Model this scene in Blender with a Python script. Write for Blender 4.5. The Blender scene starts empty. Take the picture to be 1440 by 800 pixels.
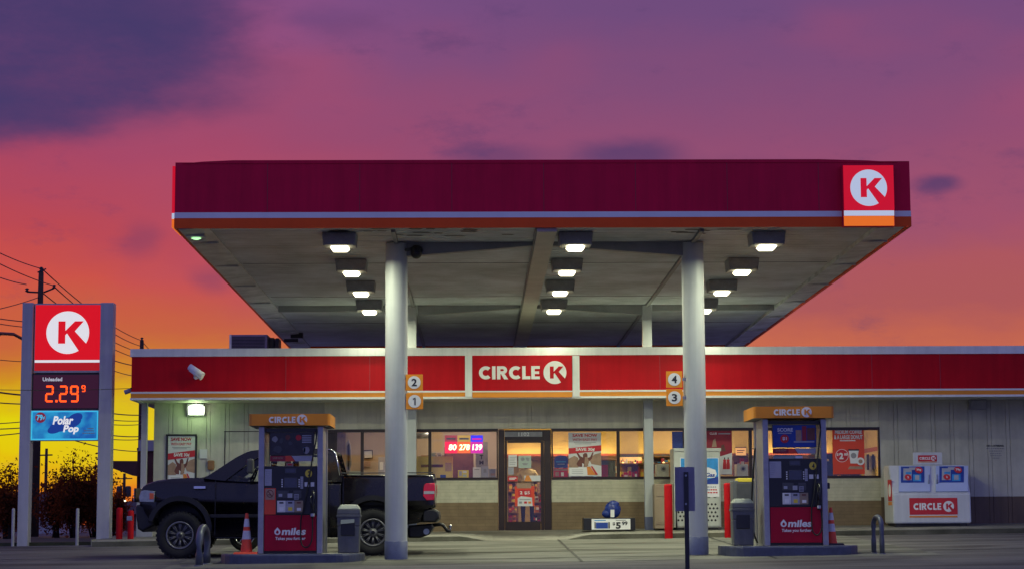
import bpy, bmesh, math, random
from mathutils import Vector, Matrix, geometry
random.seed(7)
R = math.radians
S = bpy.context.scene
COL = S.collection

# ------------------------------------------------------------------ camera
EYE = 0.61            # the lot slopes up from the street, the camera stands 1.6 m above the road at y=0
F = 2800.0
cam_d = bpy.data.cameras.new("camera")
cam_d.sensor_width = 36.0
cam_d.lens = F / 1440.0 * 36.0
cam_d.clip_start = 0.1
cam_d.clip_end = 6000
cam = bpy.data.objects.new("camera", cam_d)
COL.objects.link(cam)
CM = (Matrix.Rotation(R(-1.06), 4, 'Z') @ Matrix.Rotation(R(90 + 6.82), 4, 'X') @ Matrix.Rotation(R(-0.30), 4, 'Z'))
CM.translation = Vector((0, 0, EYE))
cam.matrix_world = CM
S.camera = cam
S.render.resolution_x, S.render.resolution_y = 1024, 568
CM3 = CM.to_3x3()


def P(px, py, Y):
    """Surveyed point: where the sight line of a 1440x800 photo pixel meets depth Y."""
    d = CM3 @ Vector(((px - 720) / F, (400 - py) / F, -1))
    t = Y / d.y
    return Vector((d.x * t, Y, EYE + d.z * t))


# ------------------------------------------------------------------ render settings
S.render.engine = 'CYCLES'
S.cycles.use_denoising = True
try:
    S.cycles.denoiser = 'OPENIMAGEDENOISE'
except Exception:
    pass
S.cycles.max_bounces = 7
S.cycles.diffuse_bounces = 4
S.cycles.transparent_max_bounces = 12
S.cycles.sample_clamp_indirect = 4.0
S.view_settings.view_transform = 'Standard'
S.view_settings.look = 'None'
S.view_settings.exposure = 0.0
S.view_settings.gamma = 1.0

# ------------------------------------------------------------------ world: dusk sky, sunset glow low on the left
W = bpy.data.worlds.new("World")
S.world = W
W.use_nodes = True
nt = W.node_tree
nt.nodes.clear()


def NN(t, **kw):
    n = nt.nodes.new(t)
    for k, v in kw.items():
        setattr(n, k, v)
    return n


def wire_in(sock, v):
    if isinstance(v, bpy.types.NodeSocket):
        nt.links.new(v, sock)
    else:
        sock.default_value = v


def mth(op, a, b=None, c=None, clamp=False):
    n = NN('ShaderNodeMath', operation=op, use_clamp=clamp)
    wire_in(n.inputs[0], a)
    if b is not None:
        wire_in(n.inputs[1], b)
    if c is not None:
        wire_in(n.inputs[2], c)
    return n.outputs[0]


def sstep(v, a, b):
    n = NN('ShaderNodeMapRange', interpolation_type='SMOOTHSTEP')
    wire_in(n.inputs['Value'], v)
    n.inputs['From Min'].default_value = a
    n.inputs['From Max'].default_value = b
    return n.outputs['Result']


def mixc(f, a, b):
    n = NN('ShaderNodeMix', data_type='RGBA')
    wire_in(n.inputs[0], f)
    for s, v in ((n.inputs[6], a), (n.inputs[7], b)):
        if isinstance(v, tuple):
            s.default_value = (*v, 1)
        else:
            nt.links.new(v, s)
    return n.outputs[2]


def wramp(v, stops):
    n = NN('ShaderNodeValToRGB')
    e = n.color_ramp.elements
    while len(e) < len(stops):
        e.new(0.5)
    for i, (p, c) in enumerate(stops):
        e[i].position = p
        e[i].color = (*c, 1)
    wire_in(n.inputs[0], v)
    return n.outputs[0]


tc = NN('ShaderNodeTexCoord').outputs['Generated']
sp = NN('ShaderNodeSeparateXYZ')
nt.links.new(tc, sp.inputs[0])
sx, sy, sz = sp.outputs
hyp = mth('SQRT', mth('ADD', mth('MULTIPLY', sx, sx), mth('MULTIPLY', sy, sy)))
tan_e = mth('DIVIDE', sz, mth('MAXIMUM', hyp, 0.02))
az = mth('ARCTAN2', sx, sy)
cmb = NN('ShaderNodeCombineXYZ')
wire_in(cmb.inputs[0], az)
wire_in(cmb.inputs[1], mth('MULTIPLY', tan_e, 2.2))


def noise(scale, detail=4, rough=.55, off=0.0):
    n = NN('ShaderNodeTexNoise')
    n.inputs['Scale'].default_value = scale
    n.inputs['Detail'].default_value = detail
    n.inputs['Roughness'].default_value = rough
    v = NN('ShaderNodeVectorMath', operation='ADD')
    nt.links.new(cmb.outputs[0], v.inputs[0])
    v.inputs[1].default_value = (off, off * .7, off * 1.3)
    nt.links.new(v.outputs[0], n.inputs['Vector'])
    return mth('SUBTRACT', n.outputs['Fac'], 0.5)


warp = noise(9, 5, .6)
warp2 = noise(9, 5, .6, 5.0)
t_w = mth('ADD', tan_e, mth('MULTIPLY', warp, 0.045))
t4 = mth('MULTIPLY', t_w, 2.5, clamp=True)             # 0..0.4 of slope mapped to 0..1
left = wramp(t4, [(0.0, (.75, .09, .02)), (.043, (.80, .20, .008)), (.085, (.78, .58, .004)), (.123, (.76, .66, .004)), (.155, (.72, .50, .006)), (.18, (.64, .30, .014)),
                  (.205, (.60, .19, .03)), (.235, (.58, .13, .047)), (.30, (.62, .086, .062)), (.36, (.51, .066, .083)), (.475, (.39, .062, .13)),
                  (.56, (.33, .073, .175)), (.65, (.27, .082, .245)), (1.0, (.10, .07, .22))])
right = wramp(t4, [(0.0, (.66, .20, .05)), (.10, (.66, .19, .065)), (.20, (.60, .155, .072)), (.235, (.52, .125, .085)), (.268, (.42, .10, .105)), (.31, (.42, .096, .115)), (.37, (.335, .085, .155)),
                   (.475, (.275, .076, .175)), (.56, (.22, .075, .19)), (.65, (.165, .072, .205)), (1.0, (.09, .07, .20))])
azw = mth('ADD', az, mth('MULTIPLY', warp2, 0.08))
sky = mixc(sstep(azw, -.25, .09), left, right)
# mid azimuths a bit pinker high up
sky = mixc(mth('MULTIPLY', sstep(noise(5, 3, .5, 9.0), -.05, .25), .35), sky, (.44, .075, .15))
# soft dusk clouds
CLD = (.062, .043, .145)


fine = noise(26, 6, .65, 2.0)


def cloud(a0, t0, ra, rt, wob, soft0, soft1):
    n1 = mth('MULTIPLY', warp, wob)
    n2 = mth('MULTIPLY', warp2, wob)
    da = mth('DIVIDE', mth('SUBTRACT', mth('ADD', az, n1), a0), ra)
    dt = mth('DIVIDE', mth('SUBTRACT', mth('ADD', tan_e, mth('MULTIPLY', n2, .45)), t0), rt)
    d = mth('SQRT', mth('ADD', mth('MULTIPLY', da, da), mth('MULTIPLY', dt, dt)))
    return mth('MULTIPLY', sstep(d, soft1, soft0), mth('ADD', .97, mth('MULTIPLY', fine, .45)), clamp=True)


for (a0, t0, ra, rt, wob, s0, s1, amt) in (
        (-.238, .236, .118, .050, .11, .55, 1.25, .95),
        (-.168, .262, .062, .026, .12, .35, 1.35, .85),
        (-.255, .203, .07, .016, .08, .3, 1.4, .8),
        (.074, .1855, .034, .0095, .045, .2, 1.3, .72),
        (.012, .1845, .028, .007, .045, .2, 1.3, .5),
        (.229, .168, .012, .0055, .03, .2, 1.3, .75),
        (-.165, .140, .013, .011, .05, .1, 1.3, .35),
        (-.128, .121, .013, .008, .05, .1, 1.3, .35),
        (-.072, .252, .03, .010, .10, .1, 1.3, .28),
        (.145, .182, .05, .007, .08, .1, 1.3, .30)):
    sky = mixc(mth('MULTIPLY', cloud(a0, t0, ra, rt, wob, s0, s1), amt), sky, CLD)
sky = mixc(mth('MULTIPLY', sstep(noise(14, 8, .68, 3.0), .05, .25), .36), sky, CLD)
# the rest of the dome: blue dusk behind the camera and overhead
EAST = (.20, .225, .62)
away = sstep(mth('ABSOLUTE', az), .45, 1.6)
sky = mixc(away, sky, EAST)
sky = mixc(sstep(tan_e, .35, 1.4), sky, (.17, .17, .44))
sky = mixc(sstep(sz, -.01, -.06), sky, (.03, .03, .04))
bg = NN('ShaderNodeBackground')
nt.links.new(sky, bg.inputs[0])
bg.inputs[1].default_value = 1.0
wo = NN('ShaderNodeOutputWorld')
nt.links.new(bg.outputs[0], wo.inputs[0])

# the sun is almost down, low on the left behind the trees
sun_d = bpy.data.lights.new("sun", 'SUN')
sun_d.energy = 0.25
sun_d.angle = R(6)
sun_d.color = (1.0, .45, .16)
sun = bpy.data.objects.new("sun", sun_d)
COL.objects.link(sun)
sun_dir = Vector((math.sin(R(-13)) * math.cos(R(1.5)), math.cos(R(-13)) * math.cos(R(1.5)), math.sin(R(1.5))))
sun.rotation_euler = sun_dir.to_track_quat('Z', 'Y').to_euler()

# ------------------------------------------------------------------ materials


def mat(name, col, rough=.6, metal=0.0, var=.12, scale=6.0, bump=0.0, emit=None, estr=0.0, spec=.5, coat=0.0, streak=0.0):
    m = bpy.data.materials.new(name)
    m.use_nodes = True
    t = m.node_tree
    b = t.nodes['Principled BSDF']
    b.inputs['Base Color'].default_value = (*col, 1)
    b.inputs['Roughness'].default_value = rough
    b.inputs['Metallic'].default_value = metal
    b.inputs['Specular IOR Level'].default_value = spec
    b.inputs['Coat Weight'].default_value = coat
    b.inputs['Coat Roughness'].default_value = .06
    if emit:
        b.inputs['Emission Color'].default_value = (*emit, 1)
        b.inputs['Emission Strength'].default_value = estr
    if var > 0 or bump > 0:
        c = t.nodes.new('ShaderNodeTexCoord')
        n = t.nodes.new('ShaderNodeTexNoise')
        n.inputs['Scale'].default_value = scale
        n.inputs['Detail'].default_value = 6
        n.inputs['Roughness'].default_value = .65
        t.links.new(c.outputs['Object'], n.inputs['Vector'])
        if var > 0:
            r = t.nodes.new('ShaderNodeValToRGB')
            r.color_ramp.elements[0].position = .3
            r.color_ramp.elements[1].position = .72
            r.color_ramp.elements[0].color = (*[max(0, x * (1 - var)) for x in col], 1)
            r.color_ramp.elements[1].color = (*[min(1, x * (1 + var)) for x in col], 1)
            t.links.new(n.outputs['Fac'], r.inputs[0])
            out_ = r.outputs[0]
            if streak > 0:
                mp = t.nodes.new('ShaderNodeMapping')
                mp.inputs['Scale'].default_value = (3.5, 3.5, .22)
                n2 = t.nodes.new('ShaderNodeTexNoise')
                n2.inputs['Scale'].default_value = 1.6
                n2.inputs['Detail'].default_value = 7
                n2.inputs['Roughness'].default_value = .7
                t.links.new(c.outputs['Object'], mp.inputs[0])
                t.links.new(mp.outputs[0], n2.inputs['Vector'])
                r2 = t.nodes.new('ShaderNodeValToRGB')
                r2.color_ramp.elements[0].position = .35
                r2.color_ramp.elements[0].color = (1 - streak, 1 - streak, 1 - streak, 1)
                r2.color_ramp.elements[1].position = .6
                t.links.new(n2.outputs['Fac'], r2.inputs[0])
                mx = t.nodes.new('ShaderNodeMix')
                mx.data_type = 'RGBA'
                mx.blend_type = 'MULTIPLY'
                mx.inputs[0].default_value = 1
                t.links.new(out_, mx.inputs[6])
                t.links.new(r2.outputs[0], mx.inputs[7])
                out_ = mx.outputs[2]
            t.links.new(out_, b.inputs['Base Color'])
            q = t.nodes.new('ShaderNodeMapRange')
            q.inputs['To Min'].default_value = max(.02, rough - .10)
            q.inputs['To Max'].default_value = min(1, rough + .10)
            t.links.new(n.outputs['Fac'], q.inputs['Value'])
            t.links.new(q.outputs[0], b.inputs['Roughness'])
        if bump > 0:
            u = t.nodes.new('ShaderNodeBump')
            u.inputs['Strength'].default_value = bump
            u.inputs['Distance'].default_value = .02
            t.links.new(n.outputs['Fac'], u.inputs['Height'])
            t.links.new(u.outputs[0], b.inputs['Normal'])
    return m


def glass_mat(name, tint, gloss):
    m = bpy.data.materials.new(name)
    m.use_nodes = True
    t = m.node_tree
    t.nodes.clear()
    o = t.nodes.new('ShaderNodeOutputMaterial')
    mx = t.nodes.new('ShaderNodeMixShader')
    a = t.nodes.new('ShaderNodeBsdfTransparent')
    a.inputs[0].default_value = (*tint, 1)
    g = t.nodes.new('ShaderNodeBsdfGlossy')
    g.inputs['Roughness'].default_value = .03
    mx.inputs[0].default_value = gloss
    t.links.new(a.outputs[0], mx.inputs[1])
    t.links.new(g.outputs[0], mx.inputs[2])
    t.links.new(mx.outputs[0], o.inputs[0])
    return m


def surface_mat(name, dark, light, scale, rough, bump, streak=None, stain=None):
    """Worn paving: large stains + fine grain, optional streaks along x."""
    m = bpy.data.materials.new(name)
    m.use_nodes = True
    t = m.node_tree
    b = t.nodes['Principled BSDF']
    b.inputs['Roughness'].default_value = rough
    b.inputs['Specular IOR Level'].default_value = .10
    c = t.nodes.new('ShaderNodeTexCoord')
    mp = t.nodes.new('ShaderNodeMapping')
    mp.inputs['Scale'].default_value = streak or (1, 1, 1)
    t.links.new(c.outputs['Object'], mp.inputs[0])
    n = t.nodes.new('ShaderNodeTexNoise')
    n.inputs['Scale'].default_value = scale
    n.inputs['Detail'].default_value = 7
    n.inputs['Roughness'].default_value = .6
    t.links.new(mp.outputs[0], n.inputs['Vector'])
    n2 = t.nodes.new('ShaderNodeTexNoise')
    n2.inputs['Scale'].default_value = 60
    n2.inputs['Detail'].default_value = 4
    t.links.new(c.outputs['Object'], n2.inputs['Vector'])
    r = t.nodes.new('ShaderNodeValToRGB')
    r.color_ramp.elements[0].position = .33
    r.color_ramp.elements[1].position = .66
    r.color_ramp.elements[0].color = (*dark, 1)
    r.color_ramp.elements[1].color = (*light, 1)
    t.links.new(n.outputs['Fac'], r.inputs[0])
    mx = t.nodes.new('ShaderNodeMix')
    mx.data_type = 'RGBA'
    mx.blend_type = 'MULTIPLY'
    mx.inputs[0].default_value = .5
    r2 = t.nodes.new('ShaderNodeValToRGB')
    r2.color_ramp.elements[0].position = .3
    r2.color_ramp.elements[0].color = (.55, .55, .55, 1)
    r2.color_ramp.elements[1].position = .7
    t.links.new(n2.outputs['Fac'], r2.inputs[0])
    t.links.new(r.outputs[0], mx.inputs[6])
    t.links.new(r2.outputs[0], mx.inputs[7])
    last = mx.outputs[2]
    if stain:
        n3 = t.nodes.new('ShaderNodeTexNoise')
        n3.inputs['Scale'].default_value = .55
        n3.inputs['Detail'].default_value = 5
        n3.inputs['Distortion'].default_value = .6
        mp3 = t.nodes.new('ShaderNodeMapping')
        mp3.inputs['Scale'].default_value = (.5, 1.6, 1)
        t.links.new(c.outputs['Object'], mp3.inputs[0])
        t.links.new(mp3.outputs[0], n3.inputs['Vector'])
        r3 = t.nodes.new('ShaderNodeValToRGB')
        r3.color_ramp.elements[0].position = .50
        r3.color_ramp.elements[0].color = (1, 1, 1, 1)
        r3.color_ramp.elements[1].position = .66
        r3.color_ramp.elements[1].color = (*stain, 1)
        t.links.new(n3.outputs['Fac'], r3.inputs[0])
        m3 = t.nodes.new('ShaderNodeMix')
        m3.data_type = 'RGBA'
        m3.blend_type = 'MULTIPLY'
        m3.inputs[0].default_value = 1
        t.links.new(last, m3.inputs[6])
        t.links.new(r3.outputs[0], m3.inputs[7])
        last = m3.outputs[2]
    t.links.new(last, b.inputs['Base Color'])
    u = t.nodes.new('ShaderNodeBump')
    u.inputs['Strength'].default_value = bump
    u.inputs['Distance'].default_value = .01
    t.links.new(n2.outputs['Fac'], u.inputs['Height'])
    t.links.new(u.outputs[0], b.inputs['Normal'])
    return m


def brick_mat(name, c1, c2, mortar, rough=.8):
    m = bpy.data.materials.new(name)
    m.use_nodes = True
    t = m.node_tree
    b = t.nodes['Principled BSDF']
    b.inputs['Roughness'].default_value = rough
    c = t.nodes.new('ShaderNodeTexCoord')
    mp = t.nodes.new('ShaderNodeMapping')
    mp.inputs['Rotation'].default_value = (R(90), 0, 0)
    t.links.new(c.outputs['Object'], mp.inputs[0])
    k = t.nodes.new('ShaderNodeTexBrick')
    k.inputs['Scale'].default_value = 1
    k.inputs['Brick Width'].default_value = .40
    k.inputs['Row Height'].default_value = .075
    k.inputs['Mortar Size'].default_value = .008
    k.inputs['Mortar Smooth'].default_value = .4
    k.inputs['Color1'].default_value = (*c1, 1)
    k.inputs['Color2'].default_value = (*c2, 1)
    k.inputs['Mortar'].default_value = (*mortar, 1)
    t.links.new(mp.outputs[0], k.inputs['Vector'])
    n = t.nodes.new('ShaderNodeTexNoise')
    n.inputs['Scale'].default_value = 5
    n.inputs['Detail'].default_value = 7
    t.links.new(c.outputs['Object'], n.inputs['Vector'])
    mx = t.nodes.new('ShaderNodeMix')
    mx.data_type = 'RGBA'
    mx.blend_type = 'MULTIPLY'
    mx.inputs[0].default_value = .45
    r2 = t.nodes.new('ShaderNodeValToRGB')
    r2.color_ramp.elements[0].position = .3
    r2.color_ramp.elements[0].color = (.5, .5, .5, 1)
    r2.color_ramp.elements[1].position = .7
    t.links.new(n.outputs['Fac'], r2.inputs[0])
    t.links.new(k.outputs['Color'], mx.inputs[6])
    t.links.new(r2.outputs[0], mx.inputs[7])
    t.links.new(mx.outputs[2], b.inputs['Base Color'])
    u = t.nodes.new('ShaderNodeBump')
    u.invert = True
    u.inputs['Strength'].default_value = .35
    u.inputs['Distance'].default_value = .01
    t.links.new(k.outputs['Fac'], u.inputs['Height'])
    t.links.new(u.outputs[0], b.inputs['Normal'])
    return m


def leaf_mat(name, col, trans):
    m = bpy.data.materials.new(name)
    m.use_nodes = True
    t = m.node_tree
    t.nodes.clear()
    o = t.nodes.new('ShaderNodeOutputMaterial')
    mx = t.nodes.new('ShaderNodeMixShader')
    mx.inputs[0].default_value = .55
    a = t.nodes.new('ShaderNodeBsdfDiffuse')
    g = t.nodes.new('ShaderNodeBsdfTranslucent')
    c = t.nodes.new('ShaderNodeTexCoord')
    n = t.nodes.new('ShaderNodeTexNoise')
    n.inputs['Scale'].default_value = 2.5
    t.links.new(c.outputs['Object'], n.inputs['Vector'])
    for sh, cc in ((a, col), (g, trans)):
        r = t.nodes.new('ShaderNodeValToRGB')
        r.color_ramp.elements[0].position = .35
        r.color_ramp.elements[1].position = .65
        r.color_ramp.elements[0].color = (*[x * .6 for x in cc], 1)
        r.color_ramp.elements[1].color = (*[x * 1.3 for x in cc], 1)
        t.links.new(n.outputs['Fac'], r.inputs[0])
        t.links.new(r.outputs[0], sh.inputs[0])
    t.links.new(a.outputs[0], mx.inputs[1])
    t.links.new(g.outputs[0], mx.inputs[2])
    t.links.new(mx.outputs[0], o.inputs[0])
    return m


M = {}
M['red'] = mat('red_panel', (.64, .007, .052), .55, var=.08, scale=1.3, spec=.12, streak=0.14)
M['red2'] = mat('store_red_panel', (.50, .004, .012), .42, var=.10, scale=1.1, spec=.12, streak=.14)
M['white'] = mat('white_trim', (.72, .73, .72), .5, var=.06, scale=2)
M['pumpred'] = mat('pump_door_red', (.36, .004, .026), .45, var=.10, scale=3, spec=.2)
M['orange_c'] = mat('canopy_orange_trim', (.80, .095, .014), .55, var=.08, scale=2, spec=.15)
M['orange'] = mat('orange_trim', (.70, .245, .006), .5, var=.08, scale=2)
M['coping'] = mat('coping_metal', (.74, .76, .74), .4, .0, var=.08, scale=2, streak=.13)
M['soffit'] = mat('soffit_paint', (.55, .54, .47), .6, var=.12, scale=1.5)
M['deck'] = mat('canopy_deck', (.41, .45, .50), .6, var=.36, scale=.8)
M['lip'] = mat('canopy_lip', (.46, .48, .48), .55, var=.4, scale=2.2)
M['beam'] = mat('canopy_beam', (.38, .37, .34), .55, var=.2, scale=1.5)
M['beamd'] = mat('canopy_cross_beam', (.20, .21, .22), .55, var=.2, scale=1.5)
M['column'] = mat('column_paint', (.40, .425, .43), .5, var=.05, scale=3, streak=0.12)
M['colbase'] = mat('column_base_paint', (.085, .10, .18), .45, var=.2, scale=6)
M['siding'] = mat('siding_paint', (.70, .68, .52), .6, var=.12, scale=1.6, spec=.2, bump=.1, streak=.13)
M['siding_w'] = mat('siding_paint_worn', (.54, .53, .44), .6, var=.16, scale=1.6, spec=.2, bump=.1, streak=.13)
M['brickc'] = brick_mat('cream_brick', (.56, .54, .39), (.53, .51, .37), (.48, .46, .34))
M['brickb'] = brick_mat('brown_brick', (.235, .165, .09), (.215, .15, .083), (.18, .13, .072))
M['brown'] = mat('brown_paint', (.13, .085, .055), .6, var=.2, scale=2, bump=.1, streak=0.3)
M['frame'] = mat('bronze_frame', (.030, .018, .016), .35, .2, var=.2, scale=4)
M['glass'] = glass_mat('store_glass', (.93, .93, .92), .05)
M['black'] = mat('black_plastic', (.012, .012, .015), .35, var=.2, scale=9)
M['dgrey'] = mat('dark_grey_plastic', (.055, .058, .065), .45, var=.15, scale=9)
M['bin'] = mat('bin_plastic', (.10, .105, .115), .5, var=.15, scale=7, streak=.13)
M['binlid'] = mat('bin_lid_plastic', (.22, .25, .22), .45, var=.12, scale=7)
M['hoop'] = mat('hoop_steel', (.10, .11, .135), .4, .4, var=.25, scale=8)
M['fixture'] = mat('fixture_housing', (.28, .285, .28), .65, var=.2, scale=9, spec=.2)
M['steel'] = mat('brushed_steel', (.33, .33, .36), .40, .6, var=.12, scale=8)
M['steel2'] = mat('galvanised_steel', (.30, .33, .36), .35, .8, var=.2, scale=10)
M['pylon'] = mat('pylon_paint', (.46, .46, .48), .45, var=.08, scale=2, streak=.13)
M['redbol'] = mat('red_bollard_paint', (.40, .006, .012), .6, var=.15, scale=7, spec=.1)
M['whitebol'] = mat('white_bollard_paint', (.38, .38, .37), .5, var=.2, scale=7)
M['conered'] = mat('cone_orange', (.80, .07, .02), .5, var=.12, scale=12)
M['conew'] = mat('cone_reflective', (.55, .56, .57), .35, var=.12, scale=12)
M['island'] = mat('island_steel', (.075, .085, .12), .45, .2, var=.3, scale=5)
M['islandtop'] = surface_mat('island_concrete', (.20, .20, .19), (.30, .30, .28), 3, .85, .3)
M['concrete'] = surface_mat('concrete', (.125, .124, .112), (.195, .193, .172), .9, .85, .35, streak=(.5, 1.5, 1), stain=(.45, .44, .43))
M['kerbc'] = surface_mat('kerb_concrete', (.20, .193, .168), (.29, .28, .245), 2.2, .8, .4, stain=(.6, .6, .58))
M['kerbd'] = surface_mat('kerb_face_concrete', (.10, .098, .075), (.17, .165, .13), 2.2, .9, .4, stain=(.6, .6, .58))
M['concretew'] = surface_mat('tyre_worn_concrete', (.07, .069, .062), (.13, .128, .115), 1.1, .9, .3, streak=(.6, 2.5, 1), stain=(.6, .6, .58))
M['asphalt'] = surface_mat('asphalt', (.100, .094, .096), (.165, .156, .155), .8, .9, .8, streak=(.35, 1.5, 1), stain=(.6, .58, .58))
M['tar'] = mat('tar_joint', (.02, .02, .02), .8, var=.3, scale=9)
M['grass'] = mat('verge_grass', (.045, .05, .025), .95, var=.5, scale=4, bump=.6)
M['paint_black'] = mat('black_car_paint', (.0065, .005, .0085), .28, 0, var=.12, scale=3, spec=.25, coat=.45)
M['paint_trim'] = mat('black_trim', (.008, .0075, .009), .5, var=.2, scale=8)
M['chrome'] = mat('chrome', (.6, .6, .62), .18, 1.0, var=.1, scale=8)
M['rubber'] = mat('tyre_rubber', (.012, .012, .013), .8, var=.3, scale=14, bump=.4)
M['rim'] = mat('rim_alloy', (.20, .20, .21), .38, .55, var=.15, scale=14)
M['lampglass'] = mat('headlight_lens', (.30, .32, .36), .15, .2, var=.2, scale=15)
M['amber'] = mat('amber_lens', (.75, .13, .03), .2, var=.1, scale=15)
M['taillens'] = mat('tail_light_lens', (.58, .008, .022), .15, var=.15, scale=15, coat=.5)
M['carglass'] = glass_mat('car_glass', (.80, .82, .80), .04)
M['bark'] = mat('bark', (.035, .022, .018), .9, var=.3, scale=9, bump=.5)
M['pole'] = mat('pole_wood', (.055, .03, .022), .9, var=.3, scale=7, bump=.3)
M['wire'] = mat('wire_black', (.012, .010, .012), .6, var=0)
M['leaf'] = leaf_mat('bush_leaves', (.075, .036, .022), (.42, .11, .025))
M['leafd'] = leaf_mat('dark_leaves', (.055, .030, .022), (.28, .075, .02))
M['neigh'] = mat('red_brown_wall', (.105, .035, .03), .8, var=.2, scale=2)
M['neighw'] = mat('pale_wall', (.42, .40, .40), .8, var=.15, scale=2)
M['hv'] = mat('rooftop_unit_metal', (.22, .17, .26), .5, .3, var=.2, scale=4)
M['hvd'] = mat('rooftop_unit_dark', (.03, .025, .03), .5, .3, var=.2, scale=4)
M['ice'] = mat('ice_chest_white', (.58, .60, .62), .4, var=.06, scale=2, streak=0.12)
M['icedoor'] = mat('ice_chest_door', (.40, .47, .70), .35, var=.06, scale=3)
M['paper'] = mat('white_paper', (.66, .67, .65), .7, var=.05, scale=4)
M['paperg'] = mat('grey_paper', (.36, .37, .42), .7, var=.08, scale=6)
M['pred'] = mat('print_red', (.55, .02, .03), .55, var=.06, scale=4)
M['pdred'] = mat('print_dark_red', (.30, .012, .03), .5, var=.2, scale=4)
M['pred_l'] = mat('print_orange_red', (.72, .06, .025), .55, var=.06, scale=4)
M['porange'] = mat('print_orange', (.72, .25, .04), .55, var=.06, scale=4)
M['pblue'] = mat('print_blue', (.012, .05, .30), .5, var=.25, scale=7)
M['plblue'] = mat('print_light_blue', (.03, .27, .62), .5, var=.25, scale=6)
M['pbrown'] = mat('print_brown', (.16, .05, .04), .6, var=.25, scale=7)
M['pskin'] = mat('print_tan', (.38, .24, .16), .6, var=.25, scale=7)
M['pgrey'] = mat('print_grey', (.28, .28, .29), .6, var=.2, scale=7)
M['pdark'] = mat('print_dark', (.02, .02, .025), .6, var=.2, scale=7)
M['pyellow'] = mat('print_yellow', (.70, .55, .05), .5, var=.1, scale=7)
M['pgreen'] = mat('print_green', (.38, .47, .40), .5, var=.1, scale=7)
M['pwhite'] = mat('print_white', (.78, .78, .76), .55, var=.03, scale=7)
M['pumpad'] = mat('pump_ad_panel', (.025, .022, .026), .35, var=.5, scale=6)
M['screen'] = mat('pump_screen', (.05, .055, .085), .2, var=.15, scale=9)
M['propane'] = mat('propane_cabinet_paint', (.48, .50, .44), .5, var=.1, scale=3, streak=.13)
M['tan'] = mat('tan_cabinet_paint', (.30, .23, .15), .55, var=.1, scale=3)
M['bluebag'] = mat('blue_plastic_wrap', (.015, .035, .20), .25, var=.5, scale=12, bump=.6)
M['signback'] = mat('sign_back_aluminium', (.24, .235, .30), .45, .2, var=.15, scale=3, streak=0.25)
M['intwall'] = mat('interior_wall', (.58, .43, .16), .7, var=.10, scale=1.4)
M['intoff'] = mat('office_wall', (.45, .36, .27), .7, var=.10, scale=1.4)
M['intred'] = mat('interior_stripe', (.34, .07, .03), .6, var=.1, scale=2)
M['intfloor'] = mat('interior_floor', (.30, .27, .22), .4, var=.1, scale=3)
M['cardb'] = mat('yellow_cardboard', (.60, .45, .12), .75, var=.12, scale=4)
M['wood'] = mat('shelf_wood', (.26, .13, .05), .6, var=.2, scale=4)
M['cloth_w'] = mat('cream_cotton', (.66, .56, .30), .9, var=.08, scale=9)
M['cloth_d'] = mat('dark_denim', (.02, .022, .035), .9, var=.2, scale=9)
M['skin'] = mat('skin', (.40, .22, .14), .55, var=.08, scale=9)
M['hair'] = mat('hair', (.02, .012, .01), .7, var=.2, scale=15)
M['seatfab'] = mat('seat_fabric', (.02, .02, .024), .8, var=.2, scale=9)
# things that give off light
M['e_red'] = mat('lit_red_face', (.4, .005, .008), .4, var=0, emit=(.60, .0016, .0022), estr=1.0)
M['e_white'] = mat('lit_white_face', (.5, .5, .5), .4, var=0, emit=(.70, .68, .66), estr=.95)
M['e_cred'] = mat('lit_canopy_red_face', (.4, .005, .012), .4, var=0, emit=(.55, .001, .012), estr=.9)
M['e_cwhite'] = mat('lit_canopy_white_face', (.5, .5, .5), .4, var=0, emit=(.50, .58, .70), estr=.75)
M['e_corange'] = mat('lit_canopy_orange_face', (.5, .15, .01), .4, var=0, emit=(.70, .13, .003), estr=1.0)
M['e_price'] = mat('price_panel_face', (.02, .01, .015), .35, var=0, emit=(.030, .003, .010), estr=1.0)
M['e_maroon'] = mat('lit_maroon_face', (.2, .01, .02), .4, var=0, emit=(.16, .012, .03), estr=.9)
M['e_grey'] = mat('lit_grey_text', (.5, .5, .5), .4, var=0, emit=(.36, .36, .38), estr=.9)
M['e_dred'] = mat('lit_dark_red_face', (.3, .01, .005), .4, var=0, emit=(.42, .004, .002), estr=.8)
M['e_led'] = mat('led_digits', (.3, .02, 0), .4, var=0, emit=(1.0, .075, .003), estr=2.0)
M['e_ledred'] = mat('led_red', (.3, .01, .02), .4, var=0, emit=(1.0, .01, .06), estr=1.4)
M['e_ledyel'] = mat('led_yellow', (.3, .2, .02), .4, var=0, emit=(1.0, .10, .015), estr=1.1)
M['e_ledblue'] = mat('led_blue', (.02, .02, .3), .4, var=0, emit=(.03, .03, 1.0), estr=1.2)
M['e_ledvio'] = mat('led_violet', (.2, .02, .3), .4, var=0, emit=(.80, .01, .38), estr=1.0)
M['e_num'] = mat('led_numbers', (.5, .5, .4), .4, var=0, emit=(1.0, .80, .45), estr=3.0)
M['e_dimred'] = mat('lit_red_header', (.3, .05, .05), .4, var=.2, emit=(.42, .05, .06), estr=.9)
M['e_dimyel'] = mat('lit_yellow_header', (.4, .3, .05), .4, var=.2, emit=(.60, .35, .06), estr=.9)
M['e_pop'] = mat('lit_blue_face', (.02, .2, .4), .4, var=0, emit=(.012, .17, .42), estr=1.0)
M['e_popd'] = mat('lit_dark_blue_face', (.01, .05, .2), .4, var=0, emit=(.006, .028, .19), estr=1.0)
M['e_popl'] = mat('lit_cyan_face', (.1, .4, .6), .4, var=0, emit=(.03, .42, .60), estr=1.0)
M['e_lens'] = mat('fixture_lens', (.8, .8, .7), .3, var=0, emit=(1.0, .93, .62), estr=5.0)
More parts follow.
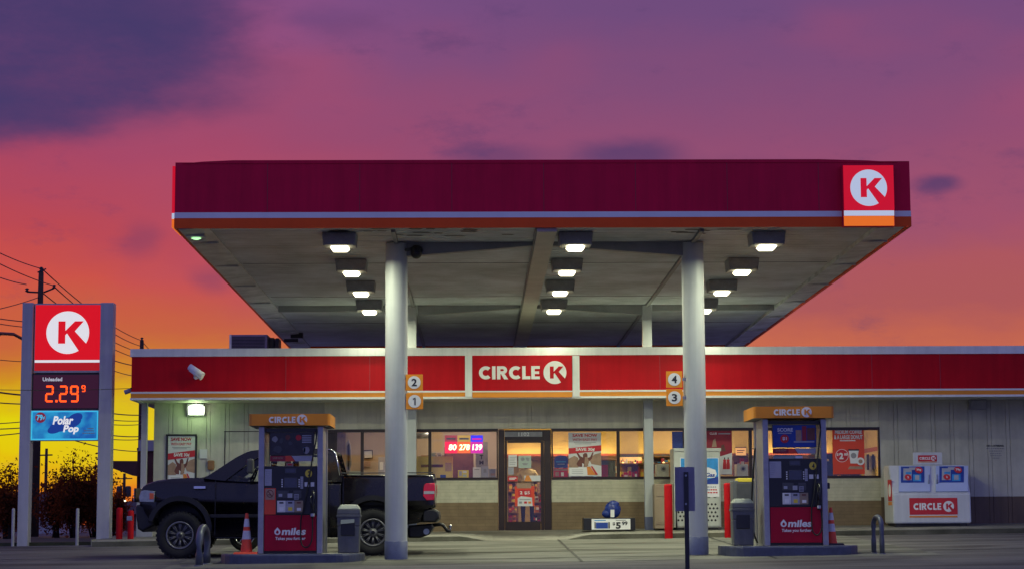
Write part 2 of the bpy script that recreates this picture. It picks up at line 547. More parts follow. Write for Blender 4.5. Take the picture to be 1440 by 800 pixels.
M['e_glens'] = mat('wall_light_lens', (.8, .8, .7), .3, var=0, emit=(.88, 1.0, .72), estr=6.0)
M['e_sgreen'] = mat('corner_light_lens', (.8, .8, .7), .3, var=0, emit=(.45, 1.0, .45), estr=1.4)
M['e_int'] = mat('ceiling_panel_lens', (.8, .8, .7), .3, var=0, emit=(1.0, .90, .68), estr=4.0)
M['e_spark'] = mat('warm_bulb', (.8, .6, .3), .3, var=0, emit=(1.0, .50, .16), estr=2.2)
M['e_cooler'] = mat('cooler_glow_panel', (.8, .6, .3), .3, var=.15, emit=(.90, .36, .12), estr=.55)
M['e_street'] = mat('street_lamp_glass', (.8, .8, .7), .3, var=0, emit=(1.0, .85, .5), estr=6)


def gradient_face(m, a, b, z0, z1, x0=None, x1=None):
    """Printed artwork: a soft radial tint around the middle of the panel."""
    t = m.node_tree
    bs = t.nodes['Principled BSDF']
    c = t.nodes.new('ShaderNodeTexCoord')
    n = t.nodes.new('ShaderNodeTexNoise')
    n.inputs['Scale'].default_value = 3.2
    n.inputs['Detail'].default_value = 3
    t.links.new(c.outputs['Object'], n.inputs['Vector'])
    r = t.nodes.new('ShaderNodeValToRGB')
    r.color_ramp.elements[0].position = .36
    r.color_ramp.elements[1].position = .66
    r.color_ramp.elements[0].color = (*a, 1)
    r.color_ramp.elements[1].color = (*b, 1)
    t.links.new(n.outputs['Fac'], r.inputs[0])
    t.links.new(r.outputs[0], bs.inputs['Emission Color'])


gradient_face(M['e_pop'], (.005, .06, .26), (.02, .30, .48), 0, 1)

# ------------------------------------------------------------------ building helpers
ORG = {}


def org(o):
    return ORG.get(o.name, Vector((0, 0, 0))) if o is not None else Vector((0, 0, 0))


def tag(o, label=None, cat=None, group=None, kind=None):
    if label:
        o['label'] = label
    if cat:
        o['category'] = cat
    if group:
        o['group'] = group
    if kind:
        o['kind'] = kind
    return o


def thing(name, label, cat, loc, group=None):
    o = bpy.data.objects.new(name, None)
    COL.objects.link(o)
    o.empty_display_size = .2
    o.location = loc
    ORG[o.name] = Vector(loc)
    return tag(o, label, cat, group)


class MB:
    """Collects faces (with materials) in world coordinates and links them as one mesh object."""

    def __init__(self):
        self.bm = bmesh.new()
        self.mats = []

    def mi(self, m):
        if isinstance(m, str):
            m = M[m]
        if m not in self.mats:
            self.mats.append(m)
        return self.mats.index(m)

    def face(self, pts, m, smooth=False):
        vs = [self.bm.verts.new(p) for p in pts]
        f = self.bm.faces.new(vs)
        f.material_index = self.mi(m)
        f.smooth = smooth
        return f

    def box(self, a, b, m, bevel=0.0):
        a, b = Vector(a), Vector(b)
        lo = Vector((min(a.x, b.x), min(a.y, b.y), min(a.z, b.z)))
        hi = Vector((max(a.x, b.x), max(a.y, b.y), max(a.z, b.z)))
        c = [(x, y, z) for z in (lo.z, hi.z) for y in (lo.y, hi.y) for x in (lo.x, hi.x)]
        self.hexa(c, m, bevel)

    def hexa(self, c, m, bevel=0.0):
        vs = [self.bm.verts.new(p) for p in c]
        i = self.mi(m)
        fs = []
        for q in ((0, 2, 3, 1), (4, 5, 7, 6), (0, 1, 5, 4), (2, 6, 7, 3), (0, 4, 6, 2), (1, 3, 7, 5)):
            f = self.bm.faces.new([vs[k] for k in q])
            f.material_index = i
            fs.append(f)
        if bevel > 0:
            es = list({e for f in fs for e in f.edges})
            r = bmesh.ops.bevel(self.bm, geom=es, offset=bevel, segments=2, affect='EDGES', profile=.6)
            for f in r['faces']:
                f.material_index = i

    def prism(self, pts, y0, y1, m, bevel=0.0, smooth_side=False, seg=2):
        """pts: (x,z) outline; extruded from y0 (front, toward the camera) to y1."""
        i = self.mi(m)
        area = sum(pts[k][0] * pts[(k + 1) % len(pts)][1] - pts[(k + 1) % len(pts)][0] * pts[k][1] for k in range(len(pts)))
        if area < 0:
            pts = pts[::-1]
        a = [self.bm.verts.new((x, y0, z)) for x, z in pts]
        b = [self.bm.verts.new((x, y1, z)) for x, z in pts]
        n = len(pts)
        f1 = self.bm.faces.new(a)
        f2 = self.bm.faces.new(b[::-1])
        fs = [f1, f2]
        for k in range(n):
            f = self.bm.faces.new((a[k], b[k], b[(k + 1) % n], a[(k + 1) % n]))
            f.smooth = smooth_side
            fs.append(f)
        for f in fs:
            f.material_index = i
        if bevel > 0:
            es = [e for e in f1.edges] + [e for e in f2.edges]
            r = bmesh.ops.bevel(self.bm, geom=es, offset=bevel, segments=seg, affect='EDGES', profile=.5)
            for f in r['faces']:
                f.material_index = i
                f.smooth = True

    def prism_x(self, pts, x0, x1, m):
        """pts: (y,z) outline extruded along x."""
        i = self.mi(m)
        a = [self.bm.verts.new((x0, y, z)) for y, z in pts]
        b = [self.bm.verts.new((x1, y, z)) for y, z in pts]
        n = len(pts)
        fs = [self.bm.faces.new(a), self.bm.faces.new(b[::-1])]
        for k in range(n):
            fs.append(self.bm.faces.new((a[k], b[k], b[(k + 1) % n], a[(k + 1) % n])))
        for f in fs:
            f.material_index = i

    def lathe(self, c, prof, m, axis='Z', seg=24, smooth=True, caps=True):
        """prof: list of (r, h) along the axis from point c."""
        c = Vector(c)
        i = self.mi(m)
        rings = []
        for r, h in prof:
            ring = []
            for k in range(seg):
                a = 2 * math.pi * k / seg
                u, v = r * math.cos(a), r * math.sin(a)
                p = {'Z': (u, v, h), 'Y': (u, h, v), 'X': (h, u, v)}[axis]
                ring.append(self.bm.verts.new(c + Vector(p)))
            rings.append(ring)
        for q in range(len(rings) - 1):
            for k in range(seg):
                f = self.bm.faces.new((rings[q][k], rings[q][(k + 1) % seg], rings[q + 1][(k + 1) % seg], rings[q + 1][k]))
                f.material_index = i
                f.smooth = smooth
        if caps:
            for ring, rev in ((rings[0], True), (rings[-1], False)):
                ring = [self.bm.verts.new(v.co) for v in ring]
                f = self.bm.faces.new(ring[::-1] if rev else ring)
                f.material_index = i

    def tube(self, pts, r, m, seg=8, taper=None):
        pts = [Vector(p) for p in pts]
        i = self.mi(m)
        rings = []
        n = len(pts)
        up = Vector((0, 0, 1))
        for k, p in enumerate(pts):
            d = (pts[min(k + 1, n - 1)] - pts[max(k - 1, 0)])
            d = d.normalized() if d.length > 1e-9 else up
            u = d.cross(up)
            if u.length < 1e-3:
                u = d.cross(Vector((1, 0, 0)))
            u.normalize()
            v = d.cross(u).normalized()
            rr = r if taper is None else r + (taper - r) * k / (n - 1)
            rings.append([self.bm.verts.new(p + u * (rr * math.cos(2 * math.pi * q / seg)) + v * (rr * math.sin(2 * math.pi * q / seg))) for q in range(seg)])
        for k in range(n - 1):
            for q in range(seg):
                f = self.bm.faces.new((rings[k][q], rings[k][(q + 1) % seg], rings[k + 1][(q + 1) % seg], rings[k + 1][q]))
                f.material_index = i
                f.smooth = True
        for ring, rev in ((rings[0], False), (rings[-1], True)):
            f = self.bm.faces.new(ring[::-1] if rev else ring)
            f.material_index = i

    def ball(self, c, rad, m, sub=2, noise_amt=0.0, squash=(1, 1, 1)):
        i = self.mi(m)
        r = bmesh.ops.create_icosphere(self.bm, subdivisions=sub, radius=1)
        for v in r['verts']:
            k = 1 + random.uniform(-noise_amt, noise_amt)
            v.co = Vector((v.co.x * rad * squash[0] * k, v.co.y * rad * squash[1] * k, v.co.z * rad * squash[2] * k)) + Vector(c)
        for f in {f for v in r['verts'] for f in v.link_faces}:
            f.material_index = i
            f.smooth = True

    # photo-surveyed shapes
    def pbox(self, x0, y0, x1, y1, Y, d, m, bevel=0.0):
        a, b = P(x0, y1, Y), P(x1, y0, Y)
        c, e = P(x0, y0, Y), P(x1, y1, Y)
        xl, xr = (a.x + c.x) / 2, (b.x + e.x) / 2
        zb, zt = (a.z + e.z) / 2, (b.z + c.z) / 2
        self.box((xl, Y, zb), (xr, Y + d, zt), m, bevel)

    def ppoly(self, pp, Y, d, m, bevel=0.0):
        self.prism([(P(x, y, Y).x, P(x, y, Y).z) for x, y in pp], Y, Y + d, m, bevel)

    def build(self, name, parent=None, loc=None, clean=True):
        o_ = org(parent) if parent is not None else Vector(loc or (0, 0, 0))
        bmesh.ops.recalc_face_normals(self.bm, faces=self.bm.faces[:])
        for v in self.bm.verts:
            v.co -= o_
        me = bpy.data.meshes.new(name)
        self.bm.to_mesh(me)
        self.bm.free()
        for m in self.mats:
            me.materials.append(m)
        ob = bpy.data.objects.new(name, me)
        COL.objects.link(ob)
        if parent is not None:
            ob.parent = parent
        else:
            ob.location = o_
        ORG[ob.name] = o_
        return ob


def copy_tree(o, parent=None):
    c = o.copy()
    COL.objects.link(c)
    if parent is not None:
        c.parent = parent
    for ch in list(o.children):
        copy_tree(ch, c)
    return c


# ---- lettering
def text_mesh(s, bold=.0, res=3):
    cu = bpy.data.curves.new('lettering', 'FONT')
    cu.body = s
    cu.offset = bold
    cu.resolution_u = res
    cu.fill_mode = 'FRONT'
    ob = bpy.data.objects.new('lettering', cu)
    COL.objects.link(ob)
    dg = bpy.context.evaluated_depsgraph_get()
    me = bpy.data.meshes.new_from_object(ob.evaluated_get(dg))
    bpy.data.objects.remove(ob)
    bpy.data.curves.remove(cu)
    return me


def letters(mb, s, x0, x1, z0, z1, y, m, bold=.03, shear=0.0, th=.004, keep=False, align='C'):
    """Sets s into the rectangle x0..x1, z0..z1 on the plane y, facing the street."""
    me = text_mesh(s, bold)
    xs = [v.co.x for v in me.vertices]
    ys = [v.co.y for v in me.vertices]
    if not xs:
        return
    w, h = max(xs) - min(xs), max(ys) - min(ys)
    sx_, sz_ = (x1 - x0) / w, (z1 - z0) / h
    ox = x0
    if keep:
        k = min(sx_, sz_)
        ox = x0 if align == 'L' else (x0 + x1) / 2 - w * k / 2
        z0 = (z0 + z1) / 2 - h * k / 2
        sx_ = sz_ = k
    i = mb.mi(m)
    vm = {}
    mx_, my_ = min(xs), min(ys)
    for f in me.polygons:
        vs = []
        for k in f.vertices:
            if k not in vm:
                c = me.vertices[k].co
                zz = (c.y - my_) * sz_
                vm[k] = mb.bm.verts.new((ox + (c.x - mx_) * sx_ + shear * zz, y, z0 + zz))
            vs.append(vm[k])
        try:
            g = mb.bm.faces.new(vs)
            g.material_index = i
        except ValueError:
            pass
    bpy.data.meshes.remove(me)


def pletters(mb, s, px0, py0, px1, py1, Y, m, **kw):
    a, b = P(px0, py1, Y), P(px1, py0, Y)
    c, e = P(px0, py0, Y), P(px1, py1, Y)
    letters(mb, s, (a.x + c.x) / 2, (b.x + e.x) / 2, (a.z + e.z) / 2, (b.z + c.z) / 2, Y, m, **kw)


def arc(cx, cz, r, a0, a1, n=14):
    return [(cx + r * math.cos(R(a0 + (a1 - a0) * k / n)), cz + r * math.sin(R(a0 + (a1 - a0) * k / n))) for k in range(n + 1)]


def wordmark(mb, x0, z0, h, y, m, th=.006, sxk=1.0):
    """The heavy geometric word CIRCLE, cap height h, starting at x0. Returns its right end."""
    x = x0

    def put(polys):
        for p in polys:
            mb.prism([(x + u * h * sxk, z0 + v * h) for u, v in p], y - th, y, m)
    Cs = [arc(.5, .5, .5, 48, 312, 26) + arc(.5, .5, .235, 312, 48, 26)]
    Is = [[(0, 0), (.25, 0), (.25, 1), (0, 1)]]
    Rs = [[(0, 0), (.25, 0), (.25, .999), (0, .999)],
          [(.251, 1), (.251, .78)] + [(.40, .78)] + arc(.42, .70, .08, 90, -90, 6) + [(.251, .62), (.251, .40)] + arc(.44, .70, .30, -90, 90, 12),
          [(.30, .398), (.57, .398), (.82, 0), (.52, 0)]]
    Ls = [[(0, 0), (.60, 0), (.60, .23), (.25, .23), (.25, 1), (0, 1)]]
    Es = [[(0, 0), (.62, 0), (.62, .21), (.25, .21), (.25, .40), (.57, .40), (.57, .60), (.25, .60), (.25, .79), (.62, .79), (.62, 1), (0, 1)]]
    for gl, adv in ((Cs, .96), (Is, .36), (Rs, .88), (Cs, .96), (Ls, .67), (Es, .62)):
        put(gl)
        x += adv * h * sxk
    return x


WM_W = .96 + .36 + .88 + .96 + .67 + .62


def logo(mb, cx, cz, r, y, mw, mr, th=.006):
    """White disc with the heavy K whose leg cuts through the rim."""
    # disc with a notch where the leg leaves, so the background shows through
    mb.prism(arc(cx, cz, r, 0, 360, 47)[:-1], y - th, y, mw)
    k = [(-.44, -.52), (-.11, -.52), (-.11, -.10), (.02, .035), (.52, -.87), (.62, -.80), (.80, -.62), (.87, -.51), (.38, .06), (.72, .53), (.30, .53), (-.11, .10), (-.11, .53), (-.44, .53)]
    k = [(-.44, -.52), (-.11, -.52), (-.11, -.12), (-.03, -.04), (.53, -.86), (.64, -.78), (.78, -.64), (.87, -.52), (.33, .06), (.74, .53), (.33, .53), (-.11, .08), (-.11, .53), (-.44, .53)]
    mb.prism([(cx + u * r, cz + v * r) for u, v in k], y - th - .004, y - th, mr)


def brand(mb, px0, px1, py_mid, Y, mw, mr, hpx, rpx, th=.006):
    """CIRCLE plus the K disc across px0..px1 (photo pixels) at depth Y."""
    a, b = P(px0, py_mid, Y), P(px1, py_mid, Y)
    k = Y / F
    h, r = hpx * k, rpx * k
    avail = (b.x - a.x) - 2 * r - .28 * h
    sxk = avail / (WM_W * h)
    zc = (a.z + b.z) / 2
    wordmark(mb, a.x, zc - h / 2, h, Y, mw, th, sxk)
    logo(mb, b.x - r, zc, r, Y, mw, mr, th)


# ------------------------------------------------------------------ ground
def G(x, y):
    xx = max(-13, min(15, x))
    return .029 * (min(y, 43.0) - 33.6) + .0093 * (xx - 1.1)


def sheet(name, xs, ys, m, dz=0.0, kind='structure', test=None):
    mb = MB()
    i = mb.mi(m)
    vg = {}
    for a, x in enumerate(xs):
        for b, y in enumerate(ys):
            vg[a, b] = mb.bm.verts.new((x, y, G(x, y) + dz))
    for a in range(len(xs) - 1):
        for b in range(len(ys) - 1):
            f = mb.bm.faces.new((vg[a, b], vg[a + 1, b], vg[a + 1, b + 1], vg[a, b + 1]))
            f.material_index = i
    return tag(mb.build(name), kind=kind)


XS = [-3000, -800, -200, -60, -30, -20] + [-13 + 2 * k for k in range(15)] + [25, 40, 80, 200, 800, 3000]
YS = [-60, -20, 0, 10, 20, 26] + [28 + k for k in range(16)] + [46, 50, 60, 80, 120, 200, 400, 1000, 3500]
sheet('asphalt_ground', XS, YS, 'asphalt')


def strip(name, quad, m, dz=.004, nx=14, ny=6):
    """Sheet over a ground quad (near-left, near-right, far-right, far-left)."""
    mb = MB()
    i = mb.mi(m)
    q = [Vector((*p, 0)) for p in quad]
    g = {}
    for a in range(nx + 1):
        for b in range(ny + 1):
            u, v = a / nx, b / ny
            p = q[0].lerp(q[1], u).lerp(q[3].lerp(q[2], u), v)
            g[a, b] = mb.bm.verts.new((p.x, p.y, G(p.x, p.y) + dz))
    for a in range(nx):
        for b in range(ny):
            f = mb.bm.faces.new((g[a, b], g[a + 1, b], g[a + 1, b + 1], g[a, b + 1]))
            f.material_index = i
    return tag(mb.build(name), kind='structure')


strip('concrete_pad', [(-5.05, 32.3), (7.75, 33.1), (7.75, 42.19), (-5.05, 42.19)], 'concrete')
# darker tyre-worn lanes across the pad
for (ya, yb, w) in ((36.55, 36.9, .22), (34.0, 34.25, .16), (39.9, 40.0, .12)):
    mb = MB()
    rr = random.Random(int(ya * 10))
    pa, pb = [], []
    for k in range(41):
        x = -5.0 + 12.7 * k / 40
        y = ya + (yb - ya) * k / 40 + rr.uniform(-.05, .05)
        pa.append((x, y - w * rr.uniform(.5, 1.2), 0))
        pb.append((x, y + w * rr.uniform(.5, 1.2), 0))
    for k in range(40):
        q = [pa[k], pa[k + 1], pb[k + 1], pb[k]]
        mb.face([(x, y, G(x, y) + .0065) for x, y, _ in q], 'concretew')
    bmesh.ops.remove_doubles(mb.bm, verts=mb.bm.verts[:], dist=.0005)
    tag(mb.build('worn_pavement'), kind='structure')
# tar joints between the concrete slabs
mbj = MB()
for x in (-1.9, 1.72, 4.9):
    for k in range(10):
        ya, yb = 32.7 + k * .94, 32.7 + (k + 1) * .94
        mbj.face([(x - .024, ya, G(x, ya) + .0105), (x + .024, ya, G(x, ya) + .0105), (x + .024, yb, G(x, yb) + .0105), (x - .024, yb, G(x, yb) + .0105)], 'tar')
for y in (36.4, 39.4):
    for k in range(12):
        xa, xb = -5 + k * 1.06, -5 + (k + 1) * 1.06
        mbj.face([(xa, y - .014, G(xa, y) + .009), (xb, y - .014, G(xb, y) + .009), (xb, y + .014, G(xb, y) + .009), (xa, y + .014, G(xa, y) + .009)], 'tar')
tag(mbj.build('pavement_joints'), kind='structure')
# long tar seam in the asphalt on the right and the left
mbj = MB()
for (xa, ya, xb, yb) in ((7.76, 35.1, 16, 34.6), (-16, 36.2, -5.06, 36.9), (7.76, 38.6, 16, 38.4)):
    for k in range(8):
        p0, p1 = Vector((xa, ya)).lerp(Vector((xb, yb)), k / 8), Vector((xa, ya)).lerp(Vector((xb, yb)), (k + 1) / 8)
        w = .05
        mbj.face([(p0.x, p0.y - w, G(*p0) + .006), (p1.x, p1.y - w, G(*p1) + .006), (p1.x, p1.y + w, G(*p1) + .006), (p0.x, p0.y + w, G(*p0) + .006)], 'tar')
tag(mbj.build('asphalt_seams'), kind='structure')

# pavement along the shop, with its kerb; dropped at the door
WALL_Y = 44.5


def SW(x, y):
    return .37 + .0093 * (max(-13, min(15, x)) - 1.1) + .035 * (y - 42.2)


mbs = MB()
xs = [-8.05 + .175 * k for k in range(143)]


def drop(x):
    d = 0
    for c, h in ((.10, 1.25), ):
        t = max(0, min(1, (1.32 - abs(x - 1.05)) / .55))
        d = max(d, t)
    return d


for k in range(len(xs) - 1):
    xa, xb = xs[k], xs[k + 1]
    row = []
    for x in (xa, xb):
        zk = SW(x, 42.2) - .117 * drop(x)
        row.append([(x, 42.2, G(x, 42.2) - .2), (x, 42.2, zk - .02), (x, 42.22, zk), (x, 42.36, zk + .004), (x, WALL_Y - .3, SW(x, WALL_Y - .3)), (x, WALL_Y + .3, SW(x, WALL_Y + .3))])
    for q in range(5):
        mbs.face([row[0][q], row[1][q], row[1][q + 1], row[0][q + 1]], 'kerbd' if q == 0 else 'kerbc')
mbs.box((-8.07, 42.2, 0), (-8.05, 44.8, SW(-8.05, 43)), 'kerbc')
bmesh.ops.remove_doubles(mbs.bm, verts=mbs.bm.verts[:], dist=.0005)
tag(mbs.build('shop_pavement'), kind='structure')

# verge behind the forecourt on the left
mbv = MB()
for (xa, xb) in ((-40, -25), (-25, -16), (-16, -8.1)):
    mbv.hexa([(xa, 43.6, G(xa, 43.6) - .1), (xb, 43.6, G(xb, 43.6) - .1), (xa, 70, G(xa, 70) - .1), (xb, 70, G(xb, 70) - .1),
              (xa, 43.6, G(xa, 43.6) + .07), (xb, 43.6, G(xb, 43.6) + .07), (xa, 70, G(xa, 70) + .10), (xb, 70, G(xb, 70) + .10)], 'grass')
tag(mbv.build('verge_ground'), kind='structure')

exec_parts = []
# ------------------------------------------------------------------ fuel canopy
CY0, CY1 = 32.5, 53.0
CXL = (P(246, 300, CY0).x + P(245, 320, CY0).x) / 2
CXR = (P(1281, 300, CY0).x + P(1281, 320, CY0).x) / 2
ZS0 = P(764, 320, CY0).z
SLP = .0093


def zs(Y):
    return ZS0 - SLP * (Y - CY0)


def shear(mb):
    for v in mb.bm.verts:
        v.co.z -= SLP * (v.co.y - CY0)


canopy = thing('fuel_canopy', 'huge flat red canopy on round columns over the fuel pumps', 'canopy', (1.1, 34.5, G(1.1, 34.5)))
zt, zw, zo = P(764, 228, CY0).z, P(764, 298, CY0).z, P(764, 306, CY0).z


def ring(z0, z1, out, m, name, parent, thick=.06):
    mb = MB()
    x0, x1, y0, y1 = CXL - out, CXR + out, CY0 - out, CY1 + out
    mb.box((x0, y0, z0), (x1, y0 + thick, z1), m)
    mb.box((x0, y1 - thick, z0), (x1, y1, z1), m)
    mb.box((x0, y0 + thick, z0), (x0 + thick, y1 - thick, z1), m)
    mb.box((x1 - thick, y0 + thick, z0), (x1, y1 - thick, z1), m)
    shear(mb)
    return mb.build(name, parent)


ring(zw, zt, 0, 'red', 'fascia_panel', canopy)
ring(zo, zw - .001, .004, 'white', 'white_stripe', canopy)
ring(ZS0, zo - .001, .006, 'orange_c', 'orange_stripe', canopy)
mb = MB()   # cap flashing and a few panel joints
mb.prism([(CXL + .12, zt - .02), (CXL + .45, zt + .012), (CXL + .95, zt + .034), (CXR - 1.5, zt + .034), (CXR - .7, zt + .012), (CXR - .2, zt - .02)], CY0 - .010, CY0 + .2, 'red')
for k in range(1, 8):
    x = CXL + (CXR - CXL) * k / 8
    mb.box((x - .005, CY0 - .003, zw + .01), (x + .005, CY0 + .01, zt - .01), 'pdred')
shear(mb)
mb.build('cap_flashing', canopy)
mb = MB()   # ribbed metal ceiling
n = 72
for k in range(n):
    ya, yb = CY0 + .07 + (CY1 - CY0 - .14) * k / n, CY0 + .07 + (CY1 - CY0 - .14) * (k + 1) / n
    mb.box((CXL + .07, ya, ZS0 + .05), (CXR - .07, yb - .03, ZS0 + .08), 'deck')
    mb.box((CXL + .07, yb - .03, ZS0 + .064), (CXR - .07, yb, ZS0 + .09), 'deck')
for k in range(1, 4):
    y = CY0 + (CY1 - CY0) * k / 4 - .6
    mb.box((CXL + .6, y, ZS0 + .044), (CXR - .6, y + .02, ZS0 + .0495), 'hvd')
shear(mb)
mb.build('ceiling_deck', canopy)
mb = MB()
mb.box((CXL + .07, CY0 + .07, ZS0 + .3), (CXR - .07, CY1 - .07, ZS0 + .42), 'hvd')
shear(mb)
mb.build('roof', canopy)
for x0, x1 in ((CXL + .065, CXL + .55), (CXR - .55, CXR - .065)):
    mb = MB()
    mb.hexa([(x0, CY0 + .065, ZS0 - .02), (x1, CY0 + .065, ZS0 + .02), (x0, CY1 - .07, ZS0 - .02), (x1, CY1 - .07, ZS0 + .02),
             (x0, CY0 + .065, ZS0 + .049), (x1, CY0 + .065, ZS0 + .049), (x0, CY1 - .07, ZS0 + .049), (x1, CY1 - .07, ZS0 + .049)], 'lip')
    for k in range(7):
        y = CY0 + 1.5 + k * 2.9
        mb.box((min(x0, x1) + .02, y, ZS0 - .03), (max(x0, x1) - .02, y + .05, ZS0 + .0), 'lip')
    shear(mb)
    mb.build('gutter_soffit', canopy)
mb = MB()
xa = (P(755, 324, 32.6).x + P(783, 324, 32.6).x) / 2
mb.box((xa - .16, CY0 + .07, ZS0 - .06), (xa + .16, CY1 - .1, ZS0 + .049), 'beam')
mb.box((xa - .185, CY0 + .075, ZS0 - .02), (xa - .162, CY1 - .1, ZS0 + .048), 'beamd')
shear(mb)
mb.build('centre_beam', canopy)
CFX = (-1.375, 3.80)
CRX = (-1.405, 3.79)
CFY, CRY = 34.5, 43.8
for x in CFX:
    mb = MB()
    mb.box((x - .035, CY0 + .5, ZS0 + .0), (x + .035, CY1 - .1, ZS0 + .049), 'beamd')
    shear(mb)
    mb.build('joist', canopy)
for Y, dp in ((CFY, .20), (CRY, .17)):
    mb = MB()
    xm = (CFX[0] + CFX[1]) / 2
    for xa_, xb_ in ((CFX[0] + .1, xa - .19), (CFX[1] - .1, xa + .17)):
        z = ZS0
        mb.hexa([(xa_, Y - .08, z - dp), (xb_, Y - .08, z - .02), (xa_, Y + .08, z - dp), (xb_, Y + .08, z - .02),
                 (xa_, Y - .08, z + .048), (xb_, Y - .08, z + .048), (xa_, Y + .08, z + .048), (xb_, Y + .08, z + .048)], 'beamd')
    if Y == CRY:
        mb.box((CXL + .6, Y - .06, ZS0 - .08), (CFX[0] - .12, Y + .06, ZS0 + .047), 'beamd')
        mb.box((CFX[1] + .12, Y - .06, ZS0 - .08), (CXR - .6, Y + .06, ZS0 + .047), 'beamd')
    shear(mb)
    mb.build('cross_beam', canopy)
for x in CFX:
    g = G(x, CFY)
    mb = MB()
    mb.lathe((x, CFY, g), [(.193, .30), (.193, zs(CFY) - g + .03)], 'column', seg=40)
    c = mb.build('column', canopy)
    mb = MB()
    mb.lathe((x, CFY, g - .03), [(.199, 0), (.199, .335), (.193, .34)], 'colbase', seg=40)
    mb.build('painted_base', c)
for x in CRX:
    g = SW(x, CRY) - .02
    mb = MB()
    mb.box((x - .10, CRY - .10, g + .30), (x + .10, CRY + .10, zs(CRY) + .03), 'column', .008)
    c = mb.build('column', canopy)
    mb = MB()
    mb.box((x - .105, CRY - .105, g - .05), (x + .105, CRY + .105, g + .30), 'colbase', .008)
    mb.build('painted_base', c)
# drip stains: real rust streak patches on the front of the ceiling deck
for (px0, px1, py) in ((508, 548, 326), (515, 600, 329), (560, 660, 325), (925, 1010, 326), (950, 1030, 328), (452, 462, 340), (590, 640, 326), (640, 720, 327)):
    a, b = P(px0, py, CY0 + .4), P(px1, py, CY0 + .4)
    for q in range(3):
        x0 = a.x + (b.x - a.x) * random.random()
        y0 = CY0 + .25 + random.random() * .9
        w, h = random.uniform(.15, .45), random.uniform(.06, .16)
        mb = MB()
        mb.face([(x0, y0, ZS0 + .0435), (x0 + w * .5, y0 - h * .2, ZS0 + .0435), (x0 + w, y0 + .02, ZS0 + .0435), (x0 + w * .8, y0 + h, ZS0 + .0435), (x0 + w * .4, y0 + h * .7, ZS0 + .0435), (x0 + w * .1, y0 + h * .8, ZS0 + .0435)], 'hvd')
        shear(mb)
        mb.build('rust_stain', canopy)

# illuminated K signs at the corners of the canopy
sg = thing('canopy_logo_sign', 'lit red square sign with a white K disc at the canopy right end', 'sign', P(1221, 318, CY0 - .02))
Y0 = CY0 - .16
mb = MB()
mb.pbox(1185.5, 232.5, 1257.5, 318.5, Y0, .15, 'red')
mb.build('sign_box', sg)
mb = MB()
mb.pbox(1186.5, 233, 1257, 296, Y0 - .012, .012, 'e_cred')
f = mb.build('red_face', sg)
mb = MB()
c = P(1221.5, 264.5, Y0 - .012)
logo(mb, c.x, c.z, 26.3 * Y0 / F, Y0 - .012, M['e_cwhite'], M['e_cred'])
mb.build('logo_disc', sg)
mb = MB()
mb.pbox(1187, 296.5, 1257.5, 303.7, Y0 - .012, .012, 'e_cwhite')
mb.build('white_band', sg)
mb = MB()
mb.pbox(1187, 304.2, 1257.5, 317.8, Y0 - .012, .012, 'e_corange')
mb.build('orange_band', sg)
sg = thing('canopy_logo_sign', 'lit red sign seen edge on at the left corner of the canopy', 'sign', (CXL - .01, CY0 + .9, zo))
mb = MB()
mb.box((CXL - .055, CY0 + .05, zw), (CXL - .012, CY0 + 1.0, zt - .05), 'e_cred')
mb.build('red_face', sg)
mb = MB()
mb.box((CXL - .055, CY0 + .05, zo), (CXL - .014, CY0 + 1.0, zw - .004), 'e_cwhite')
mb.build('white_band', sg)
mb = MB()
mb.box((CXL - .055, CY0 + .05, ZS0 + .02), (CXL - .016, CY0 + 1.0, zo - .004), 'e_corange')
mb.build('orange_band', sg)

# pump number flags on the front columns
for (px0, py0, px1, py1, s, what) in ((570.5, 526, 594.5, 548.5, '2', 'left'), (571, 552.5, 595, 575, '1', 'left'), (937, 521.5, 959.5, 544.5, '4', 'right'), (937, 546.5, 960, 570.5, '3', 'right')):
    Yn = CFY - .12
    t = thing('pump_number_sign', 'orange square pump sign with number %s in a white circle on the %s front column' % (s, what), 'sign', P((px0 + px1) / 2, py1, Yn), 'pump number signs')
    mb = MB()
    mb.pbox(px0, py0, px1, py1, Yn, .03, 'orange', .004)
    if what == 'left':
        mb.pbox(px0 - 6, (py0 + py1) / 2 - 2, px0, (py0 + py1) / 2 + 2, Yn + .01, .015, 'steel')
    else:
        mb.pbox(px1, (py0 + py1) / 2 - 2, px1 + 6, (py0 + py1) / 2 + 2, Yn + .01, .015, 'steel')
    mb.build('panel', t)
    mb = MB()
    c = P((px0 + px1) / 2, (py0 + py1) / 2, Yn)
    mb.prism(arc(c.x, c.z, 9 * Yn / F, 0, 360, 32)[:-1], Yn - .004, Yn, 'paper')
    mb.build('white_disc', t)
    mb = MB()
    w = 3.8
    if s == '1':
        cx_, cy_ = (px0 + px1) / 2, (py0 + py1) / 2
        mb.ppoly([(cx_ - .2, cy_ + 5.3), (cx_ - .2, cy_ - 3.3), (cx_ - 2.2, cy_ - 2.2), (cx_ - 2.2, cy_ - 3.8), (cx_ + .3, cy_ - 5.3), (cx_ + 1.5, cy_ - 5.3), (cx_ + 1.5, cy_ + 5.3)], Yn - .006, .002, 'pdark')
    else:
        pletters(mb, s, (px0 + px1) / 2 - w, (py0 + py1) / 2 - 5.3, (px0 + px1) / 2 + w, (py0 + py1) / 2 + 5.3, Yn - .006, 'pdark', bold=.03)
    mb.build('numeral', t)

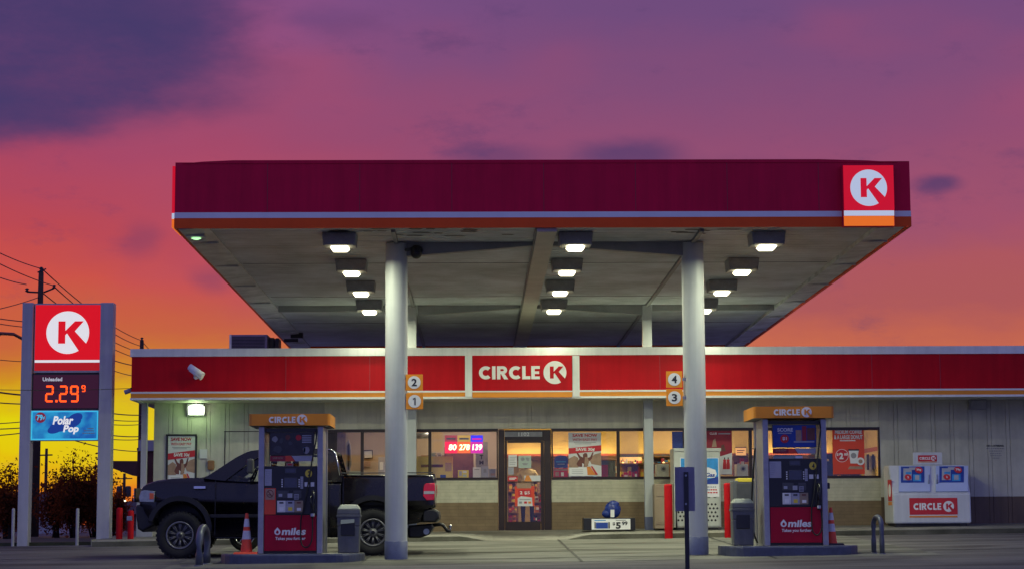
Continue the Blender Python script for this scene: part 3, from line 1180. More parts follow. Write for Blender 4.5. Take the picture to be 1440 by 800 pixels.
# dome camera by the left column and the little corner lamp
t = thing('dome_camera', 'black dome camera on an arm beside the top of the left front column', 'camera', P(585, 356, CFY - .1))
c = P(585.5, 356, CFY - .1)
mb = MB()
mb.ball(c, .105, 'black', 3)
mb.build('dome', t)
mb = MB()
mb.tube([(c.x - .22, CFY - .1, c.z + .05), (c.x - .08, CFY - .1, c.z + .07), (c.x, CFY - .1, c.z + .12)], .03, 'dgrey')
mb.lathe((c.x, CFY - .1, c.z + .03), [(.112, 0), (.112, .05), (.06, .10)], 'black', seg=20)
mb.build('bracket', t)
t = thing('corner_light', 'small greenish glowing lamp under the left corner of the canopy', 'light', P(276, 330, CY0 + .6))
mb = MB()
c = Vector((P(276, 330, CY0 + .75).x, CY0 + .75, zs(CY0 + .75) - .035))
mb.box(c + Vector((-.16, -.12, -.005)), c + Vector((.16, .12, .06)), 'lip', .01)
mb.build('housing', t)
mb = MB()
mb.lathe(c + Vector((0, 0, -.04)), [(.04, 0), (.085, .02)], 'e_sgreen', seg=16)
mb.build('lens', t)
# conduit bracket under the far left of the canopy
mb = MB()
a = P(425, 466, 49.5)
mb.box((a.x - .28, 49.4, a.z - .16), (a.x + .02, 49.6, a.z + .22), 'hvd')
mb.box((a.x - .05, 49.45, a.z + .02), (a.x + .2, 49.55, a.z + .10), 'hvd')
mb.box((a.x - .45, 49.45, a.z - .26), (a.x - .1, 49.55, a.z - .18), 'hvd')
mb.build('conduit_box', canopy)

# ceiling light fixtures, four rows of three
first = None
zl_rows = []
for py in (349.5, 384.5, 413, 438.5):
    k = (P(780, py, 1.0).z - EYE)
    zl_rows.append((ZS0 + SLP * CY0 - .20 - EYE) / (k + SLP))
LX = (-2.295, 1.70, 4.96)
lname = ('left', 'middle', 'right')
rname = ('front', 'second', 'third', 'back')
lamp_i = 0
for r, Y in enumerate(zl_rows):
    for cidx, X in enumerate(LX):
        lab = 'square canopy light in the %s row from the front, %s of the three' % (rname[r], lname[cidx])
        base = (X, Y, zs(Y) + .045)
        if first is None:
            t = thing('canopy_light', lab, 'light', base, 'canopy ceiling lights')
            x, y, z = base
            mb = MB()
            mb.hexa([(x - .27, y - .27, z - .21), (x + .27, y - .27, z - .21), (x - .27, y + .27, z - .21), (x + .27, y + .27, z - .21),
                     (x - .29, y - .29, z), (x + .29, y - .29, z), (x - .29, y + .29, z), (x + .29, y + .29, z)], 'fixture', .012)
            for s in (-1, 1):
                mb.tube([(x + s * .25, y - .285, z - .16), (x + s * .25, y - .285, z - .23)], .016, 'fixture', 6)
            mb.build('housing', t)
            mb = MB()
            mb.hexa([(x - .155, y - .16, z - .235), (x + .155, y - .16, z - .235), (x - .155, y + .16, z - .235), (x + .155, y + .16, z - .235),
                     (x - .12, y - .14, z - .2095), (x + .12, y - .14, z - .2095), (x - .12, y + .14, z - .2095), (x + .12, y + .14, z - .2095)], 'e_lens')
            mb.hexa([(x - .115, y - .12, z - .285), (x + .115, y - .12, z - .285), (x - .115, y + .12, z - .285), (x + .115, y + .12, z - .285),
                     (x - .155, y - .16, z - .2355), (x + .155, y - .16, z - .2355), (x - .155, y + .16, z - .2355), (x + .155, y + .16, z - .2355)], 'e_lens')
            mb.build('lens', t)
            ld = bpy.data.lights.new('lamp', 'AREA')
            ld.shape = 'DISK'
            ld.size = .3
            ld.energy = 94
            ld.spread = R(178)
            ld.color = (.96, 1.0, .68)
            lo = bpy.data.objects.new('lamp', ld)
            COL.objects.link(lo)
            lo.parent = t
            lo.location = (0, 0, -.305)
            first = t
        else:
            t = copy_tree(first)
            t.location = base
            t['label'] = lab

# ------------------------------------------------------------------ the shop
FY = 43.0
shop = thing('store_building', 'low cream convenience store with a long red fascia and dark framed windows', 'shop', (2, WALL_Y, SW(2, WALL_Y)))
XL = P(185, 520, FY).x
XR = 17.0
WXL = P(216, 640, WALL_Y).x


def zf(py, Y=FY, px=700):
    return P(px, py, Y).z


zc1, zr1, zr0, zw0, zo0, zb0 = zf(488.5), zf(499.5), zf(548.5), zf(551), zf(557), zf(560)


def band(z0, z1, out, m, name, parent=shop):
    mb = MB()
    mb.box((XL - out, FY - out, z0), (XR, FY + .10, z1), m)
    mb.box((XL - out, FY + .101, z0), (XL + .10, 54, z1), m)
    return mb.build(name, parent)


band(zr1 + .001, zc1, .03, 'coping', 'coping')
band(zr0, zr1, 0, 'red2', 'red_fascia')
band(zw0, zr0 - .001, .012, 'white', 'white_trim')
band(zo0, zw0 - .001, .008, 'orange', 'orange_trim')
band(zb0, zo0 - .001, .02, 'coping', 'bottom_trim')
for px in (402, 520, 928, 1226, 1322):
    x = P(px, 520, FY).x
    mb = MB()
    mb.box((x - .006, FY - .006, zr0), (x + .006, FY, zr1), 'pdred')
    mb.build('panel_joint', shop)
mb = MB()
mb.box((XL + .1, FY + .1, zb0 + .02), (XR, WALL_Y + .2, zb0 + .06), 'soffit')
mb.box((XL + .1, WALL_Y + .2, zb0 + .02), (WXL + .05, 54, zb0 + .06), 'soffit')
mb.build('eave_soffit', shop)
mb = MB()
mb.box((XL + .1, FY + .1, zr1 - .25), (XR, 54, zr1 - .15), 'soffit')
mb.build('roof', shop)
# white frame pieces and centre sign
for xa_, xb_ in ((654, 664), (805, 815)):
    mb = MB()
    mb.pbox(xa_, 499.7, xb_, 557.5, FY - .05, .049, 'coping', .004)
    mb.build('sign_frame', shop)
sg = thing('store_name_sign', 'long red name sign with white lettering and a K disc above the shop door', 'sign', P(734, 558, FY - .06))
Ys = FY - .06
mb = MB()
mb.pbox(664.5, 499.5, 804.5, 548.8, Ys, .058, 'red2')
mb.build('red_panel', sg)
mb = MB()
mb.pbox(664.5, 549, 804.5, 550.6, Ys - .006, .064, 'white')
mb.build('white_band', sg)
mb = MB()
mb.pbox(664.5, 550.8, 804.5, 558.2, Ys - .008, .066, 'orange')
mb.build('orange_band', sg)
mb = MB()
brand(mb, 673.5, 796.5, 523.5, Ys, M['pwhite'], M['red2'], 18.5, 16.2, .012)
mb.build('lettering', sg)

# walls ------------------------------------------------------------
Zwt = zb0 + .019
zwin1 = P(700, 603.5, WALL_Y).z       # window head
zwin0 = P(700, 672.5, WALL_Y).z       # window sill
zbrn = P(700, 706, WALL_Y).z
XW0 = P(456, 640, WALL_Y).x           # window strip ends
XW1 = P(1237.5, 640, WALL_Y).x
XD0, XD1 = P(700.5, 680, WALL_Y).x, P(775.5, 680, WALL_Y).x


def boards(mb, x0, x1, z0, z1, Y, m, w=.20):
    """Grooved vertical panelling; board widths alternate, with narrow real gaps."""
    x = x0
    k = 0
    mb.box((x0, Y + .018, z0), (x1, Y + .16, z1), m)
    while x < x1 - .01:
        ww = (.33, .09)[k % 2]
        e = min(x1, x + ww)
        mb.box((x, Y + random.uniform(-.001, .0015), z0), (max(x + .02, e - .010), Y + .017, z1), m)
        x = e
        k += 1


mb = MB()
boards(mb, WXL, XW0, .1, Zwt, WALL_Y, 'siding_w')
boards(mb, XW1, XR, P(1300, 698, WALL_Y).z, Zwt, WALL_Y, 'siding_w')
boards(mb, XW0, XW1, zwin1 + .02, Zwt, WALL_Y, 'siding')
mb.box((WXL, WALL_Y + .161, 0), (WXL + .15, 54, Zwt), 'siding_w')
mb.build('siding_wall', shop)
mb = MB()
boards(mb, XW1, XR, -.1, P(1300, 698, WALL_Y).z - .002, WALL_Y + .004, 'brown')
mb.build('brown_skirting', shop)
for (x0, x1) in ((XW0, XD0), (XD1, XW1)):
    mb = MB()
    mb.box((x0, WALL_Y + .002, zbrn + .001), (x1, WALL_Y + .16, zwin0 - .02), 'brickc')
    mb.build('cream_brick_wall', shop)
    mb = MB()
    mb.box((x0, WALL_Y, 0), (x1, WALL_Y + .16, zbrn), 'brickb')
    mb.build('brown_brick_wall', shop)
mb = MB()
mb.box((WXL + .15, 53.9, 0), (XR, 54, zr1 - .26), 'siding_w')
mb.build('rear_wall', shop)
# windows -----------------------------------------------------------
GY = WALL_Y + .04
wins = [(456, 471.5, 0), (471.5, 509.3, 1), (509.3, 604.5, 1), (604.5, 700.5, 1), (775.5, 869.5, 1), (869.5, 963, 1), (963, 1055.5, 1), (1055.5, 1160, 1), (1160, 1237.5, 1)]
for (a, b, lit) in wins:
    mb = MB()
    x0, x1 = P(a, 640, WALL_Y).x, P(b, 640, WALL_Y).x
    t = .034
    mb.box((x0, WALL_Y - .02, zwin1 - .045), (x1, WALL_Y + .1, zwin1 + .019), 'frame')
    mb.box((x0, WALL_Y - .025, zwin0 - .019), (x1, WALL_Y + .1, zwin0 + .03), 'frame')
    mb.box((x0 + .001, WALL_Y - .018, zwin0 + .031), (x0 + t, WALL_Y + .1, zwin1 - .046), 'frame')
    mb.box((x1 - t, WALL_Y - .018, zwin0 + .031), (x1 - .001, WALL_Y + .1, zwin1 - .046), 'frame')
    fr = mb.build('window', shop)
    mb = MB()
    if lit:
        mb.box((x0 + t, GY, zwin0 + .031), (x1 - t, GY + .008, zwin1 - .046), 'glass')
    else:
        mb.box((x0 + t, GY, zwin0 + .031), (x1 - t, GY + .008, zwin1 - .046), 'frame')
    mb.build('pane', fr)
# dark sliding leaf beside window seven
mb = MB()
mb.pbox(945.5, 606, 962, 671, WALL_Y + .06, .02, 'pblue')
mb.build('blind', shop)
# door ---------------------------------------------------------------
zd0 = P(738, 745.5, WALL_Y).z
mb = MB()
mb.pbox(701, 604, 709.5, 745, WALL_Y - .03, .14, 'frame')
mb.pbox(765.5, 604, 775.2, 745, WALL_Y - .03, .14, 'frame')
mb.pbox(709.6, 604, 765.4, 619, WALL_Y - .028, .13, 'frame')
df = mb.build('door_frame', shop)
mb = MB()
mb.pbox(709.5, 606.5, 762.5, 613.5, WALL_Y - .036, .006, 'pgrey')
mb.build('transom_panel', df)
mb = MB()
pletters(mb, '1102', 729, 607.3, 744.5, 612.6, WALL_Y - .039, 'pwhite', bold=.02)
mb.build('lettering', df)
mb = MB()
mb.pbox(709.8, 619.3, 713.3, 745, WALL_Y - .02, .06, 'frame')
mb.pbox(760.6, 619.3, 765.2, 745, WALL_Y - .02, .06, 'frame')
mb.pbox(713.4, 619.3, 760.5, 622, WALL_Y - .02, .06, 'frame')
mb.pbox(713.4, 733, 760.5, 745, WALL_Y - .02, .06, 'frame')
mb.pbox(713.4, 676.3, 760.5, 677.8, WALL_Y - .022, .05, 'frame')
dr = mb.build('door', shop)
mb = MB()
mb.pbox(713.4, 622.2, 760.5, 732.8, WALL_Y + .0, .008, 'glass')
mb.build('pane', dr)
mb = MB()
a, b = P(759, 680, WALL_Y - .07), P(759, 700, WALL_Y - .07)
mb.tube([(a.x, WALL_Y - .02, a.z), (a.x, WALL_Y - .07, a.z), (b.x, WALL_Y - .07, b.z), (b.x, WALL_Y - .02, b.z)], .012, 'steel2', 8)
mb.build('handle', dr)
# small notices stuck on the door glass
for (x0, y0, x1, y1, m, nm, lab, q) in (
        (715, 639, 727, 655.5, 'paper', 'door_notice', 'plain white notice high on the left of the shop door glass', 0),
        (729, 640, 747, 657.5, 'pgreen', 'door_notice', 'pale green notice with dark faces on the shop door glass', 1),
        (714.5, 656.5, 722.5, 666.5, 'paperg', 'door_notice', 'small grey notice under the plain white one on the door glass', 0),
        (714, 669, 728, 676, 'pred', 'door_sticker', 'small red sticker at mid height on the left of the door glass', 2),
        (737, 668, 760, 676, 'paper', 'door_sticker', 'white and orange push sticker across the right of the door glass', 3)):
    mb = MB()
    Yn = WALL_Y - .006
    mb.pbox(x0, y0, x1, y1, Yn, .004, m)
    if q == 0:
        for k in range(5):
            yy = y0 + (y1 - y0) * (.18 + .15 * k)
            mb.pbox(x0 + 1.5, yy, x1 - 1.5 - (k % 3), yy + .6, Yn - .002, .002, 'pgrey')
    if q == 1:
        for pts_ in ([(732, 644), (734, 642), (737, 643), (738, 646), (735, 648), (733, 647)], [(739, 643), (742, 642.5), (744.5, 644), (744, 647.5), (741, 648)], [(734, 650.5), (743, 650.5), (741, 653.5), (736, 653.5)]):
            mb.ppoly(pts_, Yn - .002, .002, 'pgrey')
    if q == 2:
        mb.pbox(x0 + 2, y0 + 2, x1 - 2, y0 + 3.3, Yn - .002, .002, 'pwhite')
        mb.pbox(x0 + 2, y0 + 4, x1 - 4, y0 + 5, Yn - .002, .002, 'pwhite')
    if q == 3:
        mb.ppoly([(737, 676), (740, 668), (744, 668), (748, 676)], Yn - .002, .002, 'porange')
    tag(mb.build(nm, loc=P((x0 + x1) / 2, y1, Yn)), lab, 'notice')
t = thing('door_poster', 'orange framed red poster taped low on the shop door glass', 'poster', P(737, 711, WALL_Y - .008))
mb = MB()
Yn = WALL_Y - .008
mb.pbox(724, 683, 751.5, 711, Yn, .005, 'pred_l')
mb.build('sheet', t)
mb = MB()
mb.pbox(727, 679, 747, 686, Yn - .003, .003, 'pskin')
mb.pbox(729, 688, 747, 697, Yn - .003, .003, 'pred')
mb.ppoly([(728, 711), (728, 700), (733, 697), (748, 699), (749, 711)], Yn - .004, .003, 'paper')
for cx, m in ((730, 'pgrey'), (737, 'pred'), (743, 'porange')):
    mb.pbox(cx, 704.5, cx + 4, 707.5, Yn - .007, .003, m)
mb.pbox(731, 701, 746, 702, Yn - .007, .003, 'pgrey')
pletters(mb, '2 $5', 731, 690, 745, 695, Yn - .006, 'pwhite', bold=.02)
mb.build('print', t)


# interior --------------------------------------------------------------
IZ0 = SW(2, 44.7) - .01
IZ1 = 3.28
BY = 51.5
mb = MB()
mb.box((XW0 - .5, WALL_Y + .17, IZ0 - .1), (XW1 + .5, BY, IZ0), 'intfloor')
mb.build('interior_floor', shop)
mb = MB()
mb.box((XW0 - .5, WALL_Y + .17, IZ1), (XW1 + .5, BY, IZ1 + .06), 'white')
mb.build('interior_ceiling', shop)
xp = XD0 + .02
mb = MB()
mb.box((xp, BY - .1, IZ0), (XW1 + .5, BY, IZ1), 'intwall')
mb.box((XW1 + .5, WALL_Y + .17, IZ0), (XW1 + .6, BY, IZ1), 'intwall')
mb.build('interior_wall', shop)
mb = MB()
mb.box((xp + .14, BY - .115, 2.27), (XW1 + .49, BY - .101, 2.37), 'intred')
mb.box((XW1 + .485, WALL_Y + .3, 2.27), (XW1 + .499, BY - .12, 2.37), 'intred')
mb.build('wall_stripe', shop)
mb = MB()
mb.box((XW0 - .5, 48.0, IZ0), (xp, 48.1, IZ1), 'intoff')
mb.box((xp, WALL_Y + .6, IZ0), (xp + .12, BY - .12, IZ1), 'intoff')
mb.box((XW0 - .6, WALL_Y + .17, IZ0), (XW0 - .5, 48.1, IZ1), 'intoff')
mb.build('office_wall', shop)
# ceiling panels
k = 0
for (x, y, w, d, e, lab) in ((-.15, 46.6, 1.15, .55, 30, 'bright ceiling panel over the boxes in the office'),
                             (-2.3, 46.2, .6, .6, 14, 'ceiling panel at the far left of the office'),
                             (2.0, 46.6, 1.2, .6, 42, 'ceiling panel inside behind the shop door and poster'),
                             (4.6, 47.2, 1.2, .6, 42, 'ceiling panel inside over the middle shelves'),
                             (7.4, 47.0, 1.2, .6, 42, 'ceiling panel inside near the coffee poster'),
                             (4.6, 50.0, 1.2, .6, 28, 'ceiling panel inside near the back wall')):
    t = thing('ceiling_light', lab, 'light', (x, y, IZ1), 'shop ceiling lights')
    mb = MB()
    mb.box((x - w / 2, y - d / 2, IZ1 - .03), (x + w / 2, y + d / 2, IZ1 - .002), 'e_int')
    mb.build('lens', t)
    ld = bpy.data.lights.new('lamp', 'AREA')
    ld.shape = 'RECTANGLE'
    ld.size, ld.size_y = w, d
    ld.energy = e * 1.25
    ld.color = (1.0, .74, .40) if x > .6 else (1.0, .80, .56)
    lo = bpy.data.objects.new('lamp', ld)
    COL.objects.link(lo)
    lo.location = (x, y, IZ1 - .05)
    lo.parent = t
    lo.matrix_parent_inverse = Matrix.Translation(-Vector((x, y, IZ1)))
# ------------------------------------------------------------------ posters
def save_poster(x0, y0, x1, y1, Y, label, framed):
    t = thing('sale_poster', label, 'poster', P((x0 + x1) / 2, y1, Y))
    w, h = x1 - x0, y1 - y0

    def q(u, v):
        return (x0 + u * w, y0 + v * h)
    if framed:
        mb = MB()
        f = 2.6
        mb.pbox(x0 - f, y0 - f, x1 + f, y0, Y - .012, .03, 'pdark')
        mb.pbox(x0 - f, y1, x1 + f, y1 + f, Y - .012, .03, 'pdark')
        mb.pbox(x0 - f, y0, x0, y1, Y - .012, .03, 'pdark')
        mb.pbox(x1, y0, x1 + f, y1, Y - .012, .03, 'pdark')
        mb.build('frame', t)
    mb = MB()
    mb.pbox(x0, y0, x1, y1, Y, .006, 'paper')
    mb.build('sheet', t)
    mb = MB()
    pletters(mb, 'SAVE NOW', *q(.12, .03), *q(.88, .10), Y - .004, 'pred', bold=.035)
    pletters(mb, 'WITH EASY PAY', *q(.12, .135), *q(.88, .19), Y - .004, 'pred', bold=.02)
    mb.pbox(*q(.16, .225), *q(.84, .237), Y - .003, .003, 'pgrey')
    mb.pbox(*q(.2, .255), *q(.7, .265), Y - .003, .003, 'pgrey')
    mb.build('heading', t)
    mb = MB()   # picture: someone with both arms raised in front of tan hills
    mb.ppoly([q(0, .60), q(.18, .53), q(.3, .58), q(.3, .80), q(0, .80)], Y - .003, .003, 'pskin')
    mb.ppoly([q(.62, .60), q(.8, .50), q(1, .46), q(1, .76), q(.7, .72)], Y - .003, .003, 'pskin')
    mb.ppoly([q(.22, .44), q(.27, .44), q(.36, .54), q(.44, .57), q(.44, .50), q(.49, .47), q(.55, .47), q(.58, .51), q(.58, .58), q(.66, .56),
              q(.73, .45), q(.77, .45), q(.71, .60), q(.60, .68), q(.60, .76), q(.52, .79), q(.30, .78), q(.24, .72), q(.33, .60)], Y - .006, .003, 'pbrown')
    mb.ppoly([q(.50, .56), q(.58, .56), q(.63, .68), q(.56, .79), q(.48, .79)], Y - .0085, .002, 'pskin')
    mb.ppoly([q(.42, .70), q(.47, .72), q(.46, .79), q(.42, .79)], Y - .0085, .002, 'pwhite')
    mb.build('picture', t)
    mb = MB()
    mb.ppoly([q(0, .36), q(1, .29), q(1, .42), q(0, .49)], Y - .010, .003, 'pred')
    mb.build('red_band', t)
    mb = MB()
    a, b = q(.22, .435), q(.80, .35)
    pletters(mb, 'SAVE 30\u00a2', a[0], b[1], b[0], a[1], Y - .014, 'pwhite', bold=.035)
    mb.build('offer_text', t)
    mb = MB()
    mb.ppoly([q(.04, .99), q(.04, .81), q(.56, .79), q(.60, .99)], Y - .006, .003, 'pwhite')
    mb.ppoly([q(.56, .78), q(.66, .78), q(.84, .97), q(.58, .97)], Y - .009, .003, 'porange')
    mb.ppoly([q(.68, .77), q(.73, .77), q(.90, .96), q(.84, .97)], Y - .0115, .002, 'pred')
    for k in range(3):
        mb.pbox(*q(.10, .85 + .04 * k), *q(.45, .858 + .04 * k), Y - .0085, .002, 'pgrey')
    mb.build('footer', t)


save_poster(236, 612.5, 274, 681, WALL_Y - .03, 'black framed red and white sale poster on the left end wall beside the lamp', True)
save_poster(799.5, 607.5, 845.5, 669, WALL_Y + .02, 'unframed red and white sale poster in the window right of the door', False)

# coffee poster in the last window
Yc = WALL_Y + .015
t = thing('coffee_poster', 'red coffee poster with a paper cup and a price circle in the last window', 'poster', P(1191, 666, Yc))
mb = MB()
mb.pbox(1171, 600.5, 1215.5, 666, Yc, .006, 'pred_l')
mb.build('sheet', t)
mb = MB()
pletters(mb, 'MEDIUM COFFEE', 1174, 604, 1212, 609.5, Yc - .004, 'pwhite', bold=.035)
pletters(mb, '& A LARGE DONUT', 1173, 611, 1213, 617, Yc - .004, 'pwhite', bold=.035)
mb.pbox(1181, 618.3, 1203, 619.6, Yc - .003, .003, 'pwhite')
mb.build('heading', t)
mb = MB()
c = P(1184, 640, Yc)
mb.prism(arc(c.x, c.z, .145, 0, 360, 32)[:-1], Yc - .003, Yc, 'pwhite')
mb.prism(arc(c.x, c.z, .135, 0, 360, 32)[:-1], Yc - .006, Yc - .003, 'pred')
pletters(mb, '2', 1180, 636, 1186, 645, Yc - .010, 'pwhite', bold=.05)
pletters(mb, '$', 1176.5, 636.5, 1179.3, 640.5, Yc - .010, 'pwhite', bold=.03)
pletters(mb, '00', 1187, 636.5, 1192, 640, Yc - .010, 'pwhite', bold=.04)
mb.build('price_disc', t)
mb = MB()
mb.ppoly([(1193.5, 633), (1207.5, 633), (1205, 651), (1196, 651)], Yc - .005, .003, 'pwhite')
mb.ppoly([(1193, 631), (1208, 631), (1208, 633), (1193, 633)], Yc - .006, .004, 'pdark')
c = P(1200.3, 640, Yc)
mb.prism(arc(c.x, c.z, .062, 0, 360, 20)[:-1], Yc - .008, Yc - .005, 'pgrey')
c = P(1210, 648, Yc)
mb.prism(arc(c.x, c.z, .088, 0, 360, 20)[:-1], Yc - .009, Yc - .006, 'pwhite')
mb.prism(arc(c.x, c.z, .045, 0, 360, 20)[:-1], Yc - .012, Yc - .009, 'pskin')
mb.ppoly([(1192, 659), (1195, 655), (1212, 655), (1214, 659)], Yc - .004, .002, 'pskin')
mb.build('picture', t)

# dark red poster with bottles
t = thing('drinks_poster', 'dark red drinks poster with two red bottles low on a white panel', 'poster', P(1011, 667, Yc))
mb = MB()
mb.pbox(993, 605, 1029.5, 667, Yc, .006, 'pdred')
mb.build('sheet', t)
mb = MB()
pletters(mb, 'CLUB', 998, 607.5, 1008, 610.5, Yc - .004, 'pwhite', bold=.02)
mb.pbox(1010, 608.5, 1027, 610, Yc - .003, .003, 'paperg')
mb.ppoly([(1001, 628), (1003, 618), (1006, 616), (1008, 628)], Yc - .003, .003, 'pskin')
mb.ppoly([(1013, 634), (1014, 626), (1018, 624), (1021, 634)], Yc - .003, .003, 'pbrown')
mb.ppoly([(1010, 642), (1029.4, 636), (1029.4, 666.5), (1010, 666.5)], Yc - .005, .003, 'paper')
for x in (1019, 1024):
    mb.ppoly([(x - 2.4, 659), (x - 2.4, 652), (x - 1.8, 648), (x - 2.2, 645.5), (x + 2.2, 645.5), (x + 1.8, 648), (x + 2.4, 652), (x + 2.4, 659)], Yc - .008, .003, 'pred')
    mb.pbox(x - .7, 642.5, x + .7, 645.4, Yc - .008, .003, 'pdark')
mb.build('picture', t)

# lit jackpot sign in the window
t = thing('jackpot_sign', 'lit red, yellow and blue number sign in the window left of the door', 'sign', P(654, 637, GY + .05))
Yl = GY + .04
for x0, x1, mh, mbk, s in ((625.5, 643, 'e_dimred', 'e_ledred', '80'), (643.4, 661.6, 'e_dimyel', 'e_ledyel', '278'), (662, 679, 'e_ledblue', 'e_ledvio', '139')):
    mb = MB()
    mb.pbox(x0, 611.5, x1, 620.5, Yl, .06, mh)
    mb.pbox(x0, 620.6, x1, 636.5, Yl, .06, mbk, )
    if mh != 'e_ledblue':
        mb.pbox(x0 + 2.5, 615, x1 - 2.5, 617.5, Yl - .003, .003, 'pgrey')
    else:
        mb.pbox(x0 + 2, 615.5, x1 - 2, 618, Yl - .003, .003, 'e_ledvio')
    p = mb.build('sign_panel', t)
    mb = MB()
    pletters(mb, s, x0 + (5 if s == '80' else 2), 624, x1 - 1.5, 632.5, Yl - .006, 'e_num', bold=.03, shear=.12)
    mb.build('lettering', p)

# uplight added to wash the back wall gold from below, and a lit board
t = thing('added_wall_wash', 'long warm added uplight washing the shop back wall over the coolers', 'light', (4.2, BY - .3, 2.25))
mb = MB()
mb.box((xp + .3, BY - .34, 2.20), (XW1 + .3, BY - .14, 2.25), 'wood')
mb.box((xp + .3, BY - .36, 2.20), (XW1 + .3, BY - .345, 2.31), 'wood')
mb.build('tray', t)
ld = bpy.data.lights.new('lamp', 'AREA')
ld.shape = 'RECTANGLE'
ld.size, ld.size_y = XW1 - xp - .2, .1
ld.energy = 62
ld.color = (1.0, .70, .28)
lo = bpy.data.objects.new('lamp', ld)
COL.objects.link(lo)
lo.parent = t
lo.location = ((xp + XW1) / 2 + .2 - 4.2, .02, .03)
lo.rotation_euler = (R(180), 0, 0)
for (x0, y0, x1, y1, m, lab) in ((1058, 631, 1071, 642, 'e_cooler', 'orange glowing menu board left of the right front pump'), (1035, 629, 1049, 642, 'e_cooler', 'orange glowing menu board beside the drinks poster')):
    mb = MB()
    mb.pbox(x0, y0, x1, y1, 49.5, .06, m)
    mb.pbox(x0 - .5, y0 - 1.2, x1 + .5, y0 - .05, 49.48, .1, 'pdark')
    mb.pbox(x0 + 1.5, y0 + 3, x1 - 2, y0 + 4.2, 49.494, .005, 'pbrown')
    mb.pbox(x0 + 1.5, y0 + 6, x1 - 4, y0 + 7, 49.494, .005, 'pbrown')
    tag(mb.build('menu_board', loc=P((x0 + x1) / 2, y1, 49.5)), lab, 'board')

# open window things and goods indoors ----------------------------------------


def carton(x0, y0, x1, y1, Y, d, m, label, name='carton', cat='box', band=None, group=None):
    mb = MB()
    mb.pbox(x0, y0, x1, y1, Y, d, m, .004)
    for b in band or ():
        mb.pbox(b[0], b[1], b[2], b[3], Y - .004, .004, b[4])
    return tag(mb.build(name, loc=P((x0 + x1) / 2, y1, Y + d / 2)), label, cat, group)


def shelf_unit(x0, y0, x1, y1, Y, label, rows, seed, pal):
    """Shop gondola: the unit is a thing, each product on it is its own thing."""
    rr = random.Random(seed)
    t = thing('shop_shelf', label, 'shelf', P((x0 + x1) / 2, y1, Y))
    mb = MB()
    mb.pbox(x0, y0, x1, y1, Y + .36, .03, 'wood')
    mb.build('back_panel', t)
    hs = []
    for k in range(rows + 1):
        yy = y1 - (y1 - y0) * k / rows
        mb = MB()
        mb.pbox(x0, yy - .5, x1, yy + .7, Y, .355, 'wood')
        mb.build('shelf_board', t)
        hs.append(yy - .5)
    for k in range(rows):
        x = x0 + 1
        while x < x1 - 3:
            w = rr.uniform(3, 6.5)
            h = (hs[k] - hs[k + 1]) * rr.uniform(.45, .82)
            m = rr.choice(pal)
            x2 = min(x1 - .5, x + w)
            mb = MB()
            mb.pbox(x, hs[k] - h, x2 - .4, hs[k] - .05, Y + rr.uniform(.03, .08), .22, m, .006)
            mb.pbox(x + .4, hs[k] - h * .7, x2 - .8, hs[k] - h * .35, Y + .018, .008, rr.choice(pal))
            tag(mb.build('packet', loc=P((x + x2) / 2, hs[k], Y + .15)), 'small packet of goods on the lit shelves seen through the shop glass', 'packet', 'packets on the shop shelves')
            x = x2
    return t


PAL = ['pred', 'porange', 'pskin', 'pbrown', 'pyellow', 'paper', 'pdred', 'pdark']
shelf_unit(872, 651, 942, 700, 46.9, 'long low shelf of packets behind the glass just right of the poster window', 2, 3, PAL)
shelf_unit(1031, 640, 1062, 700, 46.9, 'shelf of bright packets behind the glass beside the drinks poster', 3, 4, PAL)
shelf_unit(714.5, 676, 729, 735, 48.2, 'tall narrow shelf of snacks inside at the left of the door glass', 4, 5, PAL)
shelf_unit(746, 676, 762, 735, 48.6, 'tall narrow shelf of snacks inside at the right of the door glass', 4, 6, PAL)

shelf_unit(781, 645, 868, 705, 48.3, 'long shelf of goods deep inside behind the window poster right of the door', 3, 8, PAL + ['plblue', 'pgreen'])
shelf_unit(903, 641, 950, 705, 49.3, 'shelf of goods far inside behind the white rear post', 4, 9, PAL + ['plblue'])
shelf_unit(1172, 644, 1216, 700, 48.6, 'shelf of goods behind the coffee poster in the last window', 3, 10, PAL)
shelf_unit(592, 640, 626, 700, 47.4, 'office shelf of papers and packets behind the big yellow carton', 3, 12, ['paper', 'pskin', 'paperg', 'pbrown', 'pred'])
# coolers along the back wall
for (x0, x1, lab) in ((870, 905, 'glowing drinks cooler against the back wall left of the white post'), (918, 948, 'glowing drinks cooler against the back wall right of the white post'), (1034, 1068, 'orange glowing cooler behind the right front pump')):
    t = thing('drinks_cooler', lab, 'cooler', P((x0 + x1) / 2, 710, 50.6))
    mb = MB()
    mb.pbox(x0, 638, x1, 705, 50.8, .5, 'dgrey')
    mb.build('cabinet', t)
    mb = MB()
    mb.pbox(x0 + 2, 642, x1 - 2, 700, 50.79, .008, 'e_cooler')
    mb.build('lit_interior', t)
    for k in range(4):
        mb = MB()
        yy = 652 + k * 11
        mb.pbox(x0 + 2, yy, x1 - 2, yy + 1, 50.70, .08, 'pdark')
        xx = x0 + 3
        while xx < x1 - 4:
            mb.pbox(xx, yy - random.uniform(4, 7.5), xx + 1.9, yy - .05, 50.72, .05, random.choice(PAL))
            xx += 2.5
        mb.build('bottle_row', t)
# warm bulbs along the counter top
mb = None
for i, px in enumerate((876, 893, 919, 933, 944, 1032, 1040)):
    c = P(px, 650 + (i % 3) * .8, 47.6)
    mb = MB()
    mb.ball(c, .028, 'e_spark', 2)
    mb.tube([c + Vector((0, 0, .02)), c + Vector((0, 0, .10))], .008, 'pdark', 6)
    tag(mb.build('display_bulb', loc=c), 'tiny warm bulb glowing over the counter behind the shop glass', 'bulb', 'warm bulbs over the counter')
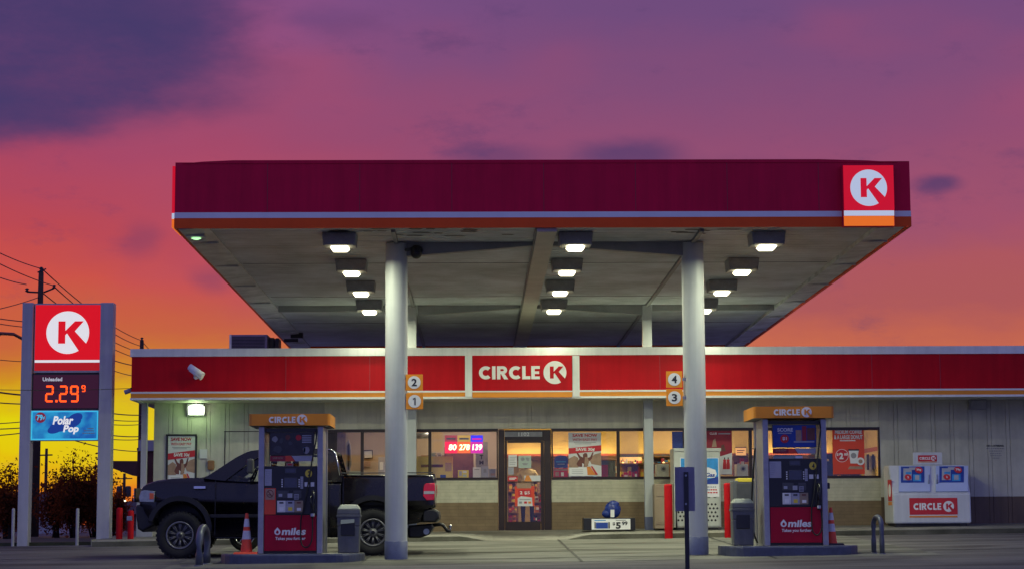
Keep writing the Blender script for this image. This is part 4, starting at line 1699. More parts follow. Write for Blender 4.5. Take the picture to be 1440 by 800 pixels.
# sandwich-board style white boxes with a disc
for (x0, x1, lab) in ((923, 941, 'cream coffee machine with round emblem in the window right of the white post'), (1036, 1052, 'cream coffee machine with round emblem beside the drinks poster')):
    t = thing('coffee_machine', lab, 'machine', P((x0 + x1) / 2, 671, 45.1))
    mb = MB()
    mb.pbox(x0, 652, x1, 671, 45.0, .4, 'propane', .015)
    mb.build('casing', t)
    mb = MB()
    c = P((x0 + x1) / 2 + 1, 658.5, 45.0)
    mb.prism(arc(c.x, c.z, .062, 0, 360, 20)[:-1], 44.99, 45.0, 'pgrey')
    mb.prism(arc(c.x, c.z, .034, 0, 360, 20)[:-1], 44.985, 44.99, 'pdark')
    mb.build('emblem', t)
carton(845.5, 647, 865.5, 670.5, 45.2, .4, 'dgrey', 'dark grey bin like box in the window beside the sale poster', 'display_box', band=[(845.7, 653, 855, 670.4, 'pdred')])
t = thing('window_sign', 'arched blue board in the lower left corner of the window right of the door', 'sign', P(788, 657, 44.9))
mb = MB()
mb.ppoly([(779.5, 657), (779.5, 645), (782, 641), (788, 639.5), (796, 640.5), (798.5, 644), (798.5, 657)], 44.9, .03, 'pblue')
mb.pbox(782, 648, 796, 649.3, 44.897, .003, 'plblue')
mb.pbox(784, 651.5, 794, 652.5, 44.897, .003, 'paperg')
mb.build('board', t)
carton(779, 657.5, 798.5, 670.5, 44.9, .3, 'pred', 'red and white carton under the arched blue board in the window', 'carton', band=[(779.4, 659, 798, 661, 'pskin'), (781, 663, 786, 669, 'pskin'), (789, 663.5, 793, 669, 'pwhite')])
carton(1160.5, 637, 1171, 669, 46.5, .5, 'pblue', 'dark navy cabinet in the last window left of the coffee poster', 'shop_cabinet', 'cabinet', band=[(1163, 645, 1166, 648, 'paper')])
t = thing('wire_rack', 'bright rack with dark bars in the last window right of the coffee poster', 'rack', P(1225, 668, 47.5))
mb = MB()
mb.pbox(1216, 640, 1236, 668, 47.6, .03, 'paper')
mb.build('back_panel', t)
for x0 in (1219.5, 1227, 1233):
    mb = MB()
    mb.pbox(x0, 638, x0 + 2.6, 660, 47.5, .08, 'pdark')
    mb.build('upright', t)
t = thing('ceiling_duct', 'round silver duct under the office ceiling beside the white rear post', 'duct', P(594, 613, 46.4))
mb = MB()
a, b = P(575, 612.5, 46.4), P(604, 611.5, 46.4)
mb.tube([a, b], .07, 'steel2', 12)
mb.build('duct', t)
# office window: cartons, notices, picture
carton(580, 641, 636.5, 672, 45.0, .5, 'cardb', 'big yellow cardboard carton filling the bottom of the office window', 'carton',
       band=[(592, 652.5, 623, 656.5, 'pbrown'), (597, 653.6, 620, 655.4, 'pdred'), (626, 650, 635, 662, 'pskin'), (619, 667, 627, 671.5, 'pblue')])
carton(644, 660.5, 659, 671.5, 44.95, .2, 'pyellow', 'small yellow and white box on the sill left of the white cartons', 'carton', band=[(645.5, 662, 649.5, 668.5, 'paperg'), (651, 661.5, 656, 664.5, 'paper'), (651, 666.5, 656, 670, 'pgreen')])
carton(665, 656.5, 676, 672, 45.0, .2, 'paper', 'white carton with a tilted flap on the office window sill', 'carton', band=[(667, 659, 674, 660, 'pgrey')])
carton(676.5, 655, 687, 672, 45.05, .2, 'paperg', 'pale grey carton second from the door on the sill', 'carton', band=[(680, 659, 684, 664, 'pgrey')])
carton(687.5, 658.5, 697, 672, 45.0, .2, 'pgrey', 'short grey carton nearest the door on the office sill', 'carton', band=[(690, 665, 696, 668, 'pskin')])
carton(606, 636, 612.5, 650, 46.0, .02, 'pgreen', 'pale green notice behind the big yellow carton', 'notice', 'notice')
carton(614, 636, 621.5, 649, 46.0, .02, 'paper', 'white notice with a dark ring behind the big yellow carton', 'notice', 'notice', band=[(616, 639, 620, 646, 'pgrey'), (617, 641, 619, 644, 'paper')])
t = thing('atm_sign', 'grey upright sign reading TM beside the office door', 'sign', P(677, 655, 46.5))
mb = MB()
mb.pbox(669, 621, 686, 657, 46.6, .3, 'pgrey')
mb.build('board', t)
mb = MB()
pletters(mb, 'T', 674.5, 639, 679.5, 645, 46.594, 'pdark', bold=.04)
pletters(mb, 'M', 674, 647, 680, 652.5, 46.594, 'pdark', bold=.04)
mb.build('lettering', t)
carton(625, 628, 666, 672, 46.9, .4, 'pbrown', 'dark brown cabinet inside the office behind the jackpot sign', 'office_cabinet', 'cabinet')
t = thing('wall_picture', 'black framed picture hung crooked on the office wall', 'picture', P(517, 645, 47.9))
mb = MB()
for pp in ([(511, 632.5), (524, 632), (524, 633), (511, 633.6)], [(511.4, 643.5), (524.3, 642.8), (524.5, 644), (511.5, 644.7)], [(511, 633.7), (512, 633.6), (512.4, 643.4), (511.5, 643.5)], [(523, 633.1), (524, 633), (524.4, 642.7), (523.5, 642.8)]):
    mb.ppoly(pp, 47.93, .03, 'pdark')
mb.build('frame', t)
mb = MB()
mb.ppoly([(512, 633.7), (523, 633.2), (523.5, 642.7), (512.5, 643.3)], 47.95, .03, 'paper')
mb.build('picture_sheet', t)
carton(511, 648, 521, 655, 47.9, .03, 'pskin', 'tan paper pinned up under the crooked picture', 'notice', 'notice')
carton(532, 642, 541, 667, 46.6, .3, 'paperg', 'white grey bottle shaped dispenser on the office shelf', 'dispenser', 'dispenser', band=[(534, 649, 539, 660, 'pwhite')])
carton(491, 662, 508, 671, 45.3, .3, 'pgreen', 'teal box on the sill at the left end of the office windows', 'carton')
t = thing('office_curtain', 'pinkish vertical blind at the left end of the office windows', 'curtain', P(479, 671, 44.9))
mb = MB()
a, b = P(472, 607, 44.9), P(486, 671, 44.9)
for k in range(7):
    x = a.x + (b.x - a.x) * k / 7
    mb.box((x, 44.9 + .02 * (k % 2), b.z), (x + (b.x - a.x) / 7, 44.92 + .02 * (k % 2), a.z), 'pskin')
mb.build('slats', t)
t = thing('guitar_case', 'dark upright wall rack inside the first lit office window', 'rack', P(490, 668, 46.2))
mb = MB()
mb.ppoly([(487, 622), (490, 617), (493, 626), (494, 648), (492, 664), (488, 666), (486.5, 650)], 46.2, .12, 'pgrey')
mb.ppoly([(488.5, 626), (491, 622), (492, 640), (491, 660), (489, 660)], 46.19, .01, 'pdark')
mb.build('body', t)

# the clerk behind the door glass -------------------------------------------
def skinned(name, joints, edges, mats, parent=None, loc=None, levels=2, root=0):
    """One continuous surface grown over a skeleton of joints (x,y,z,radius[,depth radius])."""
    me = bpy.data.meshes.new(name)
    me.from_pydata([j[:3] for j in joints], edges, [])
    ob = bpy.data.objects.new(name, me)
    COL.objects.link(ob)
    sk = ob.modifiers.new('skin', 'SKIN')
    sk.use_smooth_shade = True
    for i, v in enumerate(me.skin_vertices[0].data):
        r = joints[i][3]
        v.radius = (r, joints[i][4] if len(joints[i]) > 4 else r)
        v.use_root = (i == root)
    sub = ob.modifiers.new('sub', 'SUBSURF')
    sub.levels = sub.render_levels = levels
    dg = bpy.context.evaluated_depsgraph_get()
    m2 = bpy.data.meshes.new_from_object(ob.evaluated_get(dg))
    bpy.data.objects.remove(ob)
    m2.materials.clear()
    for m in mats:
        m2.materials.append(M[m])
    o2 = bpy.data.objects.new(name, m2)
    COL.objects.link(o2)
    for p in m2.polygons:
        p.use_smooth = True
    if parent is not None:
        o2.parent = parent
    elif loc is not None:
        o2.location = loc
    ORG[o2.name] = Vector(loc) if loc is not None else org(parent)
    return o2


pc = P(742, 744, 46.6)
pz = IZ0
person = thing('person', 'shop clerk in a cream T-shirt and dark trousers standing behind the door glass', 'person', (pc.x, 46.6, pz))
# body (local metres, facing the street = -y)
J = [(0, 0, .95, .13, .10), (0, 0, 1.15, .135, .10), (0, 0, 1.36, .165, .11), (0, 0, 1.50, .065, .06), (0, -.01, 1.60, .07, .08), (0, -.01, 1.70, .085, .10), (0, 0, 1.77, .05, .06),
     (.17, 0, 1.43, .06), (.27, -.02, 1.20, .045), (.27, -.12, .97, .034), (.27, -.15, .91, .03),
     (-.17, 0, 1.43, .06), (-.27, -.02, 1.20, .045), (-.27, -.12, .97, .034), (-.27, -.15, .91, .03),
     (.10, 0, .86, .085), (.11, -.01, .50, .06), (.11, .02, .10, .042), (.12, -.09, .04, .035), (.12, -.15, .03, .025),
     (-.10, 0, .86, .085), (-.11, -.01, .50, .06), (-.11, .02, .10, .042), (-.12, -.09, .04, .035), (-.12, -.15, .03, .025)]
E = [(0, 1), (1, 2), (2, 3), (3, 4), (4, 5), (5, 6), (2, 7), (7, 8), (8, 9), (9, 10), (2, 11), (11, 12), (12, 13), (13, 14), (0, 15), (15, 16), (16, 17), (17, 18), (18, 19), (0, 20), (20, 21), (21, 22), (22, 23), (23, 24)]
for sx_ in (1, -1):
    base = 10 if sx_ == 1 else 14
    for q, (dx, dy, dz) in enumerate(((-.024, -.01, -.085), (-.008, -.015, -.095), (.008, -.015, -.09), (.022, -.01, -.075), (-.035, -.03, -.05))):
        J.append((sx_ * .27 + dx * sx_, -.15 + dy, .91 + dz, .0095))
        E.append((base, len(J) - 1))
person.scale = (.94, .94, .94)
body = skinned('body', J, E, ['skin'], person)
body.data.materials.append(M['cloth_w'])
body.data.materials.append(M['cloth_d'])
for p in body.data.polygons:
    c = p.center
    if c.z < .93 and abs(c.x) < .23:
        p.material_index = 2 if c.z > .08 else 2
    elif c.z < 1.50 and (abs(c.x) < .24 or c.z > 1.17):
        p.material_index = 1
mb = MB()
o_ = Vector((pc.x, 46.6, pz))
mb.ball(o_ + Vector((0, .015, 1.725)), .108, 'hair', 3, .03, (.92, 1.0, .85))
mb.build('hair', person)
mb = MB()
for s in (-1, 1):
    mb.ball(o_ + Vector((s * .032, -.108, 1.675)), .012, 'pwhite', 2)
    mb.ball(o_ + Vector((s * .032, -.118, 1.675)), .006, 'pdark', 1)
    mb.ball(o_ + Vector((s * .095, .0, 1.665)), .022, 'skin', 2, 0, (.5, .8, 1.3))
mb.ball(o_ + Vector((0, -.115, 1.645)), .015, 'skin', 2, 0, (.8, 1.2, 1.3))
mb.box(o_ + Vector((-.025, -.108, 1.605)), o_ + Vector((.025, -.09, 1.612)), 'pbrown')
mb.build('face', person)
# ------------------------------------------------------------------ wall fittings on the shop
def wall_lamp(px, py, lit, label):
    t = thing('wall_light', label, 'light', P(px, py + 8, WALL_Y - .1))
    c = P(px, py, WALL_Y)
    mb = MB()
    mb.hexa([(c.x - .20, WALL_Y - .10, c.z - .14), (c.x + .20, WALL_Y - .10, c.z - .14), (c.x - .20, WALL_Y, c.z - .14), (c.x + .20, WALL_Y, c.z - .14),
             (c.x - .19, WALL_Y - .19, c.z + .13), (c.x + .19, WALL_Y - .19, c.z + .13), (c.x - .19, WALL_Y, c.z + .14), (c.x + .19, WALL_Y, c.z + .14)], 'pgrey' if not lit else 'steel', .012)
    mb.build('housing', t)
    mb = MB()
    z = c.z
    if lit:
        mb.ppoly([(px - 11.5, py - 4.5), (px, py - 8.5), (px + 11.5, py - 4.5), (px + 10.5, py + 6.5), (px - 10.5, py + 6.5)], WALL_Y - .225, .02, 'e_glens')
    else:
      mb.hexa([(c.x - .17, WALL_Y - .125, z - .12), (c.x + .17, WALL_Y - .125, z - .12), (c.x - .17, WALL_Y - .105, z - .125), (c.x + .17, WALL_Y - .105, z - .125),
             (c.x - .165, WALL_Y - .235, z + .06), (c.x + .165, WALL_Y - .235, z + .06), (c.x - .165, WALL_Y - .185, z + .10), (c.x + .165, WALL_Y - .185, z + .10)], 'e_glens' if lit else 'pgrey')
    mb.build('lens', t)
    if lit:
        ld = bpy.data.lights.new('lamp', 'POINT')
        ld.energy = 5
        ld.shadow_soft_size = .1
        ld.color = (.50, 1.0, .28)
        lo = bpy.data.objects.new('lamp', ld)
        COL.objects.link(lo)
        lo.location = (c.x, WALL_Y - .40, z - .10)
        lo.parent = t
        lo.matrix_parent_inverse = Matrix.Translation(-org(t))


wall_lamp(276, 576, True, 'lit greenish wall pack lamp under the eave over the framed sale poster')
wall_lamp(1373, 567, False, 'unlit grey wall pack lamp under the eave over the ice chest')

t = thing('security_camera', 'white bullet camera angled down on the left of the red fascia', 'camera', P(272, 530, FY))
a, b = P(268, 518.5, FY - .28), P(284, 531, FY - .34)
mb = MB()
mb.tube([a, a.lerp(b, .5), b], .058, 'white', 14)
mb.build('body', t)
mb = MB()
a2, b2 = P(266.5, 516.5, FY - .28), P(285.5, 529, FY - .35)
d_ = (b2 - a2)
mb.tube([a2 + Vector((0, 0, .02)), b2 + Vector((0, 0, .02))], .068, 'white', 14)
mb.build('sunshield', t)
mb = MB()
m_ = P(274, 529, FY - .2)
mb.tube([m_ + Vector((0, -.09, .03)), m_, (m_.x, FY, m_.z)], .018, 'white', 8)
mb.lathe((m_.x, FY - .03, m_.z), [(.05, 0), (.05, .03)], 'white', 'Y', 16)
mb.build('bracket', t)
t = thing('security_camera', 'small grey camera poking out of the left end of the fascia', 'camera', P(182, 553, FY + .4))
c = P(178.5, 550, FY + .4)
mb = MB()
mb.tube([c + Vector((-.05, 0, -.02)), c + Vector((.10, 0, .03))], .05, 'paperg', 12)
mb.build('body', t)
mb = MB()
mb.tube([c + Vector((.08, 0, .03)), (XL, FY + .4, c.z + .04)], .02, 'paperg', 8)
mb.build('bracket', t)
# left end wall boxes
carton(280.5, 631, 291.5, 644, WALL_Y - .05, .045, 'paper', 'white metal box on the left end wall beside the framed poster', 'wall_box', 'box')
t = thing('meter_box', 'rusty brown rounded box on the left end wall below the white box', 'box', P(295.5, 661, WALL_Y - .08))
mb = MB()
mb.pbox(291.5, 646.5, 301, 660, WALL_Y - .10, .098, 'wood', .03)
mb.build('casing', t)
mb = MB()
a = P(296, 661, WALL_Y - .03)
mb.tube([(a.x, WALL_Y - .03, a.z), (a.x, WALL_Y - .03, a.z - .7)], .014, 'siding_w', 8)
mb.build('conduit', t)
# service door outline behind the truck
mb = MB()
mb.pbox(315, 605.5, 375, 606.6, WALL_Y - .006, .005, 'frame')
mb.pbox(315, 606.7, 316.2, 735, WALL_Y - .006, .005, 'frame')
sd = mb.build('service_door_joint', shop)
# downpipe post at the left end of the shop
x0 = P(199, 600, 44.2).x
mb = MB()
mb.box((x0, 44.15, G(x0, 44) - .02), (x0 + .13, 44.28, zb0 + .018), 'pylon', .01)
mb.build('eave_post', shop)
mb = MB()
mb.box((x0 - .06, 44.05, G(x0, 44) - .02), (x0 + .3, 44.14, G(x0, 44) + .95), 'paperg', .02)
tag(mb.build('meter_cabinet', loc=(x0, 44.1, G(x0, 44))), 'low grey cabinet by the post at the left end of the shop', 'cabinet')
# notice printed on the right wall
mb = MB()
Yn = WALL_Y - .008
pletters(mb, 'NO LOITERING', 1387.5, 625, 1411.5, 627.5, Yn, 'pdark', bold=.03)
for (y, a, b) in ((630, 1387, 1412), (633.5, 1391, 1409), (637, 1392, 1408), (640, 1393, 1409), (643.5, 1396, 1405)):
    x = a
    while x < b:
        w = random.uniform(1.2, 3.2)
        mb.pbox(x, y - .6, min(b, x + w), y + .6, Yn, .003, 'pgrey')
        x += w + .8
tag(mb.build('wall_notice', loc=P(1400, 645, Yn)), 'small stencilled dark notice on the bare wall right of the ice chest', 'notice')
# roof unit
t = thing('rooftop_unit', 'dark air conditioning unit standing on the shop roof at the left', 'air conditioner', P(350, 492, 48))
mb = MB()
a, b = P(322.5, 492, 48), P(376, 470, 48)
mb.box((a.x, 48, a.z - .6), (b.x, 49.4, b.z), 'hv', .015)
for k in range(9):
    mb.box((a.x + .06, 47.985, a.z + .02 + k * .035), (b.x - .06, 47.999, a.z + .038 + k * .035), 'hvd')
mb.box((a.x, 47.98, a.z - .5), (a.x + .05, 47.999, b.z), 'coping')
mb.build('cabinet', t)
mb = MB()
mb.pbox(377, 474.5, 385, 495, 48.3, .5, 'hvd')
mb.pbox(383, 476, 387.5, 490, 48.5, .5, 'hv')
mb.pbox(387.6, 475, 392, 488, 48.2, .6, 'hvd')
mb.build('fan_hood', t)

# ------------------------------------------------------------------ ice chest
YI = 43.25
t = thing('ice_chest', 'white slope fronted ice chest with two blue posters by the right wall', 'ice chest', P(1312, 737, YI))
zi0, zi1, zi2 = P(1312, 735, YI).z, P(1312, 694, YI).z, P(1312, 653, YI).z
xl, xr = P(1256, 700, YI).x, P(1367.5, 735, YI).x
mb = MB()
prof = [(YI, zi0), (YI, zi1), (YI + .40, zi2), (YI + .95, zi2), (YI + .95, zi0)]
mb.prism_x(prof, xl, xr - .02, 'ice')
es = [e for e in mb.bm.edges]
bmesh.ops.bevel(mb.bm, geom=es, offset=.02, segments=2, affect='EDGES')
mb.box((xl + .06, YI + .08, zi0 - .06), (xr - .1, YI + .9, zi0 + .02), 'pdark')
mb.build('cabinet', t)


def slope(px0, py0, px1, py1, off, m, mb):
    """panel lying on the sloped front."""
    dz, dy = zi2 - zi1, .40
    nl = math.hypot(dz, dy)
    ny, nz = -dz / nl, dy / nl
    out = []
    for (px, py) in ((px0, py1), (px1, py1), (px1, py0), (px0, py0)):
        v = max(0, min(1, (694 - py) / 41))
        Y = YI + .40 * v
        x = P(px, py, Y).x
        out.append(Vector((x, Y, zi1 + dz * v)))
    n = Vector((0, ny, nz))
    c = [out[0] + n * off[1], out[1] + n * off[1], out[0] + n * off[0], out[1] + n * off[0], out[3] + n * off[1], out[2] + n * off[1], out[3] + n * off[0], out[2] + n * off[0]]
    mb.hexa(c, m)


for s, (x0, x1) in enumerate(((1263.5, 1307.5), (1315.5, 1361.0))):
    mb = MB()
    slope(x0, 655, x1, 691.5, (.0, .035), 'icedoor', mb)
    d = mb.build('chest_door', t)
    mb = MB()
    xa_, xb_ = (x0 + 3, x1 - 8) if s == 0 else (x0 + 5, x1 - 6)
    slope(xa_, 656, xb_, 679, (.036, .040), 'pblue', mb)
    w, h = xb_ - xa_, 23.0
    slope(xa_ + w * .10, 656 + h * .12, xa_ + w * .46, 656 + h * .86, (.041, .044), 'paperg', mb)
    slope(xa_ + w * .35, 656 + h * .06, xa_ + w * .66, 656 + h * .22, (.0415, .045), 'paperg', mb)
    slope(xa_ + w * .2, 656 + h * .35, xa_ + w * .44, 656 + h * .48, (.0445, .047), 'plblue', mb)
    slope(xa_ + w * .52, 656 + h * .5, xa_ + w * .86, 656 + h * .92, (.041, .044), 'plblue', mb)
    slope(xa_ + w * .60, 656 + h * .55, xa_ + w * .78, 656 + h * .85, (.0445, .047), 'paperg', mb)
    for (u, v, r) in ((.76, .24, .085), (.30, .68, .075)):
        yv = 656 + h * v
        vv = (694 - yv) / 41
        c = P(xa_ + w * u, yv, YI + .40 * vv)
        nd = Vector((0, -(zi2 - zi1), .40)).normalized()
        ud = Vector((0, .40, zi2 - zi1)).normalized()
        o0 = Vector((c.x, YI + .40 * vv, zi1 + (zi2 - zi1) * vv))
        mb.face([o0 + nd * .05 + Vector((r * math.cos(R(a_)), 0, 0)) + ud * (r * math.sin(R(a_))) for a_ in range(0, 360, 20)], 'pred')
        me = text_mesh('79\u00a2' if u > .5 else '2', .03)
        if True:
            xs_ = [v_.co.x for v_ in me.vertices]
            ys_ = [v_.co.y for v_ in me.vertices]
            wq = max(xs_) - min(xs_)
            kx = r * (1.25 if u > .5 else .45) / wq
            i = mb.mi('pwhite')
            for f in me.polygons:
                vs = []
                for q in f.vertices:
                    co = me.vertices[q].co
                    vs.append(mb.bm.verts.new(o0 + nd * .054 + Vector(((co.x - (max(xs_) + min(xs_)) / 2) * kx, 0, 0)) + ud * ((co.y - (max(ys_) + min(ys_)) / 2) * kx)))
                g = mb.bm.faces.new(vs)
                g.material_index = i
            bpy.data.meshes.remove(me)
    mb.build('door_poster', d)
    mb = MB()
    hx = x1 - 1.5 if s == 0 else x0 + 2
    slope(hx - 1.2, 676, hx + 1.2, 680.5, (.036, .07), 'steel2', mb)
    slope(hx - .6, 668, hx + .6, 676, (.036, .055), 'steel2', mb)
    mb.build('handle', d)
st = MB()
st.pbox(1279, 699.5, 1346.5, 723, YI - .006, .005, 'pred')
st.pbox(1279, 723.3, 1346.5, 724.3, YI - .006, .005, 'pwhite')
st.pbox(1279, 724.5, 1346.5, 727, YI - .006, .005, 'porange')
stk = st.build('front_sticker', t)
mb = MB()
brand(mb, 1284.5, 1341.5, 711.5, YI - .006, M['pwhite'], M['pred'], 9.5, 7.6, .004)
mb.build('lettering', stk)
mb = MB()   # side sticker, facing left
zs1, zs0 = P(1250, 674, YI + .3).z, P(1250, 704, YI + .3).z
mb.box((xl - .006, YI + .12, zs0), (xl - .001, YI + .50, zs1), 'pred')
mb.box((xl - .006, YI + .12, zs0 - .09), (xl - .001, YI + .50, zs0 - .015), 'porange')
c0 = Vector((xl - .008, YI + .31, (zs0 + zs1) / 2))
mb.face([c0 + Vector((0, .14 * math.cos(R(a_)), .14 * math.sin(R(a_)))) for a_ in range(0, 360, 15)], 'pwhite')
mb.build('side_sticker', t)
mb = MB()
mb.pbox(1284, 635.5, 1325, 653, YI + .50, .06, 'ice', .01)
hd = mb.build('header_sign', t)
mb = MB()
mb.pbox(1291, 639.5, 1317.5, 648, YI + .494, .005, 'pred')
mb.pbox(1291, 648.5, 1317.5, 649.4, YI + .494, .005, 'porange')
brand(mb, 1293, 1316, 643.8, YI + .494, M['pwhite'], M['pred'], 3.8, 3.4, .004)
mb.build('lettering', hd)
mb = MB()
for px in (1259, 1350):
    a = P(px, 736, YI + .1)
    mb.box((a.x, YI + .05, SW(a.x, YI) - .01), (a.x + .12, YI + .2, zi0 + .01), 'pdark')
mb.build('feet', t)

# ------------------------------------------------------------------ propane cage, cabinet, bench display
YP = 43.15
t = thing('propane_cabinet', 'tall white gas bottle cabinet with blue poster and pierced door behind the right column', 'cabinet', P(984, 742, YP))
mb = MB()
mb.pbox(948, 632, 1013.5, 741, YP, .85, 'propane', .015)
mb.pbox(947.5, 629.5, 1014, 634, YP - .02, .9, 'propane', .006)
mb.pbox(952, 741, 1010, 744, YP + .03, .7, 'pdark')
mb.build('cabinet', t)
mb = MB()
mb.pbox(952, 698.6, 1012.3, 739, YP - .016, .015, 'propane', .004)
for r in range(5):
    for c_ in range(12):
        px = 954 + c_ * 5.2 + (2.6 if r % 2 else 0)
        if px > 1011:
            continue
        c = P(px, 708.5 + r * 5.6, YP)
        mb.prism(arc(c.x, c.z, .024, 0, 360, 12)[:-1], YP - .019, YP - .016, 'pdark')
for c_ in range(7):
    mb.pbox(953 + c_ * 8.4, 698.6, 957 + c_ * 8.4, 699.6, YP - .019, .003, 'pdark')
mb.build('pierced_door', t)
for px0, px1 in ((956.5, 975), (978, 1011)):
    mb = MB()
    mb.pbox(px0, 643, px1, 698, YP - .008, .007, 'pwhite')
    po = mb.build('poster', t)
    mb = MB()
    mb.pbox(px0 + 1, 643.8, px1 - 1, 680, YP - .012, .004, 'plblue')
    mb.ppoly([(px0 + 1, 680), (px0 + 1, 668), ((px0 + px1) / 2, 674), (px1 - 1, 669), (px1 - 1, 680)], YP - .014, .002, 'pblue')
    mb.ppoly([(px0 + 1, 662), ((px0 + px1) / 2, 656), (px1 - 5, 660), (px1 - 3, 666), (px1 - 6, 671), (px0 + 1, 672)], YP - .016, .002, 'pwhite')
    mb.build('picture', po)
    mb = MB()
    if px0 > 970:
        pletters(mb, 'Gas', 992, 664, 1005, 670, YP - .019, 'pblue', bold=.04, shear=.12)
        for (y, a, b, m) in ((684, 982, 1007, 'paperg'), (688, 984, 998, 'pblue'), (688, 999, 1008, 'pred'), (692, 985, 1009, 'pred')):
            x = a
            while x < b:
                w = random.uniform(1.5, 3.4)
                mb.pbox(x, y - .9, min(b, x + w), y + .9, YP - .012, .004, m)
                x += w + .9
        mb.build('lettering', po)
mb = MB()
a = P(951.5, 741, YP - .06)
mb.tube([(a.x, YP - .06, a.z - .02), (a.x, YP - .06, a.z + .62), (a.x, YP, a.z + .66)], .018, 'pdark', 8)
mb.build('latch_rod', t)

t = thing('tan_cabinet', 'tan panelled cabinet against the brick wall behind the left red bollard', 'cabinet', P(936, 742, YP))
mb = MB()
mb.pbox(920.5, 680, 947, 742.5, YP + .1, .7, 'tan', .012)
mb.build('carcass', t)
mb = MB()
mb.pbox(923, 700, 945, 736.5, YP + .085, .014, 'tan', .006)
mb.pbox(923, 683.5, 945, 697.5, YP + .085, .014, 'tan', .006)
mb.pbox(925.5, 702.5, 942.5, 734, YP + .078, .006, 'tan', .003)
mb.build('door_panel', t)

YB = 43.0
t = thing('display_bench', 'low black bench with a white price card reading $5.99 by the brick wall', 'bench', P(857, 745, YB))
mb = MB()
mb.pbox(820.5, 727.5, 893.5, 745, YB, .5, 'black', .01)
mb.build('bench_body', t)
mb = MB()
mb.pbox(832, 729, 886.5, 744, YB - .006, .005, 'pwhite')
cd = mb.build('price_card', t)
mb = MB()
pletters(mb, '5', 866, 733.5, 873, 743, YB - .010, 'pdark', bold=.05)
pletters(mb, '$', 861.5, 733.5, 865, 738.5, YB - .010, 'pdark', bold=.03)
pletters(mb, '99', 874.5, 732.5, 882.5, 738, YB - .010, 'pdark', bold=.04)
mb.pbox(838, 734, 855, 742.5, YB - .009, .003, 'pblue')
mb.pbox(836, 733.5, 837.6, 742.5, YB - .009, .003, 'pdark')
mb.pbox(855.5, 733.5, 857.5, 742.5, YB - .009, .003, 'pdark')
mb.pbox(836, 730.5, 852, 731.7, YB - .009, .003, 'plblue')
mb.pbox(866, 730.3, 880, 731.4, YB - .009, .003, 'pgrey')
mb.build('lettering', cd)
t = thing('wrapped_bundle', 'shiny dark blue plastic wrapped bundle with a white tag on the low bench', 'bundle', P(862, 727, YB + .2))
c = P(861.5, 715.5, YB + .2)
mb = MB()
mb.ball(c + Vector((0, 0, -.01)), .185, 'bluebag', 4, .035, (.95, .8, 1.0))
mb.ball(c + Vector((-.10, -.02, -.09)), .105, 'bluebag', 3, .05, (1.3, .9, .95))
mb.ball(c + Vector((.02, -.03, .10)), .105, 'bluebag', 3, .06, (1.2, .9, .9))
mb.build('bundle', t)
mb = MB()
mb.pbox(858.5, 716, 864, 726.5, YB + .02, .006, 'paper')
mb.build('tag', t)

# ------------------------------------------------------------------ bollards
def bollard(px, py_t, py_b, Y, r, m, label, name='bollard', group=None):
    a, b = P(px, py_b, Y), P(px, py_t, Y)
    g = G(a.x, Y)
    mb = MB()
    h = b.z - g
    mb.lathe((a.x, Y, g - .02), [(r, 0), (r, h - .02), (r * .9, h + .005), (r * .55, h + .02)], m, seg=20)
    return tag(mb.build(name, loc=(a.x, Y, g)), label, 'bollard', group)


bollard(940.5, 680, 753.5, 42.0, .086, 'redbol', 'red steel bollard in front of the tan cabinet', group='red bollards')
bollard(1024.5, 678.5, 752.5, 42.0, .082, 'redbol', 'red steel bollard between the propane cabinet and the grey kiosk', group='red bollards')
bollard(167.5, 713, 758, 43.0, .068, 'redbol', 'short red bollard by the pylon, left of the pair beside the truck nose', group='red bollards')
bollard(183.5, 717, 758, 42.9, .066, 'redbol', 'short red bollard right against the truck nose, right of the pair', group='red bollards')
bollard(18, 714, 757, 43.4, .034, 'whitebol', 'thin white post at the left edge outside the pylon legs', group='thin white posts')
bollard(108.5, 714, 757, 43.4, .036, 'whitebol', 'thin white post between the two legs of the price pylon', group='thin white posts')


def hoop(px0, px1, py_t, py_b, Y, depth, r, m, label):
    a, b = P(px0, py_b, Y), P(px1, py_b, Y - depth)
    zt_ = P((px0 + px1) / 2, py_t, Y).z - r
    t = thing('hoop_bollard', label, 'bollard', ((a.x + b.x) / 2, Y - depth / 2, G((a.x + b.x) / 2, Y)))
    ga, gb = G(a.x, Y) - .02, G(b.x, Y - depth) - .02
    A, B = Vector((a.x, Y, 0)), Vector((b.x, Y - depth, 0))
    half = (B - A).length / 2
    rise = min(.24, half if half > .15 else .22)
    pts = [Vector((A.x, A.y, ga)), Vector((A.x, A.y, (ga + zt_ - rise) / 2))]
    for k in range(13):
        s = k / 12
        ang = math.pi * (1 - s)
        q = A.lerp(B, (1 + math.cos(ang)) / 2)
        pts.append(Vector((q.x, q.y, zt_ - rise + rise * math.sin(ang))))
    pts += [Vector((B.x, B.y, (gb + zt_ - rise) / 2)), Vector((B.x, B.y, gb))]
    mb = MB()
    mb.tube(pts, r, m, 14)
    mb.build('hoop', t)
    mb = MB()
    for p_, g_ in ((A, ga), (B, gb)):
        mb.lathe((p_.x, p_.y, g_ + .012), [(r * 1.5, 0), (r * 1.5, .02), (r * 1.02, .03)], m, seg=14)
    mb.build('base_collars', t)


hoop(291, 280, 736, 787, 33.75, .62, .062, 'hoop', 'grey steel hoop bollard seen end on by the truck front wheel')
hoop(1229, 1240.5, 722.5, 773, 33.95, 0.30, .042, 'hoop', 'bent steel hoop bollard at the right end of the right pump island')


